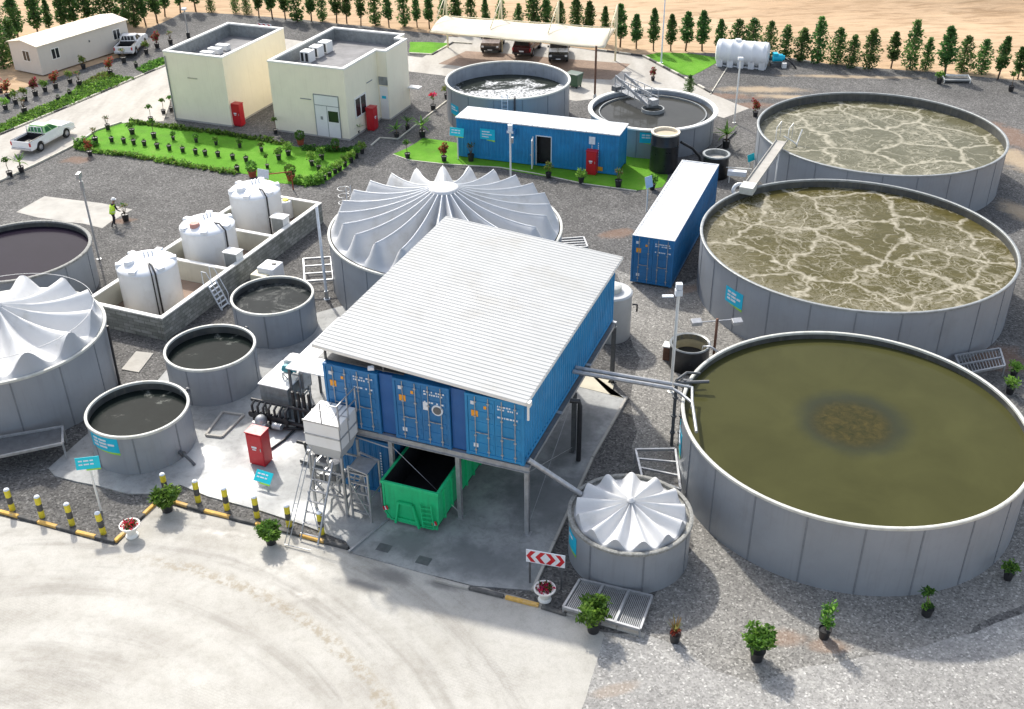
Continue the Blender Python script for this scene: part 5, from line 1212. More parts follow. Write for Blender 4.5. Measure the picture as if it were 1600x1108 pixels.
    for y in (-w+.02,w-.14): MB().box(Lr-.012,y,.72,Lr+.06,y+.12,1.0).build('tail_light',M['red'],t)
    mb=MB().box(Lf-.02,-.55,.5,Lf+.02,.55,.8); mb.build('grille',M['black'],t); MB().box(Lr-.09,-w+.05,.42,Lr+.0,w-.05,.56).build('bumper',M['alloy' if kind=='pickup' else 'black'],t,bevel=.02); MB().box(Lf-.02,-w+.03,.40,Lf+.07,w-.03,.52).build('bumper',M['alloy' if kind=='pickup' else 'black'],t,bevel=.02)
    MB().box(Lr-.012,-.22,.62,Lr-.002,.22,.74).build('number_plate',M['mark'],t); MB().box(Lf+.071,-.22,.42,Lf+.08,.22,.51).build('number_plate',M['mark'],t)
    MB().box(.72,-w-.13,1.08,.86,-w+.02,1.26).build('mirror',M[paint],t,bevel=.02); MB().box(.72,w-.02,1.08,.86,w+.13,1.26).build('mirror',M[paint],t,bevel=.02)
    return t
gp=(G(45,240)+G(112,205))/2; gd=(G(110,212)-G(48,242)); 
vehicle('white pickup truck with a green reflection painted on its cab driving along the cream road',(-35.75,79.3,.02),math.atan2(4.35,1.35),'pickup','carpaint',glass='glass_green',stripe='cab_reflect')
g=(G(196,90)+G(214,72))*.5; gd=G(214,72)-G(196,90); vehicle('white pickup with black bed parked behind the site cabin',(g.x,g.y+.4,.02),math.atan2(gd.y,gd.x),'pickup','carpaint')
# parked under the shade
M['carbrown']=pm('car_bronze',(.13,.095,.075),.05,1,.25,.4); M['carblack']=pm('car_black',(.02,.02,.022),.05,1,.2); M['cargrey']=pm('car_grey',(.06,.065,.065),.05,1,.22,.3); M['carred']=pm('car_maroon',(.06,.012,.014),.05,1,.22)
rzc=math.atan2(-V.y,-V.x)
g=G(754,86); vehicle('bronze off-road car with chrome grille, leftmost under the shade sail',(g.x+1.0,g.y+2.3,.03),rzc+.25,'suv','carbrown','car','parked_car')
g=G(812,92); vehicle('dark maroon car parked tail out in the middle under the shade sail',(g.x+.8,g.y+2.2,.03),rzc+PI+.1,'suv','carred','car','parked_car')
g=G(858,100); vehicle('dark grey saloon, rightmost car under the shade sail',(g.x+1.0,g.y+2.2,.03),rzc+.3,'suv','cargrey','car','parked_car')
# ---------------------------------------------------------------- shade sail carport
fl,fr_=Vector((-7.22,100.31,2.6)),Vector((8.41,94.38,2.6)); bl,br_=Vector((-6.0,103.9,3.15)),Vector((9.75,98.75,3.15))
t=empty('shade_carport',(fl+fr_)*.5*Vector((1,1,0)) if 0 else Vector((.6,97.3,0)),'long cream shade sail carport on four raked masts over parked cars','carport')
mb=MB(); nu,nv=36,10
for i in range(nu+1):
    for j in range(nv+1):
        u,v=i/nu,j/nv; p=fl.lerp(fr_,u).lerp(bl.lerp(br_,u),v); ph=(u*3)%1; p=p+Z*(.28*math.sin(PI*v)-.10*math.sin(PI*ph))
        mb.v.append(tuple(p))
for i in range(nu):
    for j in range(nv): a=i*(nv+1)+j; mb.f.append((a,a+nv+1,a+nv+2,a+1)); mb.m.append(0)
o=mb.build('sail',M['sail'],t,True,world=True); sm=o.modifiers.new('thick','SOLIDIFY'); sm.thickness=.03
vdir=(br_-fr_); vdir.z=0; vdir.normalize()
for i in range(4):
    u=i/3; b=bl.lerp(br_,u); f=fl.lerp(fr_,u); base=b.copy(); base=base+vdir*.5; base.z=0
    top=base+Z*5.1
    mb=MB(); mb.tube([base,top],.09,10); mb.build('mast',M['mast'],t,True,world=True,auto=50)
    mb=MB(); mb.tube([top,b.lerp(f,.12)+Z*.2],.06,8).tube([top,b.lerp(f,.7)+Z*.3],.04,8); mb.build('stay',M['mast'],t,True,world=True)
    if i in (0,3): 
        mb=MB(); q=f.lerp(b,.35); mb.tube([base+Z*1.0,b+Z*.0,q+Z*.1,f],.05,8); mb.build('rafter',M['mast'],t,True,world=True)
mb=MB(); mb.tube([fl,fr_],.035,6).tube([bl,br_],.05,6); mb.build('edge_cable',M['mast'],t,True,world=True)
# ---------------------------------------------------------------- site cabin (trailer)
ta=Vector((-42.19,96.49,0)); td=(Vector((-36.91,105.56,0))-ta); tl=td.length; td.normalize(); tw_=(Vector((-45.67,97.98,0))-ta).length; rzt=math.atan2(td.y,td.x)
t=empty('site_cabin',ta-Z*.38,'long beige prefabricated site cabin with low pitched cream roof','cabin',None,rzt)
mb=MB(); mb.box(0,0,.5,tl,tw_,3.05); mb._add([(0,0,3.05),(0,tw_,3.05),(0,tw_/2,3.38),(tl,0,3.05),(tl,tw_,3.05),(tl,tw_/2,3.38)],[(0,2,1),(3,4,5)]); mb.build('wall',M['trailer'],t)
mb=MB(); e=.14
for y0,y1,s in ((-e,tw_/2,1),(tw_+e,tw_/2,-1)):
    z0=3.05-.33*e/(tw_/2); mb._add([(-e,y0,z0+.01),(tl+e,y0,z0+.01),(tl+e,y1,3.39),(-e,y1,3.39),(-e,y0,z0+.09),(tl+e,y0,z0+.09),(tl+e,y1,3.47),(-e,y1,3.47)],[(0,1,2,3),(4,7,6,5),(0,4,5,1),(0,3,7,4),(1,5,6,2)])
mb.build('roof',M['troof'],t)
def cwin(x,y,ax):
    mb=MB()
    if ax=='x': mb.box(x,-.03,1.55,x+.9,-.002,2.55); f=mb.build('window',M['coping'],t); mb=MB().box(x+.07,-.036,1.62,x+.42,-.031,2.48).box(x+.5,-.036,1.62,x+.83,-.031,2.48)
    else: mb.box(-.03,y,1.55,-.002,y+.95,2.55); f=mb.build('window',M['coping'],t); mb=MB().box(-.036,y+.07,1.62,-.031,y+.44,2.48).box(-.036,y+.52,1.62,-.031,y+.88,2.48)
    mb.build('pane',M['glass'],f)
cwin(1.35,0,'x'); cwin(8.6,0,'x'); cwin(0,1.2,'y')
mb=MB().box(5.7,-.05,2.1,5.82,-.003,2.28); mb.build('lamp',M['steeld'],t); mb=MB().box(.2,.2,.0,.6,.6,.5)
for i in range(5): mb.box(.3+i*2.4,.3,0,.8+i*2.4,tw_-.3,.498)
mb.build('skids',M['rust'],t)
# ---------------------------------------------------------------- horizontal white water tank with pump, far right
a,b=G(1119,103),G(1202,110); t=empty('water_tank',(a+b)*.5+Vector((0,.6,0)),'white ribbed horizontal water tank on moulded feet near the tree row','tank',None,math.atan2((b-a).y,(b-a).x)); L=(b-a).length*.98
mb=MB(); pr=[(.01,-L/2),(.8,-L/2),(1.05,-L/2+.12)]
for i in range(5):
    x=-L/2+.45+i*(L-.9)/4; pr+= [(1.06,x-.12),(1.10,x-.06),(1.10,x+.06),(1.06,x+.12)]
pr+=[(1.05,L/2-.12),(.8,L/2),(.01,L/2)]; mb.lathe(pr,(0,0,0),48); o=mb.build('shell',M['pe'],t,True,auto=40); o.data.transform(Matrix.Translation((0,0,1.22))@Matrix.Rotation(PI/2,4,'Y'))
mb=MB()
for i in range(5):
    x=-L/2+.45+i*(L-.9)/4
    mb._add([(x-.26,-.85,.0),(x+.26,-.85,.0),(x+.26,.85,.0),(x-.26,.85,.0),(x-.3,-.95,.85),(x+.3,-.95,.85),(x+.3,.95,.85),(x-.3,.95,.85)],[(0,1,5,4),(1,2,6,5),(2,3,7,6),(3,0,4,7),(0,3,2,1)])
mb.box(-L/2+.1,-.6,.0,L/2-.1,.6,.12); mb.build('feet',M['pe'],t,bevel=.04)
MB().lathe([(.28,2.25),(.28,2.42),(.01,2.45)],(-.5,0,0),24).build('manhole_lid',M['pe'],t,True,auto=40)
g=G(1216,104); t=empty('pump',(g.x,g.y+.3,.01),'small blue pump with hoses right of the horizontal water tank','pump')
MB().tube([(-.5,0,.7),(.35,0,.7)],.34,16).tube([(.35,0,.7),(.55,0,.7)],.22,14).box(-.5,-.3,.95,-.1,.3,1.15).build('motor',M['cyan'],t,True,auto=40); MB().box(-.7,-.45,0,.8,.45,.3).build('base',M['steeld'],t)
MB().tube([(.6,0,.7),(1.0,-.4,.5),(1.4,-1.2,.06)],.07,8).tube([(-.6,0,.6),(-1.1,.1,.6)],.08,8).build('hose',M['black'],t,True); MB().box(.2,-.95,.0,.6,-.6,.45).build('valve_box',M['white'],t,bevel=.02)
g=G(1493,128); t=empty('steel_trough',(g.x,g.y,.01),'white steel trough frame on dark gravel in front of the far right trees','trough',None,R_(-4))
mb=MB().bar((-1.1,.4,.45),(1.1,.4,.45),.1,.12).bar((-1.1,-.4,.3),(1.1,-.4,.3),.06).bar((-1.1,-.4,.3),(-1.1,.4,.45),.08).bar((1.1,-.4,.3),(1.1,.4,.45),.08)
for x in (-1.1,1.1): mb.bar((x,.4,0),(x,.4,.45),.07).bar((x,-.4,0),(x,-.4,.3),.07)
mb.build('frame',M['coping'],t); MB().box(-1.05,-.36,.1,1.05,.36,.22).build('tray',M['steeld'],t)
g=G(897,136); t=empty('wheelie_bin',(g.x,g.y,.02),'dark green wheeled bin behind the white froth tank','bin',None,R_(-35))
mb=MB(); mb._add([(-.5,-.4,.15),(.5,-.4,.15),(.5,.4,.15),(-.5,.4,.15),(-.62,-.5,1.15),(.62,-.5,1.15),(.62,.5,1.15),(-.62,.5,1.15)],[(0,1,5,4),(1,2,6,5),(2,3,7,6),(3,0,4,7),(0,3,2,1),(4,5,6,7)]); mb.build('body',pm('bin_green',(.03,.09,.045),.1,2,.4),t,bevel=.03); MB().box(-.65,-.54,1.151,.65,.54,1.25).build('lid',pm('bin_lid',(.10,.14,.11),.1,2,.4),t,bevel=.04)
mb=MB()
for x in (-.45,.45):
    for y in (-.32,.32): mb.tube([(x-.04,y,.09),(x+.04,y,.09)],.09,12)
mb.build('wheels',M['rubber'],t,True,auto=40)
# cream link chute between the two foam tanks
p0,p1=G(1172,290,3.55),G(1221,221,3.6); d=(p1-p0); L=d.length; d.normalize(); s=d.cross(Z).normalized()
t=empty('link_walkway',(p0.x,p0.y,0),'cream plank walkway with rails sloping between the two foam tank rims','walkway')
mb=MB().obox((p0+p1)/2,d*(L/2),s*.34,Z*.04)
for sg in (-1,1): mb.obox((p0+p1)/2+s*.34*sg+Z*.06,d*(L/2),s*.02,Z*.08)
mb.build('deck',M['conc'],t,world=True)
for sg in (-1,1):
    mb=MB()
    q0,q1=p1+s*.4*sg,p1+s*.4*sg+d*1.3; mb.tube([q0,q0+Z*.9,q1+Z*.9,q1+Z*-.2],.03,6); mb.build('handrail',M['coping'],t,True,world=True)
for pa,pb in ((p0-s*.5,p0-s*.5+Z*-3.5),(p1-d*2+s*.3,p1-d*2+s*.3-Z*3.4)): MB().tube([pa,pb],.05,8).build('support_post',M['coping'],t,True,world=True)
mb=MB().obox(p0-d*.5+Z*.02,d*.5,s*.42,Z*.22); mb.build('end_box',M['rimw'],t,world=True,bevel=.02)
g=G(1155,300,2.6); t=empty('air_blower',(g.x,g.y,0),'white air blower with round casing on a stand beside the foam tank','blower')
mb=MB(); ring=[(.38*math.cos(2*PI*i/20),0,2.75+.38*math.sin(2*PI*i/20)) for i in range(17)]; mb.tube(ring,.12,8).tube([(.38,0,2.75),(1.0,.2,2.7)],.1,8); mb.build('casing',M['pe'],t,True)
mb=MB()
for x in (-.4,.4): mb.bar((x,0,0),(x*.6,0,2.4),.08)
mb.bar((-.3,0,2.35),(.3,0,2.35),.3,.06).bar((-.4,0,.8),(.4,0,.8),.05); mb.build('stand',M['steeld'],t)
g=G(1150,287); t=empty('equipment_box',(g.x,g.y,0),'low white cable box on a frame behind the white blower','box',None,R_(-15)); MB().box(-.65,-.2,.6,.65,.25,.95).build('housing',M['pe'],t,bevel=.03); mb=MB()
for x in (-.5,.5): mb.bar((x,0,0),(x,0,.6),.06)
mb.bar((-1,.6,.0),(-1,.6,.9),.05).bar((-1,.6,.9),(.9,.7,.9),.05).bar((.9,.7,.9),(.9,.7,0),.05); mb.build('frame',M['coping'],t)
# sampling pole on the second foam tank, aerator fittings
g0=G(1237,282); 
def pole(name,label,cat,px0,px1,r,mat,extra=None,group=None,r2=None):
    b=G(*px0); lo,best=0,None
    for i in range(60,1500):
        z=i*.01; q=b+Z*z; dd=q-Vector((0,0,CAM_H)); kk=dd.dot(FW); y=554-CAM_F*dd.dot(UP)/kk
        if y<=px1[1]: break
    t=empty(name,b,label,cat,group)
    MB().tube([(0,0,0),(0,0,z)],[r,r2 or r],10).build('pole',M[mat],t,True,auto=60)
    MB().cyl((0,0,0),r*2.4,.03,12).build('base_plate',M[mat],t)
    return t,z
t,z=pole('sample_post','cream post with branching head in front of the far foam tank','post',(1237,282),(1246,226),.05,'coping'); MB().tube([(0,0,z),(-.3,-.1,z+.25),(-.9,.2,z+.55)],.05,7).tube([(0,0,z),(.4,.5,z+.9)],.05,7).box(.1,-.1,z-.7,.3,.1,z-.2).build('head',M['coping'],t,True,auto=50)
# ---------------------------------------------------------------- lamps
t,z=pole('lamp_post','grey leaning lamp post by the concrete pad and hi-vis worker','lamp post',(155,405),(128,276),.06,'steel',None,'slim lamp posts'); MB().obox((0,-.1,z+.1),(.09,0,0),(0,.25,0),(0,0,.16)).tube([(0,0,z),(0,.0,z+.2)],.04,6).build('lamp_head',M['steel'],t); MB().box(-.08,-.08,z-.9,.08,.08,z-.3).build('junction_box',M['steel'],t)
t,z=pole('lamp_post','thick pale post crossing the steel steps beside the wide covered tank','lamp post',(511,467),(497,322),.08,'mark',None,'slim lamp posts'); MB().box(-.1,-.1,.02,.1,.1,.5).build('service_box',M['steel'],t)
t,z=pole('lamp_post','white post with a boxy head in front of the cabin container','lamp post',(798,282),(797,206),.07,'coping',None,'slim lamp posts'); MB().box(-.16,-.16,z,.16,.16,z+.5).build('lamp_head',M['mark'],t); MB().box(.07,-.1,z-.8,.22,.1,z-.4).build('junction_box',M['steel'],t)
t,z=pole('lamp_post','tall pale post with a stacked box head beside the round dosing vessel','lamp post',(1048,612),(1056,452),.075,'coping',None,'slim lamp posts'); MB().box(-.17,-.15,z-.32,.17,.15,z-.02).box(-.15,-.14,z+.0,.15,.14,z+.3).build('lamp_head',M['mark'],t,bevel=.02); MB().box(-.75,-.1,z-.4,-.23,.1,z-.33).build('side_arm',M['mark'],t)
t,z=pole('lamp_post','white lamp post on the dirt between clarifier and far foam tank','lamp post',(1147,192),(1154,94),.06,'coping',None,'slim lamp posts'); MB().box(-.2,-.2,z,.2,.15,z+.22).build('lamp_head',M['mark'],t,bevel=.05)
t,z=pole('lamp_post','dark rusty pole standing between the froth tank and the clarifier','lamp post',(929,160),(937,72),.09,'rust',None,'slim lamp posts'); MB().box(-.12,-.12,.0,.12,.12,.7).build('base_cover',M['coping'],t)
t,z=pole('lamp_post','very tall pale mast rising from the far triangular lawn','lamp post',(1033,98),(1037,-25),.075,'mark',None,'slim lamp posts',.05)
t,z=pole('lamp_post','grey lamp post behind the windowless cream building','lamp post',(295,60),(286,16),.07,'steel',None,'slim lamp posts'); MB().box(-.22,-.2,z,.22,.2,z+.22).build('lamp_head',M['mark'],t,bevel=.04); MB().box(-.15,-.15,0,.15,.15,.6).build('base_cover',M['black'],t)
t=empty('lamp_post',B(-6.2,12.9,0),'short post with a T head poking above the roof edge by the pleated cover','lamp post','slim lamp posts'); MB().tube([(0,0,0),(0,0,6.55)],.06,8).build('pole',M['mark'],t,True); MB().box(-.28,-.06,6.5,.28,.06,6.62).build('lamp_head',M['mark'],t)
# twin floodlight
g=G(1113,552,0); b=Vector((10.35,46.9,0)); t=empty('floodlight_post',b,'twin floodlight post beside the round dosing vessel','floodlight'); MB().tube([(0,0,0),(0,0,2.3)],.07,10).build('pole',M['rust'],t,True); mb=MB().tube([(-.9,0,2.12),(.9,.1,2.2)],.03,6); mb.build('cross_arm',M['steel'],t)
for x in (-1.05,1.0): MB().obox((x,-.05,2.15),(.26,.05,0),(-.03,.16,.05),(0,0,.1)).build('floodlight',M['steel'],t,bevel=.02)
# ---------------------------------------------------------------- signs
def sign_post(label,px,pb,w,h,mat,rz=YAW,lime=True,lines=2,post='coping',tilt=.25,name='sign_post'):
    b=G(*px); 
    for i in range(20,600):
        z=i*.01; dd=b+Z*z-Vector((0,0,CAM_H)); y=554-CAM_F*dd.dot(UP)/dd.dot(FW)
        if y<=pb: break
    t=empty(name,b,label,'sign','blue and white sign posts',rz)
    MB().tube([(0,0,0),(0,0,z)],.045,10).build('post',M[post],t,True,auto=60)
    up=Vector((0,math.sin(tilt),math.cos(tilt))); nn=Vector((0,-math.cos(tilt),math.sin(tilt))); c=Vector((0,-.07,z))
    mb=MB().obox(c,Vector((w/2,0,0)),up*(h/2),nn*.012)
    if lime: mb.mat(1).obox(c+Vector((w*.2,0,0))-up*(h/2+.035)+nn*.001,Vector((w*.3,0,0)),up*.033,nn*.012)
    for j in range(lines):
        x=-w*.38
        for wd in (.16,.22,.14): mb.mat(2).obox(c+Vector((x+wd*w/2,0,0))+up*(h*(.2-.3*j))+nn*.014,Vector((wd*w/2,0,0)),up*h*.06,nn*.003); x+=(wd+.05)*w
    mb.build('panel',[M[mat],M['lime'],M['mark']],t,bevel=.006); return t
sign_post('turquoise sign on a white post in the gravel left of the bollard corner',(158,798),722,.95,.52,'cyan2',rz=YAW+.55)
sign_post('turquoise sign tilted low on the slab in front of the red cabinet',(416,760),744,.85,.5,'cyan2',rz=YAW-.05,tilt=.8)
sign_post('turquoise sign on a white post at the left end of the cabin container',(716,249),206,1.1,.6,'cyan2')
sign_post('plain pale blue sign on a post left of the end container',(1010,330),284,.6,.75,'mark',rz=.6,lime=False,lines=0)
sign_post('turquoise sign on a slanted post by the cream walkway',(1170,268),246,.75,.5,'cyan2',rz=.7,lime=False,lines=0)
sign_post('plain white sign on a post behind the far white bund tanks',(416,300),271,.9,.6,'mark',lime=False,lines=0)
mb=MB().tube([(0,0,0),(0,0,1.3),(1.6,.3,1.35),(1.6,.3,0)],.05,8); g=G(421,300); tag(mb.build('pipe_frame',M['terra'],smooth=True,loc=None),'red brown pipe gantry beside the plain white sign','pipe frame'); bpy.data.objects['pipe_frame'].location=g
def chevrons(label,l,r,ytop,yb,n,dirs,posts=True):
    a,b=G(*l),G(*r); d=(b-a); L=d.length; d.normalize(); s=Vector((-d.y,d.x,0)); 
    def zat(p,y):
        for i in range(5,600):
            z=i*.01; dd=p+Z*z-Vector((0,0,CAM_H)); yy=554-CAM_F*dd.dot(UP)/dd.dot(FW)
            if yy<=y: return z
    z0,z1=zat(a,yb),zat(a,ytop); h=z1-z0
    t=empty('chevron_board',(a+b)/2,label,'sign','chevron boards',math.atan2(d.y,d.x)); W=L/(.82 if posts else .98)
    mb=MB().mat(0).box(-W/2,-.05,z0,W/2,-.02,z1).mat(1); cw=W/n
    for i,dr in enumerate(dirs):
        cx=-W/2+cw*(i+.5); q=cw*.27*dr; wd=cw*.46*dr; zm=(z0+z1)/2; m_=h*.06
        for zz,s_ in ((z1-m_,1),(z0+m_,-1)):
            p=[(cx-q-wd/2,zz),(cx-q+wd/2+wd*.1,zz),(cx+q+wd/2+wd*.1,zm),(cx+q-wd/2,zm)]
            p=[Vector((max(min(x,W/2-.01),-W/2+.01),-.054,z_)) for x,z_ in p]; mb.poly(p if (s_*dr)<0 else p[::-1])
    mb.build('board',[M['mark'],M['red']],t)
    for x in (-L/2,L/2): MB().box(x-.035,-.018,0,x+.035,.03,z1-.03).build('post',M['steeld'],t)
chevrons('red and white chevron board pointing both ways beside the small covered tank',(828,912),(877,921),858,877,4,(-1,-1,1,1))
chevrons('small red and white chevron sign far behind the windowless building',(406,52),(424,54),36,43,3,(1,1,1))
# ---------------------------------------------------------------- bollards
def bollard(loc,label):
    t=empty('bollard',loc,label,'bollard','black and yellow bollards'); r=.12
    for z0,z1,m in ((0,.38,'yellow'),(.381,.72,'kblk'),(.721,1.08,'yellow')): MB().lathe([(r,z0),(r,z1)],n=20,cap1=True).build('band',M[m],t,True,auto=60)
    MB().lathe([(r,1.081),(r*.8,1.13),(.01,1.15)],n=20).build('cap',M['mark'],t,True); MB().lathe([(r+.06,.0),(r+.06,.012),(r,.013)],n=20).build('foot',M['kblk'],t); return t
bl_=[((20,797),'left row, leftmost'),((66,808),'left row, second from left'),((113,820),'left row, third from left'),((162,834),'left row, beside the turquoise sign post'),((260,772),'behind the leafy bush at the kerb corner'),((310,784),'right row, first clear of the bush'),((355,796),'right row, second clear of the bush'),((402,808),'right row, third, nearest the red cabinet side'),((452,822),'right row, beside the spiky plant'),((503,834),'right row, under the ship ladder')]
bp=None
for p,l in bl_:
    lab_='black and yellow striped bollard: '+l
    if bp is None: bp=bollard(G(*p),lab_)
    else:
        c=copy_tree(bp); c.location=G(*p); c['label']=lab_; c.rotation_euler=(random.uniform(-.03,.03),random.uniform(-.03,.03),random.uniform(0,6))
# ---------------------------------------------------------------- foliage
def leaves(mb,c,rx,ry,rz,n,size,mats=(0,),shell=.55,up=.0,asp=1.6):
    c=Vector(c)
    for i in range(n):
        while 1:
            d=Vector((random.uniform(-1,1),random.uniform(-1,1),random.uniform(-1,1)))
            if .02<d.length<=1: break
        rr=shell+(1-shell)*random.random(); d=d.normalized()*rr
        p=c+Vector((d.x*rx,d.y*ry,d.z*rz)); s=size*random.uniform(.6,1.3)
        a=Vector((random.uniform(-1,1),random.uniform(-1,1),random.uniform(-.6,1)))+d*.7; a.normalize()
        b=a.cross(Vector((random.uniform(-1,1),random.uniform(-1,1),random.uniform(-1,1)))).normalized()
        mb.mat(random.choice(mats)); q=a.cross(b)
        mb._add([p-a*s*.5*asp,p+b*s*.42+q*s*.1,p+a*s*.5*asp,p-b*s*.42+q*s*.1],[(0,1,2,3)])
TM_=None
def tree_proto(i):
    random.seed(40+i); rnd=random.Random(90+i)
    t=empty('slim_tree',(0,0,0),'','tree','slim columnar trees along the desert edge')
    h=3.0; mb=MB(); mb.tube([(0,0,0),(.03,.02,.9),(-.02,.03,1.8),(.02,0,2.7)],[.06,.05,.035,.012],7)
    for k_ in range(9):
        z=.75+k_*.22; a=k_*2.4; mb.tube([(0,0,z),(math.cos(a)*.22,math.sin(a)*.22,z+.2),(math.cos(a)*.36,math.sin(a)*.36,z+.42)],[.022,.014,.006],5)
    mb.build('trunk',M['trunk'],t,True)
    mb=MB(); lo=(.35,.18,.85,.7,.2)[i%5]; wd=(.70,.84,.54,.64,.80)[i%5]
    nb=17
    for k_ in range(nb):
        f=k_/(nb-1); z=lo+(3.05-lo)*f; prof=math.sin(PI*(.16+.84*f))**.8*(1-.35*f); a=k_*2.39996+i; rr=wd*prof*rnd.uniform(.2,.75)
        c=(math.cos(a)*rr*.75,math.sin(a)*rr*.75,z+rnd.uniform(-.1,.1)); s=wd*(.32+.42*prof)*rnd.uniform(.75,1.1)
        leaves(mb,c,s,s,s*.95,int(78*rnd.uniform(.7,1.15)),.13,random.choice(((0,0,1),(0,1,1),(0,0,2),(1,1,0))),.45)
    mb.build('crown',[M['tree1'],M['tree2'],M['tree3']],t); return t
TP=[None]*5
def place_tree(px,py,k,s,label,wide=1.):
    if TP[k] is None: TP[k]=tree_proto(k); o=TP[k]
    else: o=copy_tree(TP[k])
    g=G(px,py); o.location=(g.x,g.y,hgt(g.x,g.y)); o.rotation_euler=(0,0,random.uniform(0,6.28)); s*=random.uniform(.86,1.08); wide*=random.uniform(.85,1.15); o.rotation_euler=(random.uniform(-.05,.05),random.uniform(-.05,.05),random.uniform(0,6.28)); o.scale=(s*wide,s*wide,s*random.uniform(.93,1.07)); o['label']=label; return o
# rows as seen (x, base y, scale, variety)
rowR=[(1124,85,1.05,2),(1149,87,1.12,1),(1174,88,1.3,1),(1200,88,1.1,1),(1226,92,1.08,0),(1250,96,1.1,0),(1277,99,1.2,0),(1306,100,1.08,1),(1330,106,.98,4),(1357,107,1.22,4),(1392,107,1.22,2),(1421,108,1.25,4),(1445,110,.98,4),(1476,119,1.32,2),(1502,112,1.0,1),(1533,114,1.05,1),(1559,124,1.25,2),(1590,124,1.15,2),(1612,126,1.2,1)]
for i,(x,y,s,k) in enumerate(rowR): place_tree(x,y,k,s*.95,'%s slim tree from the left in the row beyond the far foam tank'%ORD[i],1.28)
rowM=[(810,50,1.0,0),(835,50,1.2,3),(855,50,1.15,3),(875,52,1.15,3),(901,55,1.2,3),(919,60,1.2,2),(946,68,1.1,2),(969,74,1.35,2),(994,76,1.05,2),(1021,80,1.25,2),(1048,80,1.2,2),(1071,80,1.2,2),(1097,80,1.15,2)]
for i,(x,y,s,k) in enumerate(rowM): place_tree(x,y,k,s,'%s slim tree from the left in the row behind the shade carport'%ORD[i],1.15)
rowL=[(405,28,1.25,2),(426,30,1.25,2),(446,31,1.3,2),(465,34,1.3,0),(487,34,1.3,2),(504,33,1.2,0),(526,36,1.3,2),(542,37,1.25,2),(564,41,1.35,2),(587,40,1.3,0),(608,43,1.35,2),(633,42,1.3,0),(652,43,1.25,2),(671,45,1.25,2),(695,45,1.2,0),(714,47,1.2,2),(737,48,1.3,0),(760,49,1.15,2),(782,50,1.2,0)]
for i,(x,y,s,k) in enumerate(rowL): place_tree(x,y,k,s,'%s slim tree from the left in the row behind the two cream buildings'%ORD[i])
rowC=[(6,105,1.65,1),(31,70,1.5,3),(24,98,1.3,4),(62,62,1.45,2),(80,56,1.3,2),(101,50,1.45,2),(118,46,1.65,3),(141,42,1.7,3),(160,40,1.6,0),(178,38,1.6,0),(196,36,1.55,0),(212,42,1.5,0),(228,40,1.5,2),(246,36,1.4,2),(258,26,1.4,2),(282,20,1.3,2),(306,18,1.4,2),(3,60,1.4,0),(-12,85,1.6,0)]
for i,(x,y,s,k) in enumerate(sorted(rowC)): place_tree(x,y,k,s,'%s tree from the left in the grove behind the beige site cabin'%ORD[i],1.1)
for x,y,s,l in ((330,19,.62,'small round dark bush at the desert edge, left of its twin'),(386,22,.62,'small round dark bush at the desert edge, right of its twin'),(1076,148,.5,'small lone dark bush behind the clarifier tank'),(368,20,.9,'thin dark young tree between two round bushes at the desert edge')): place_tree(x,y,1,s,l,1.5 if s<.7 else .9)
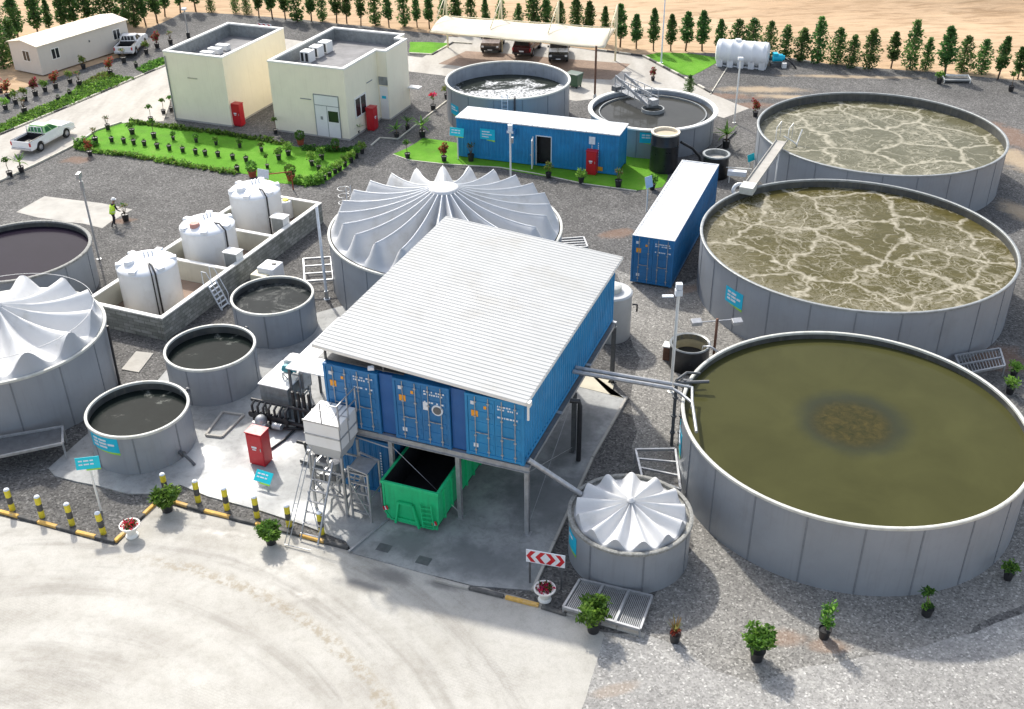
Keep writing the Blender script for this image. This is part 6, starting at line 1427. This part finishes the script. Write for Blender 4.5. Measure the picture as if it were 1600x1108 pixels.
# ---- potted plants
PP={}
def pot(mb,r,h): mb.lathe([(.01,0),(r*.78,0),(r,h),(r*1.06,h),(r*1.06,h-.04)],n=18).lathe([(.01,h-.05),(r*.96,h-.05)],n=18)
def leaf_blade(mb,base,dr,L,w,droop,mi=0,n=5):
    mb.mat(mi); d=Vector(dr).normalized(); s=d.cross(Z).normalized(); L2=[];p=Vector(base)
    vs=[]
    for i in range(n+1):
        f=i/n; ww=w*math.sin(PI*min(1,.12+.88*f))*.5 if f<1 else .002
        q=p+d*(L*f)-Z*(droop*f*f); vs+=[q-s*ww,q+s*ww]
    mb._add(vs,[(2*i,2*i+1,2*i+3,2*i+2) for i in range(n)])
def plant_proto(kind):
    random.seed(sum(map(ord,kind)))
    t=empty('potted_plant',(0,0,0),'','plant'); p=MB(); st=MB(); f=MB(); pm_='black'; fm=['leaf','leafd','leafl']
    if kind=='tuft':   # small dark pot with a young tuft
        pot(p,.17,.34); leaves(f,(0,0,.44),.13,.13,.13,18,.08,(1,1,0),.2); st.tube([(0,0,.2),(0,0,.5)],.012,5)
    elif kind=='shrub':
        pot(p,.2,.38); st.tube([(0,0,.3),(.02,0,.8)],.02,5)
        for a in range(5): leaves(f,(.16*math.cos(a*1.3),.16*math.sin(a*1.3),.62+.1*(a%3)),.25,.25,.24,50,.10,(0,0,1,2),.35)
    elif kind=='bright':
        pot(p,.2,.36); st.tube([(0,0,.3),(.02,0,.7)],.02,5); fm=['leafl','leaf','leafd']
        for a in range(5): leaves(f,(.17*math.cos(a*1.3),.17*math.sin(a*1.3),.6+.1*(a%3)),.27,.27,.25,50,.10,(0,0,0,1),.35)
    elif kind=='bush':  # foreground broad bush
        pot(p,.24,.40); 
        for a in range(9): st.tube([(0,0,.35),(.12*math.cos(a*.7),.12*math.sin(a*.7),.7),(.34*math.cos(a*.7),.34*math.sin(a*.7),1.0)],[.02,.014,.006],5)
        for a in range(16):
            r=.38*math.sqrt(random.random()); th=a*2.4; leaves(f,(r*math.cos(th),r*math.sin(th),.85+random.uniform(-.22,.32)),.26,.26,.22,56,.105,((0,0,2),(0,2,2),(0,1,0))[a%3],.3,asp=2.)
    elif kind=='tall':
        pot(p,.2,.36); st.tube([(0,0,.3),(.03,.02,.8),(-.02,0,1.35)],.018,6)
        for z,s in ((1.35,.26),(1.1,.2),(.75,.26),(.6,.24)): leaves(f,(random.uniform(-.06,.06),random.uniform(-.06,.06),z),s,s,s*.7,48,.11,(0,0,2,1),.3)
    elif kind=='stem':
        pot(p,.2,.38); st.tube([(0,0,.3),(.05,0,.8),(.0,.04,1.2)],.022,6)
        leaves(f,(0,.04,1.25),.3,.3,.22,60,.13,(0,1),.3)
    elif kind=='palm':
        pot(p,.22,.42); st.tube([(0,0,.35),(0,0,.75)],[.06,.04],7)
        for i in range(17): a=i*2.4; e=random.uniform(.25,1.5); leaf_blade(f,(0,0,.72),(math.cos(a),math.sin(a),e),random.uniform(.75,1.1),.13,random.uniform(.15,.5),random.choice((0,0,1,2)))
    elif kind=='mound':  # fine leaved rounded bush
        pot(p,.24,.36)
        for a in range(9): st.tube([(0,0,.3),(.14*math.cos(a*.7),.14*math.sin(a*.7),.6),(.36*math.cos(a*.7),.36*math.sin(a*.7),.9)],[.018,.012,.005],5)
        for a in range(22):
            r=.42*math.sqrt(random.random()); th=a*2.4; leaves(f,(r*math.cos(th),r*math.sin(th),.72+random.uniform(-.25,.3)*(1-r)),.24,.24,.22,60,.085,((0,0,1),(0,1,2),(0,0,2))[a%3],.25,asp=2.6)
    elif kind=='spiky':
        pot(p,.22,.38)
        for i in range(70): a=i*2.4; e=random.uniform(.15,2.2); leaf_blade(f,(0,0,.4),(math.cos(a),math.sin(a),e),random.uniform(.45,.8),.06,random.uniform(.0,.25),random.choice((0,0,1,1,2)),4)
    elif kind=='ball':
        pm_='terra'; pot(p,.3,.42); leaves(f,(0,0,.75),.42,.42,.42,330,.10,(0,0,1),.7); st.tube([(0,0,.3),(0,0,.7)],.03,6)
    elif kind=='red':
        pot(p,.22,.4); st.tube([(0,0,.35),(0,.02,1.0)],.025,6); fm=['leafr','leafb','leaf']
        for a in range(6): leaves(f,(.16*math.cos(a),.16*math.sin(a),.8+.14*(a%4)),.26,.26,.28,50,.12,(0,0,0,1,2),.3)
    elif kind=='pink':
        pot(p,.2,.4); st.tube([(0,0,.35),(.03,.02,1.0)],.02,6); fm=['flp','flr','leaf']
        leaves(f,(0,0,1.15),.36,.3,.14,70,.12,(0,0,1),.2); leaves(f,(0,0,.85),.24,.24,.2,24,.1,(2,),.2)
    elif kind=='brown':
        pm_='black'; pot(p,.2,.36); fm=['leafb','leafy','leafr']; leaves(f,(0,0,.42),.22,.22,.06,40,.1,(2,),.2)
        for i in range(30): a=i*2.4; e=random.uniform(1.2,4); leaf_blade(f,(0,0,.4),(math.cos(a),math.sin(a),e),random.uniform(.4,.75),.05,.08,random.choice((0,0,1)),3)
    elif kind=='olive':
        pot(p,.2,.38); st.tube([(0,0,.35),(.03,.02,.8)],.02,6); fm=['leafy','leaf','leafd']
        for a in range(5): leaves(f,(.16*math.cos(a*1.3),.16*math.sin(a*1.3),.75+.1*(a%3)),.25,.25,.22,34,.11,(0,0,1),.3)
    elif kind=='bare':
        pot(p,.22,.46); fm=['leafy','leafd','leafb']
        for a in range(5): st.tube([(0,0,.4),(.12*math.cos(a*1.3),.12*math.sin(a*1.3),.8),(.25*math.cos(a*1.3),.25*math.sin(a*1.3),1.15)],[.02,.014,.006],5)
        leaves(f,(0,0,1.05),.32,.32,.22,40,.11,(0,1,2),.3)
    elif kind=='flowerpot':
        pm_='coping'; p.lathe([(.01,0),(.24,0),(.26,.06),(.17,.14),(.19,.22),(.36,.52),(.42,.56),(.42,.61),(.36,.60),(.34,.55),(.01,.55)],n=32)
        fm=['flr','leafd','flp']; leaves(f,(0,0,.63),.36,.36,.14,150,.085,(0,0,0,1,2),.3); leaves(f,(0,0,.60),.33,.33,.08,60,.1,(1,),.3); st.tube([(0,0,.5),(0,0,.6)],.02,5)
    elif kind=='leafy':  # young plant with a broad crown leaf above bare stem
        pot(p,.2,.34); st.tube([(0,0,.3),(.1,.05,.7),(.22,.08,1.2)],.02,6); fm=['leafd','leaf','leafl']
        leaves(f,(.24,.08,1.28),.26,.2,.16,50,.15,(0,0,1),.3); leaves(f,(.1,.03,.55),.16,.14,.22,24,.12,(1,2),.2); leaves(f,(-.02,0,.45),.14,.14,.14,24,.1,(0,),.2)
    p.build('pot',M[pm_],t,True,auto=40)
    if st.v: st.build('stem',M['trunk'],t,True)
    f.build('foliage',[M[x] for x in fm],t); return t
def plant(kind,px,py,s,label,cat='plant',group='potted plants',name=None,z=.0):
    if kind not in PP: PP[kind]=plant_proto(kind); o=PP[kind]
    else: o=copy_tree(PP[kind])
    if name: o.name=name
    g=G(px,py); o.location=(g.x,g.y,z+.012); o.rotation_euler=(0,0,random.uniform(0,6.28)); o.scale=(s,s,s*random.uniform(.94,1.06)); o['label']=label; o['category']=cat; o['group']=group; return o
# foreground
plant('mound',262,798,1.15,'leafy spiky bush in a pot at the yellow kerb corner',group='foreground plants')
plant('mound',424,849,1.0,'spiky bush in a black pot on the cream road by the bollards',group='foreground plants')
plant('flowerpot',207,838,1.0,'white urn of red flowers standing by the left kerb corner','flower pot','white flower urns','flower_urn')
plant('flowerpot',851,938,1.0,'white urn of red flowers under the chevron board','flower pot','white flower urns','flower_urn')
plant('bush',927,986,1.12,'bright bushy plant in front of the steel grating platform',group='foreground plants')
plant('brown',1054,1002,1.05,'dry brown grassy plant in a dark pot on the gravel',group='foreground plants')
plant('bush',1182,1030,1.12,'bright bushy plant on the gravel edge, nearest the camera',group='foreground plants')
plant('tall',1287,996,1.12,'two tiered leafy plant in a black pot in front of the olive tank',group='foreground plants')
plant('leafy',1447,961,1.1,'lanky plant with one broad dark leaf cluster in the shade of the olive tank',group='foreground plants')
plant('shrub',1574,905,.95,'small shaded shrub in a pot by the right end of the olive tank',group='foreground plants')
plant('bright',1577,615,1.0,'leafy potted plant at the right frame edge beside the step platform, nearer one',group='foreground plants')
plant('bright',1583,588,.9,'leafy potted plant at the right frame edge beside the step platform, farther one',group='foreground plants')
# garden lawn
r1=[(175,222),(194,224),(209.5,226),(226,228),(246,232),(265,235),(286,238),(306,241),(321,243),(341,245),(364,249),(385,253)]
for i,(x,y) in enumerate(r1): plant('tuft',x,y,1.05,'%s tiny dark pot from the left in the front row on the bright lawn'%ORD[i],group='small pots on the garden lawn',z=.02)
r2=[(150,224,'bare',1.),(169,203,'bare',.9),(207,210,'shrub',1.15),(241,216,'stem',1.05),(271,219,'shrub',.7),(307,223,'shrub',.75),(338,227,'shrub',.7),(375,231,'shrub',.75),(409,237,'shrub',.75)]
for i,(x,y,k,s) in enumerate(r2): plant(k,x,y,s,'%s black pot from the left in the middle row on the bright lawn'%ORD[i],group='larger pots on the garden lawn',z=.02)
r3=[(436,250,'shrub',.95),(451,243,'bright',1.05),(418,263,'stem',.7),(371,268,'tuft',1.1),(488,259,'bright',1.05),(503,250,'shrub',1.0),(499,267,'shrub',.95)]
for i,(x,y,k,s) in enumerate(r3): plant(k,x,y,s,'%s leafy pot from the left in the loose group at the lawn right end'%sorted(range(len(r3)),key=lambda j:r3[j][0]).index(i).__format__('') if 0 else '%s leafy pot from the left in the loose group at the lawn right end'%ORD[sorted(range(len(r3)),key=lambda j:r3[j][0]).index(i)],group='larger pots on the garden lawn',z=.02)
r4=[(507,281,'bright'),(515,276,'shrub'),(524,271,'bright'),(531,267,'bright'),(539,260,'shrub'),(549,254,'bright'),(557,247,'shrub'),(566,240,'bright')]
for i,(x,y,k) in enumerate(r4): plant(k,x,y,.92,'%s pot from the front in the close row edging the lawn right side'%ORD[i],group='row of pots edging the lawn')
plant('stem',236,190,1.0,'bare stemmed pot at the back of the lawn near the road',group='larger pots on the garden lawn'); plant('stem',256,178,.95,'left pot of the pair at the left corner of the windowless building'); plant('stem',268,174,.9,'right pot of the pair at the left corner of the windowless building')
plant('ball',395,276,1.05,'round clipped bush in a terracotta pot beside the white sign',group='clipped bushes in terracotta pots'); plant('ball',470,226,.95,'round clipped bush in a terracotta pot before the white double door',group='clipped bushes in terracotta pots'); plant('ball',455,282,1.05,'round clipped bush in a terracotta pot at the lawn front right',group='clipped bushes in terracotta pots'); plant('ball',525,236,.8,'round clipped bush in a terracotta pot near the building right corner',group='clipped bushes in terracotta pots')
plant('stem',431,209,.9,'thin potted plant at the left corner of the building with the double door')
plant('red',141,243,.85,'reddish brown potted plant at the left tip of the garden',group='red leaved potted plants'); plant('palm',559,210,.75,'low palm against the side wall below the building window')
# around the cabin container
plant('stem',637,247,1.05,'thin potted plant at the left front tip of the cabin lawn'); plant('red',694,252,.95,'upright red leaved plant on the cabin lawn front edge',group='red leaved potted plants'); plant('palm',620,216,1.0,'yellowish palm in a pot at the kerb start near the red cabinet'); plant('palm',637,203,.85,'palm in a pot by the building corner, second along the kerb'); plant('palm',660,214,1.25,'big green palm in a pot behind the cabin lawn'); plant('pink',677,172,1.15,'pink flowering potted plant along the kerb to the froth tank'); plant('olive',698,154,1.1,'potted plant touching the wall of the froth tank')
plant('bare',736,252,1.1,'grey bare potted plant under the sign on the cabin wall'); plant('olive',857,278,1.05,'potted plant in front of the cabin doorway'); plant('bright',908,286,1.05,'pale leafed potted plant just left of the cabin fire cabinet'); plant('bare',966,292,1.1,'greyish potted plant near the right end of the cabin container'); plant('shrub',1019,296,1.1,'potted plant between the cabin lawn and the end container')
plant('palm',1134,231,1.35,'big palm in a black pot right of the clarifier tank'); plant('red',1180,182,1.,'red topped potted plant at the left of the far foam tank',group='red leaved potted plants'); plant('shrub',1467,131,1.2,'potted plant left of the white steel trough'); plant('stem',1579,143,1.2,'thin potted plant by the far right edge near the trees')
plant('red',1020,126,.8,'red potted plant at the tip of the triangular lawn',group='red leaved potted plants')
# beside the road and the site cabin
plant('stem',16,276,1.1,'dark leaved pot on the kerb at the left edge, the left one'); plant('palm',34,269,1.0,'palm in a pot on the kerb behind the white pickup')
r5=[(1.5,145,'pink'),(13,154,'red'),(25,163,'olive'),(40,158,'olive'),(9,171,'bright'),(39,177,'bare'),(56,150,'red'),(71,143,'shrub'),(87.5,138,'red'),(110,130,'olive'),(125,135,'bare'),(109.5,149,'tuft'),(91.6,158,'tuft'),(131,108,'olive'),(173,117,'red'),(194,98,'bare'),(246,75,'red'),(229,84,'olive'),(267,69,'bare'),(213,105,'tuft')]
od=sorted(range(len(r5)),key=lambda j:r5[j][0])
for i,(x,y,k) in enumerate(r5): plant(k,x,y,1.1,'%s pot from the left in the nursery strip before the site cabin'%ORD[od.index(i)],group='nursery pots before the site cabin')
# worker pot
plant('bare',197,345,1.05,'black pot with dry twiggy plant beside the hi-vis worker')
# ---- hedges and ground cover
def hedge(name,label,px,w,h,n,mats,size=.12,kind=None,cat='hedge'):
    pts=[G(*p) for p in px]; mb=MB(); L=[(b-a).length for a,b in zip(pts,pts[1:])]; T=sum(L)
    for i in range(n):
        s=random.random()*T
        for (a,b),l in zip(zip(pts,pts[1:]),L):
            if s<=l: break
            s-=l
        d=(b-a).normalized(); sd=Vector((-d.y,d.x,0)); c=a+d*s+sd*random.uniform(-w/2,w/2); hh=h*random.uniform(.5,1.1)*(1+.4*math.sin(c.x*2.1+c.y*1.3))
        r=random.uniform(.14,.24)
        leaves(mb,c+Z*max(.1,hh*random.random()),r,r,r*.8,9,size,random.choice(mats),.2)
    o=mb.build(name,[M['leaf'],M['leafd'],M['leafl'],M['leafy']],loc=pts[0]); return tag(o,label,cat,None,kind)
hedge('hedge','low leafy hedge along the front edge of the bright garden lawn',[(120,232),(150,238),(195,243),(260,254),(330,266),(370,272)],.5,.3,420,((0,2,0),(2,0),(2,2,3)))
hedge('hedge','low dark hedge along the back of the lawn before the cream buildings',[(205,192),(255,198),(330,208),(400,218),(450,228)],.5,.28,380,((0,1),(1,0,0),(0,2)))
hedge('hedge','bright fluffy hedge patch at the front right corner of the garden',[(462,284),(485,288),(505,284)],.9,.55,260,((2,2,0),(2,0)))
hedge('hedge','leafy green clump at the left tip of the garden by the road',[(118,230),(135,226),(148,230)],.8,.5,150,((0,1),(0,0,2)))
hedge('hedge','dark green hedge along the lawn behind the right end pots',[(470,233),(520,237),(560,236)],.5,.4,170,((1,0),(1,1,0)))
def cover_patch(name,label,px,n,mats,size=.13):
    P=[G(*p) for p in px]; x0,x1=min(p.x for p in P),max(p.x for p in P); y0,y1=min(p.y for p in P),max(p.y for p in P); mb=MB(); k=0
    def inside(x,y):
        c=False; j=len(P)-1
        for i in range(len(P)):
            if (P[i].y>y)!=(P[j].y>y) and x<(P[j].x-P[i].x)*(y-P[i].y)/(P[j].y-P[i].y)+P[i].x: c=not c
            j=i
        return c
    while k<n:
        x,y=random.uniform(x0,x1),random.uniform(y0,y1)
        if inside(x,y): leaves(mb,(x,y,random.uniform(.05,.16)),.16,.16,.1,6,size,random.choice(mats),.2); k+=1
    o=mb.build(name,[M['leaf'],M['leafd'],M['leafl'],M['leafy']],loc=P[0]); o['kind']='stuff'; o['label']=label; o['category']='ground cover'; return o
gc=[(-60,232),(0,197),(34,179),(89,158),(130,130),(176,117),(192,121),(209,124),(104,168),(0,210),(-60,238)]
sheet('lawn',gc,.016,M['turf'],.05,.8); cover_patch('ground_cover','bright green ground cover strip along the cream road',gc,1500,((0,0,2),(0,1),(0,2)))
cover_patch('ground_cover','yellowish dry grass patch behind the ground cover strip',[(125,135),(150,118),(170,112),(178,120),(150,130)],160,((3,3,2),(3,0)))
gc=[(214,109),(235,97),(256,91),(257,103),(226,115)]
sheet('lawn',gc,.016,M['turf'],.05,.8); cover_patch('ground_cover','short green ground cover strip left of the windowless building',gc,220,((0,0,2),(0,1)))
# ---------------------------------------------------------------- worker
def person(loc,rz,label):
    t=empty('person',loc,label,'person',None,rz)
    # joints: walking, leaning forward to the pot, right arm reaching; local +x is forward
    J=[((0,0,.92),.125),((.03,0,1.08),.115),((.10,0,1.28),.135),((.16,0,1.44),.085),((.20,0,1.53),.05),((.24,0,1.62),.075),((.26,0,1.73),.085),
       ((.0,.10,.88),.085),((.16,.11,.50),.062),((.06,.11,.10),.042),((.20,.11,.05),.035),
       ((.0,-.10,.88),.085),((-.08,-.11,.49),.062),((-.30,-.11,.14),.042),((-.20,-.11,.05),.035),
       ((.15,.20,1.42),.065),((.28,.24,1.18),.046),((.46,.20,1.02),.034),((.55,.18,.98),.03),
       ((.13,-.20,1.42),.065),((.16,-.27,1.16),.046),((.34,-.24,.98),.034),((.43,-.22,.94),.03)]
    E=[(0,1),(1,2),(2,3),(3,4),(4,5),(5,6),(0,7),(7,8),(8,9),(9,10),(0,11),(11,12),(12,13),(13,14),(3,15),(15,16),(16,17),(17,18),(3,19),(19,20),(20,21),(21,22)]
    me=bpy.data.meshes.new('person_body'); me.from_pydata([j[0] for j in J],E,[]); o=bpy.data.objects.new('body',me); COL.objects.link(o)
    o.modifiers.new('skin','SKIN'); sv=me.skin_vertices[0].data
    for i,j in enumerate(J): sv[i].radius=(j[1],j[1])
    sv[0].use_root=True
    s=o.modifiers.new('sub','SUBSURF'); s.levels=2; s.render_levels=2
    dg=bpy.context.evaluated_depsgraph_get(); m2=bpy.data.meshes.new_from_object(o.evaluated_get(dg)); bpy.data.objects.remove(o)
    bm=bmesh.new(); bm.from_mesh(m2)
    for w_ in ((.55,.18,.98),(.43,-.22,.94)):
        for k_ in range(5):
            d=Vector((.8,-.12+.1*(k_-2)*.5,-.5)) if k_<4 else Vector((.35,.7 if w_[1]<0 else -.7,-.4)); d.normalize(); b0=Vector(w_)+Vector((.02,.016*(k_-1.5),0)) if k_<4 else Vector(w_)
            L=(.07,.08,.085,.075,.05)[k_]; q=MB(); q.tube([b0,b0+d*L*.5,b0+d*L+Vector((-.01,0,-.015))],[.010,.009,.006],6)
            vv_=[bm.verts.new(v) for v in q.v]
            for f in q.f:
                try: bm.faces.new([vv_[i] for i in f])
                except ValueError: pass
    bm.to_mesh(m2); bm.free()
    for m in ('trouser','trouser','skin','hivis'): m2.materials.append(M[m])
    for p in m2.polygons:
        c=p.center; z=c.z; p.use_smooth=True
        arm=abs(c.y)>.16 and z<1.5 and z>.85 and c.x>.05
        p.material_index=0 if z<.93 and not (arm and c.x>.35) else (2 if z>1.52 or (arm and c.x>.40) else 1)
    b=bpy.data.objects.new('body',m2); COL.objects.link(b); b.parent=t
    mb=MB(); rows=[]
    for (x,z,a,bb) in ((.0,.90,.165,.185),(.03,1.05,.155,.175),(.09,1.25,.165,.20),(.14,1.40,.13,.215),(.165,1.48,.075,.11)):
        rows.append([(x+a*math.cos(2*PI*i/18),bb*math.sin(2*PI*i/18),z+.0) for i in range(18)])
    loft(mb,rows,caps=False); v=mb.build('hi_vis_vest',M['hivis'],t,True); sm=v.modifiers.new('th','SOLIDIFY'); sm.thickness=.012
    mb=MB()
    for z in (1.02,1.2): mb.lathe([(.172,0),(.172,.045)],(.05+(z-1.02)*.22,0,z),18)
    for vtx in range(len(mb.v)): x,y,z=mb.v[vtx]; mb.v[vtx]=(x,y*1.13,z)
    mb.build('reflective_band',M['mark'],v,True)
    mb=MB().lathe([(.115,0),(.11,.06),(.075,.11),(.001,.13)],(.265,0,1.745),20).lathe([(.115,0),(.15,-.005),(.15,.006),(.112,.01)],(.275,0,1.748),20); mb.build('hard_hat',M['white'],t,True)
    mb=MB().tube([(.345,0,1.70),(.365,0,1.675),(.345,0,1.665)],[.012,.016,.01],6); 
    for y in (-.035,.035): mb.blob((.335,y,1.715),.010,8,6)
    for y in (-.088,.088): mb.obox((.255,y,1.69),(.022,0,0),(0,.008,0),(0,0,.03))
    mb.obox((.338,0,1.635),(.008,0,0),(0,.028,0),(0,0,.005)); mb.build('face_features',M['skin'],t,True)
    t.scale=(1.12,1.15,1.02); return t
g=G(180,354); person((g.x,g.y,.01),R_(55),'worker in lime hi-vis vest, dark trousers and white hard hat leaning to a pot')
EXPO=0.84
# ---------------------------------------------------------------- light, sky, camera
EL,AZ=43.5,-23.5     # sun elevation; bearing of the sun, degrees clockwise from the view axis
w=bpy.data.worlds.new('World'); sc.world=w; w.use_nodes=True; nt=w.node_tree
bg=nt.nodes['Background']; st=nt.nodes.new('ShaderNodeTexSky'); st.sky_type='NISHITA'; st.sun_disc=False
st.sun_elevation=R_(EL); st.sun_rotation=R_(AZ); st.air_density=1.; st.dust_density=2.5; st.ozone_density=1.
hz=nt.nodes.new('ShaderNodeHueSaturation'); hz.inputs['Saturation'].default_value=.6; nt.links.new(st.outputs[0],hz.inputs['Color']); nt.links.new(hz.outputs[0],bg.inputs[0]); bg.inputs[1].default_value=.15
sl=bpy.data.lights.new('sun','SUN'); sl.energy=2.5; sl.angle=R_(2.); sl.color=(1,.95,.86)
so=bpy.data.objects.new('sun',sl); COL.objects.link(so)
sd=Vector((math.sin(R_(AZ))*math.cos(R_(EL)),math.cos(R_(AZ))*math.cos(R_(EL)),math.sin(R_(EL))))
so.rotation_euler=sd.to_track_quat('Z','Y').to_euler(); so.location=(0,60,60)
cd=bpy.data.cameras.new('camera'); cam=bpy.data.objects.new('camera',cd); COL.objects.link(cam)
cd.sensor_fit='HORIZONTAL'; cd.sensor_width=36; cd.lens=CAM_F/1600*36; cd.clip_end=3000
Bk=-FW; cam.matrix_world=Matrix(((RT.x,UP.x,Bk.x,0),(RT.y,UP.y,Bk.y,0),(RT.z,UP.z,Bk.z,CAM_H),(0,0,0,1)))
sc.camera=cam
vs=sc.view_settings; vs.view_transform='Standard'; vs.look='None'; vs.exposure=EXPO; vs.gamma=1; vs.use_curve_mapping=False
sc.cycles.max_bounces=6; sc.cycles.use_denoising=True
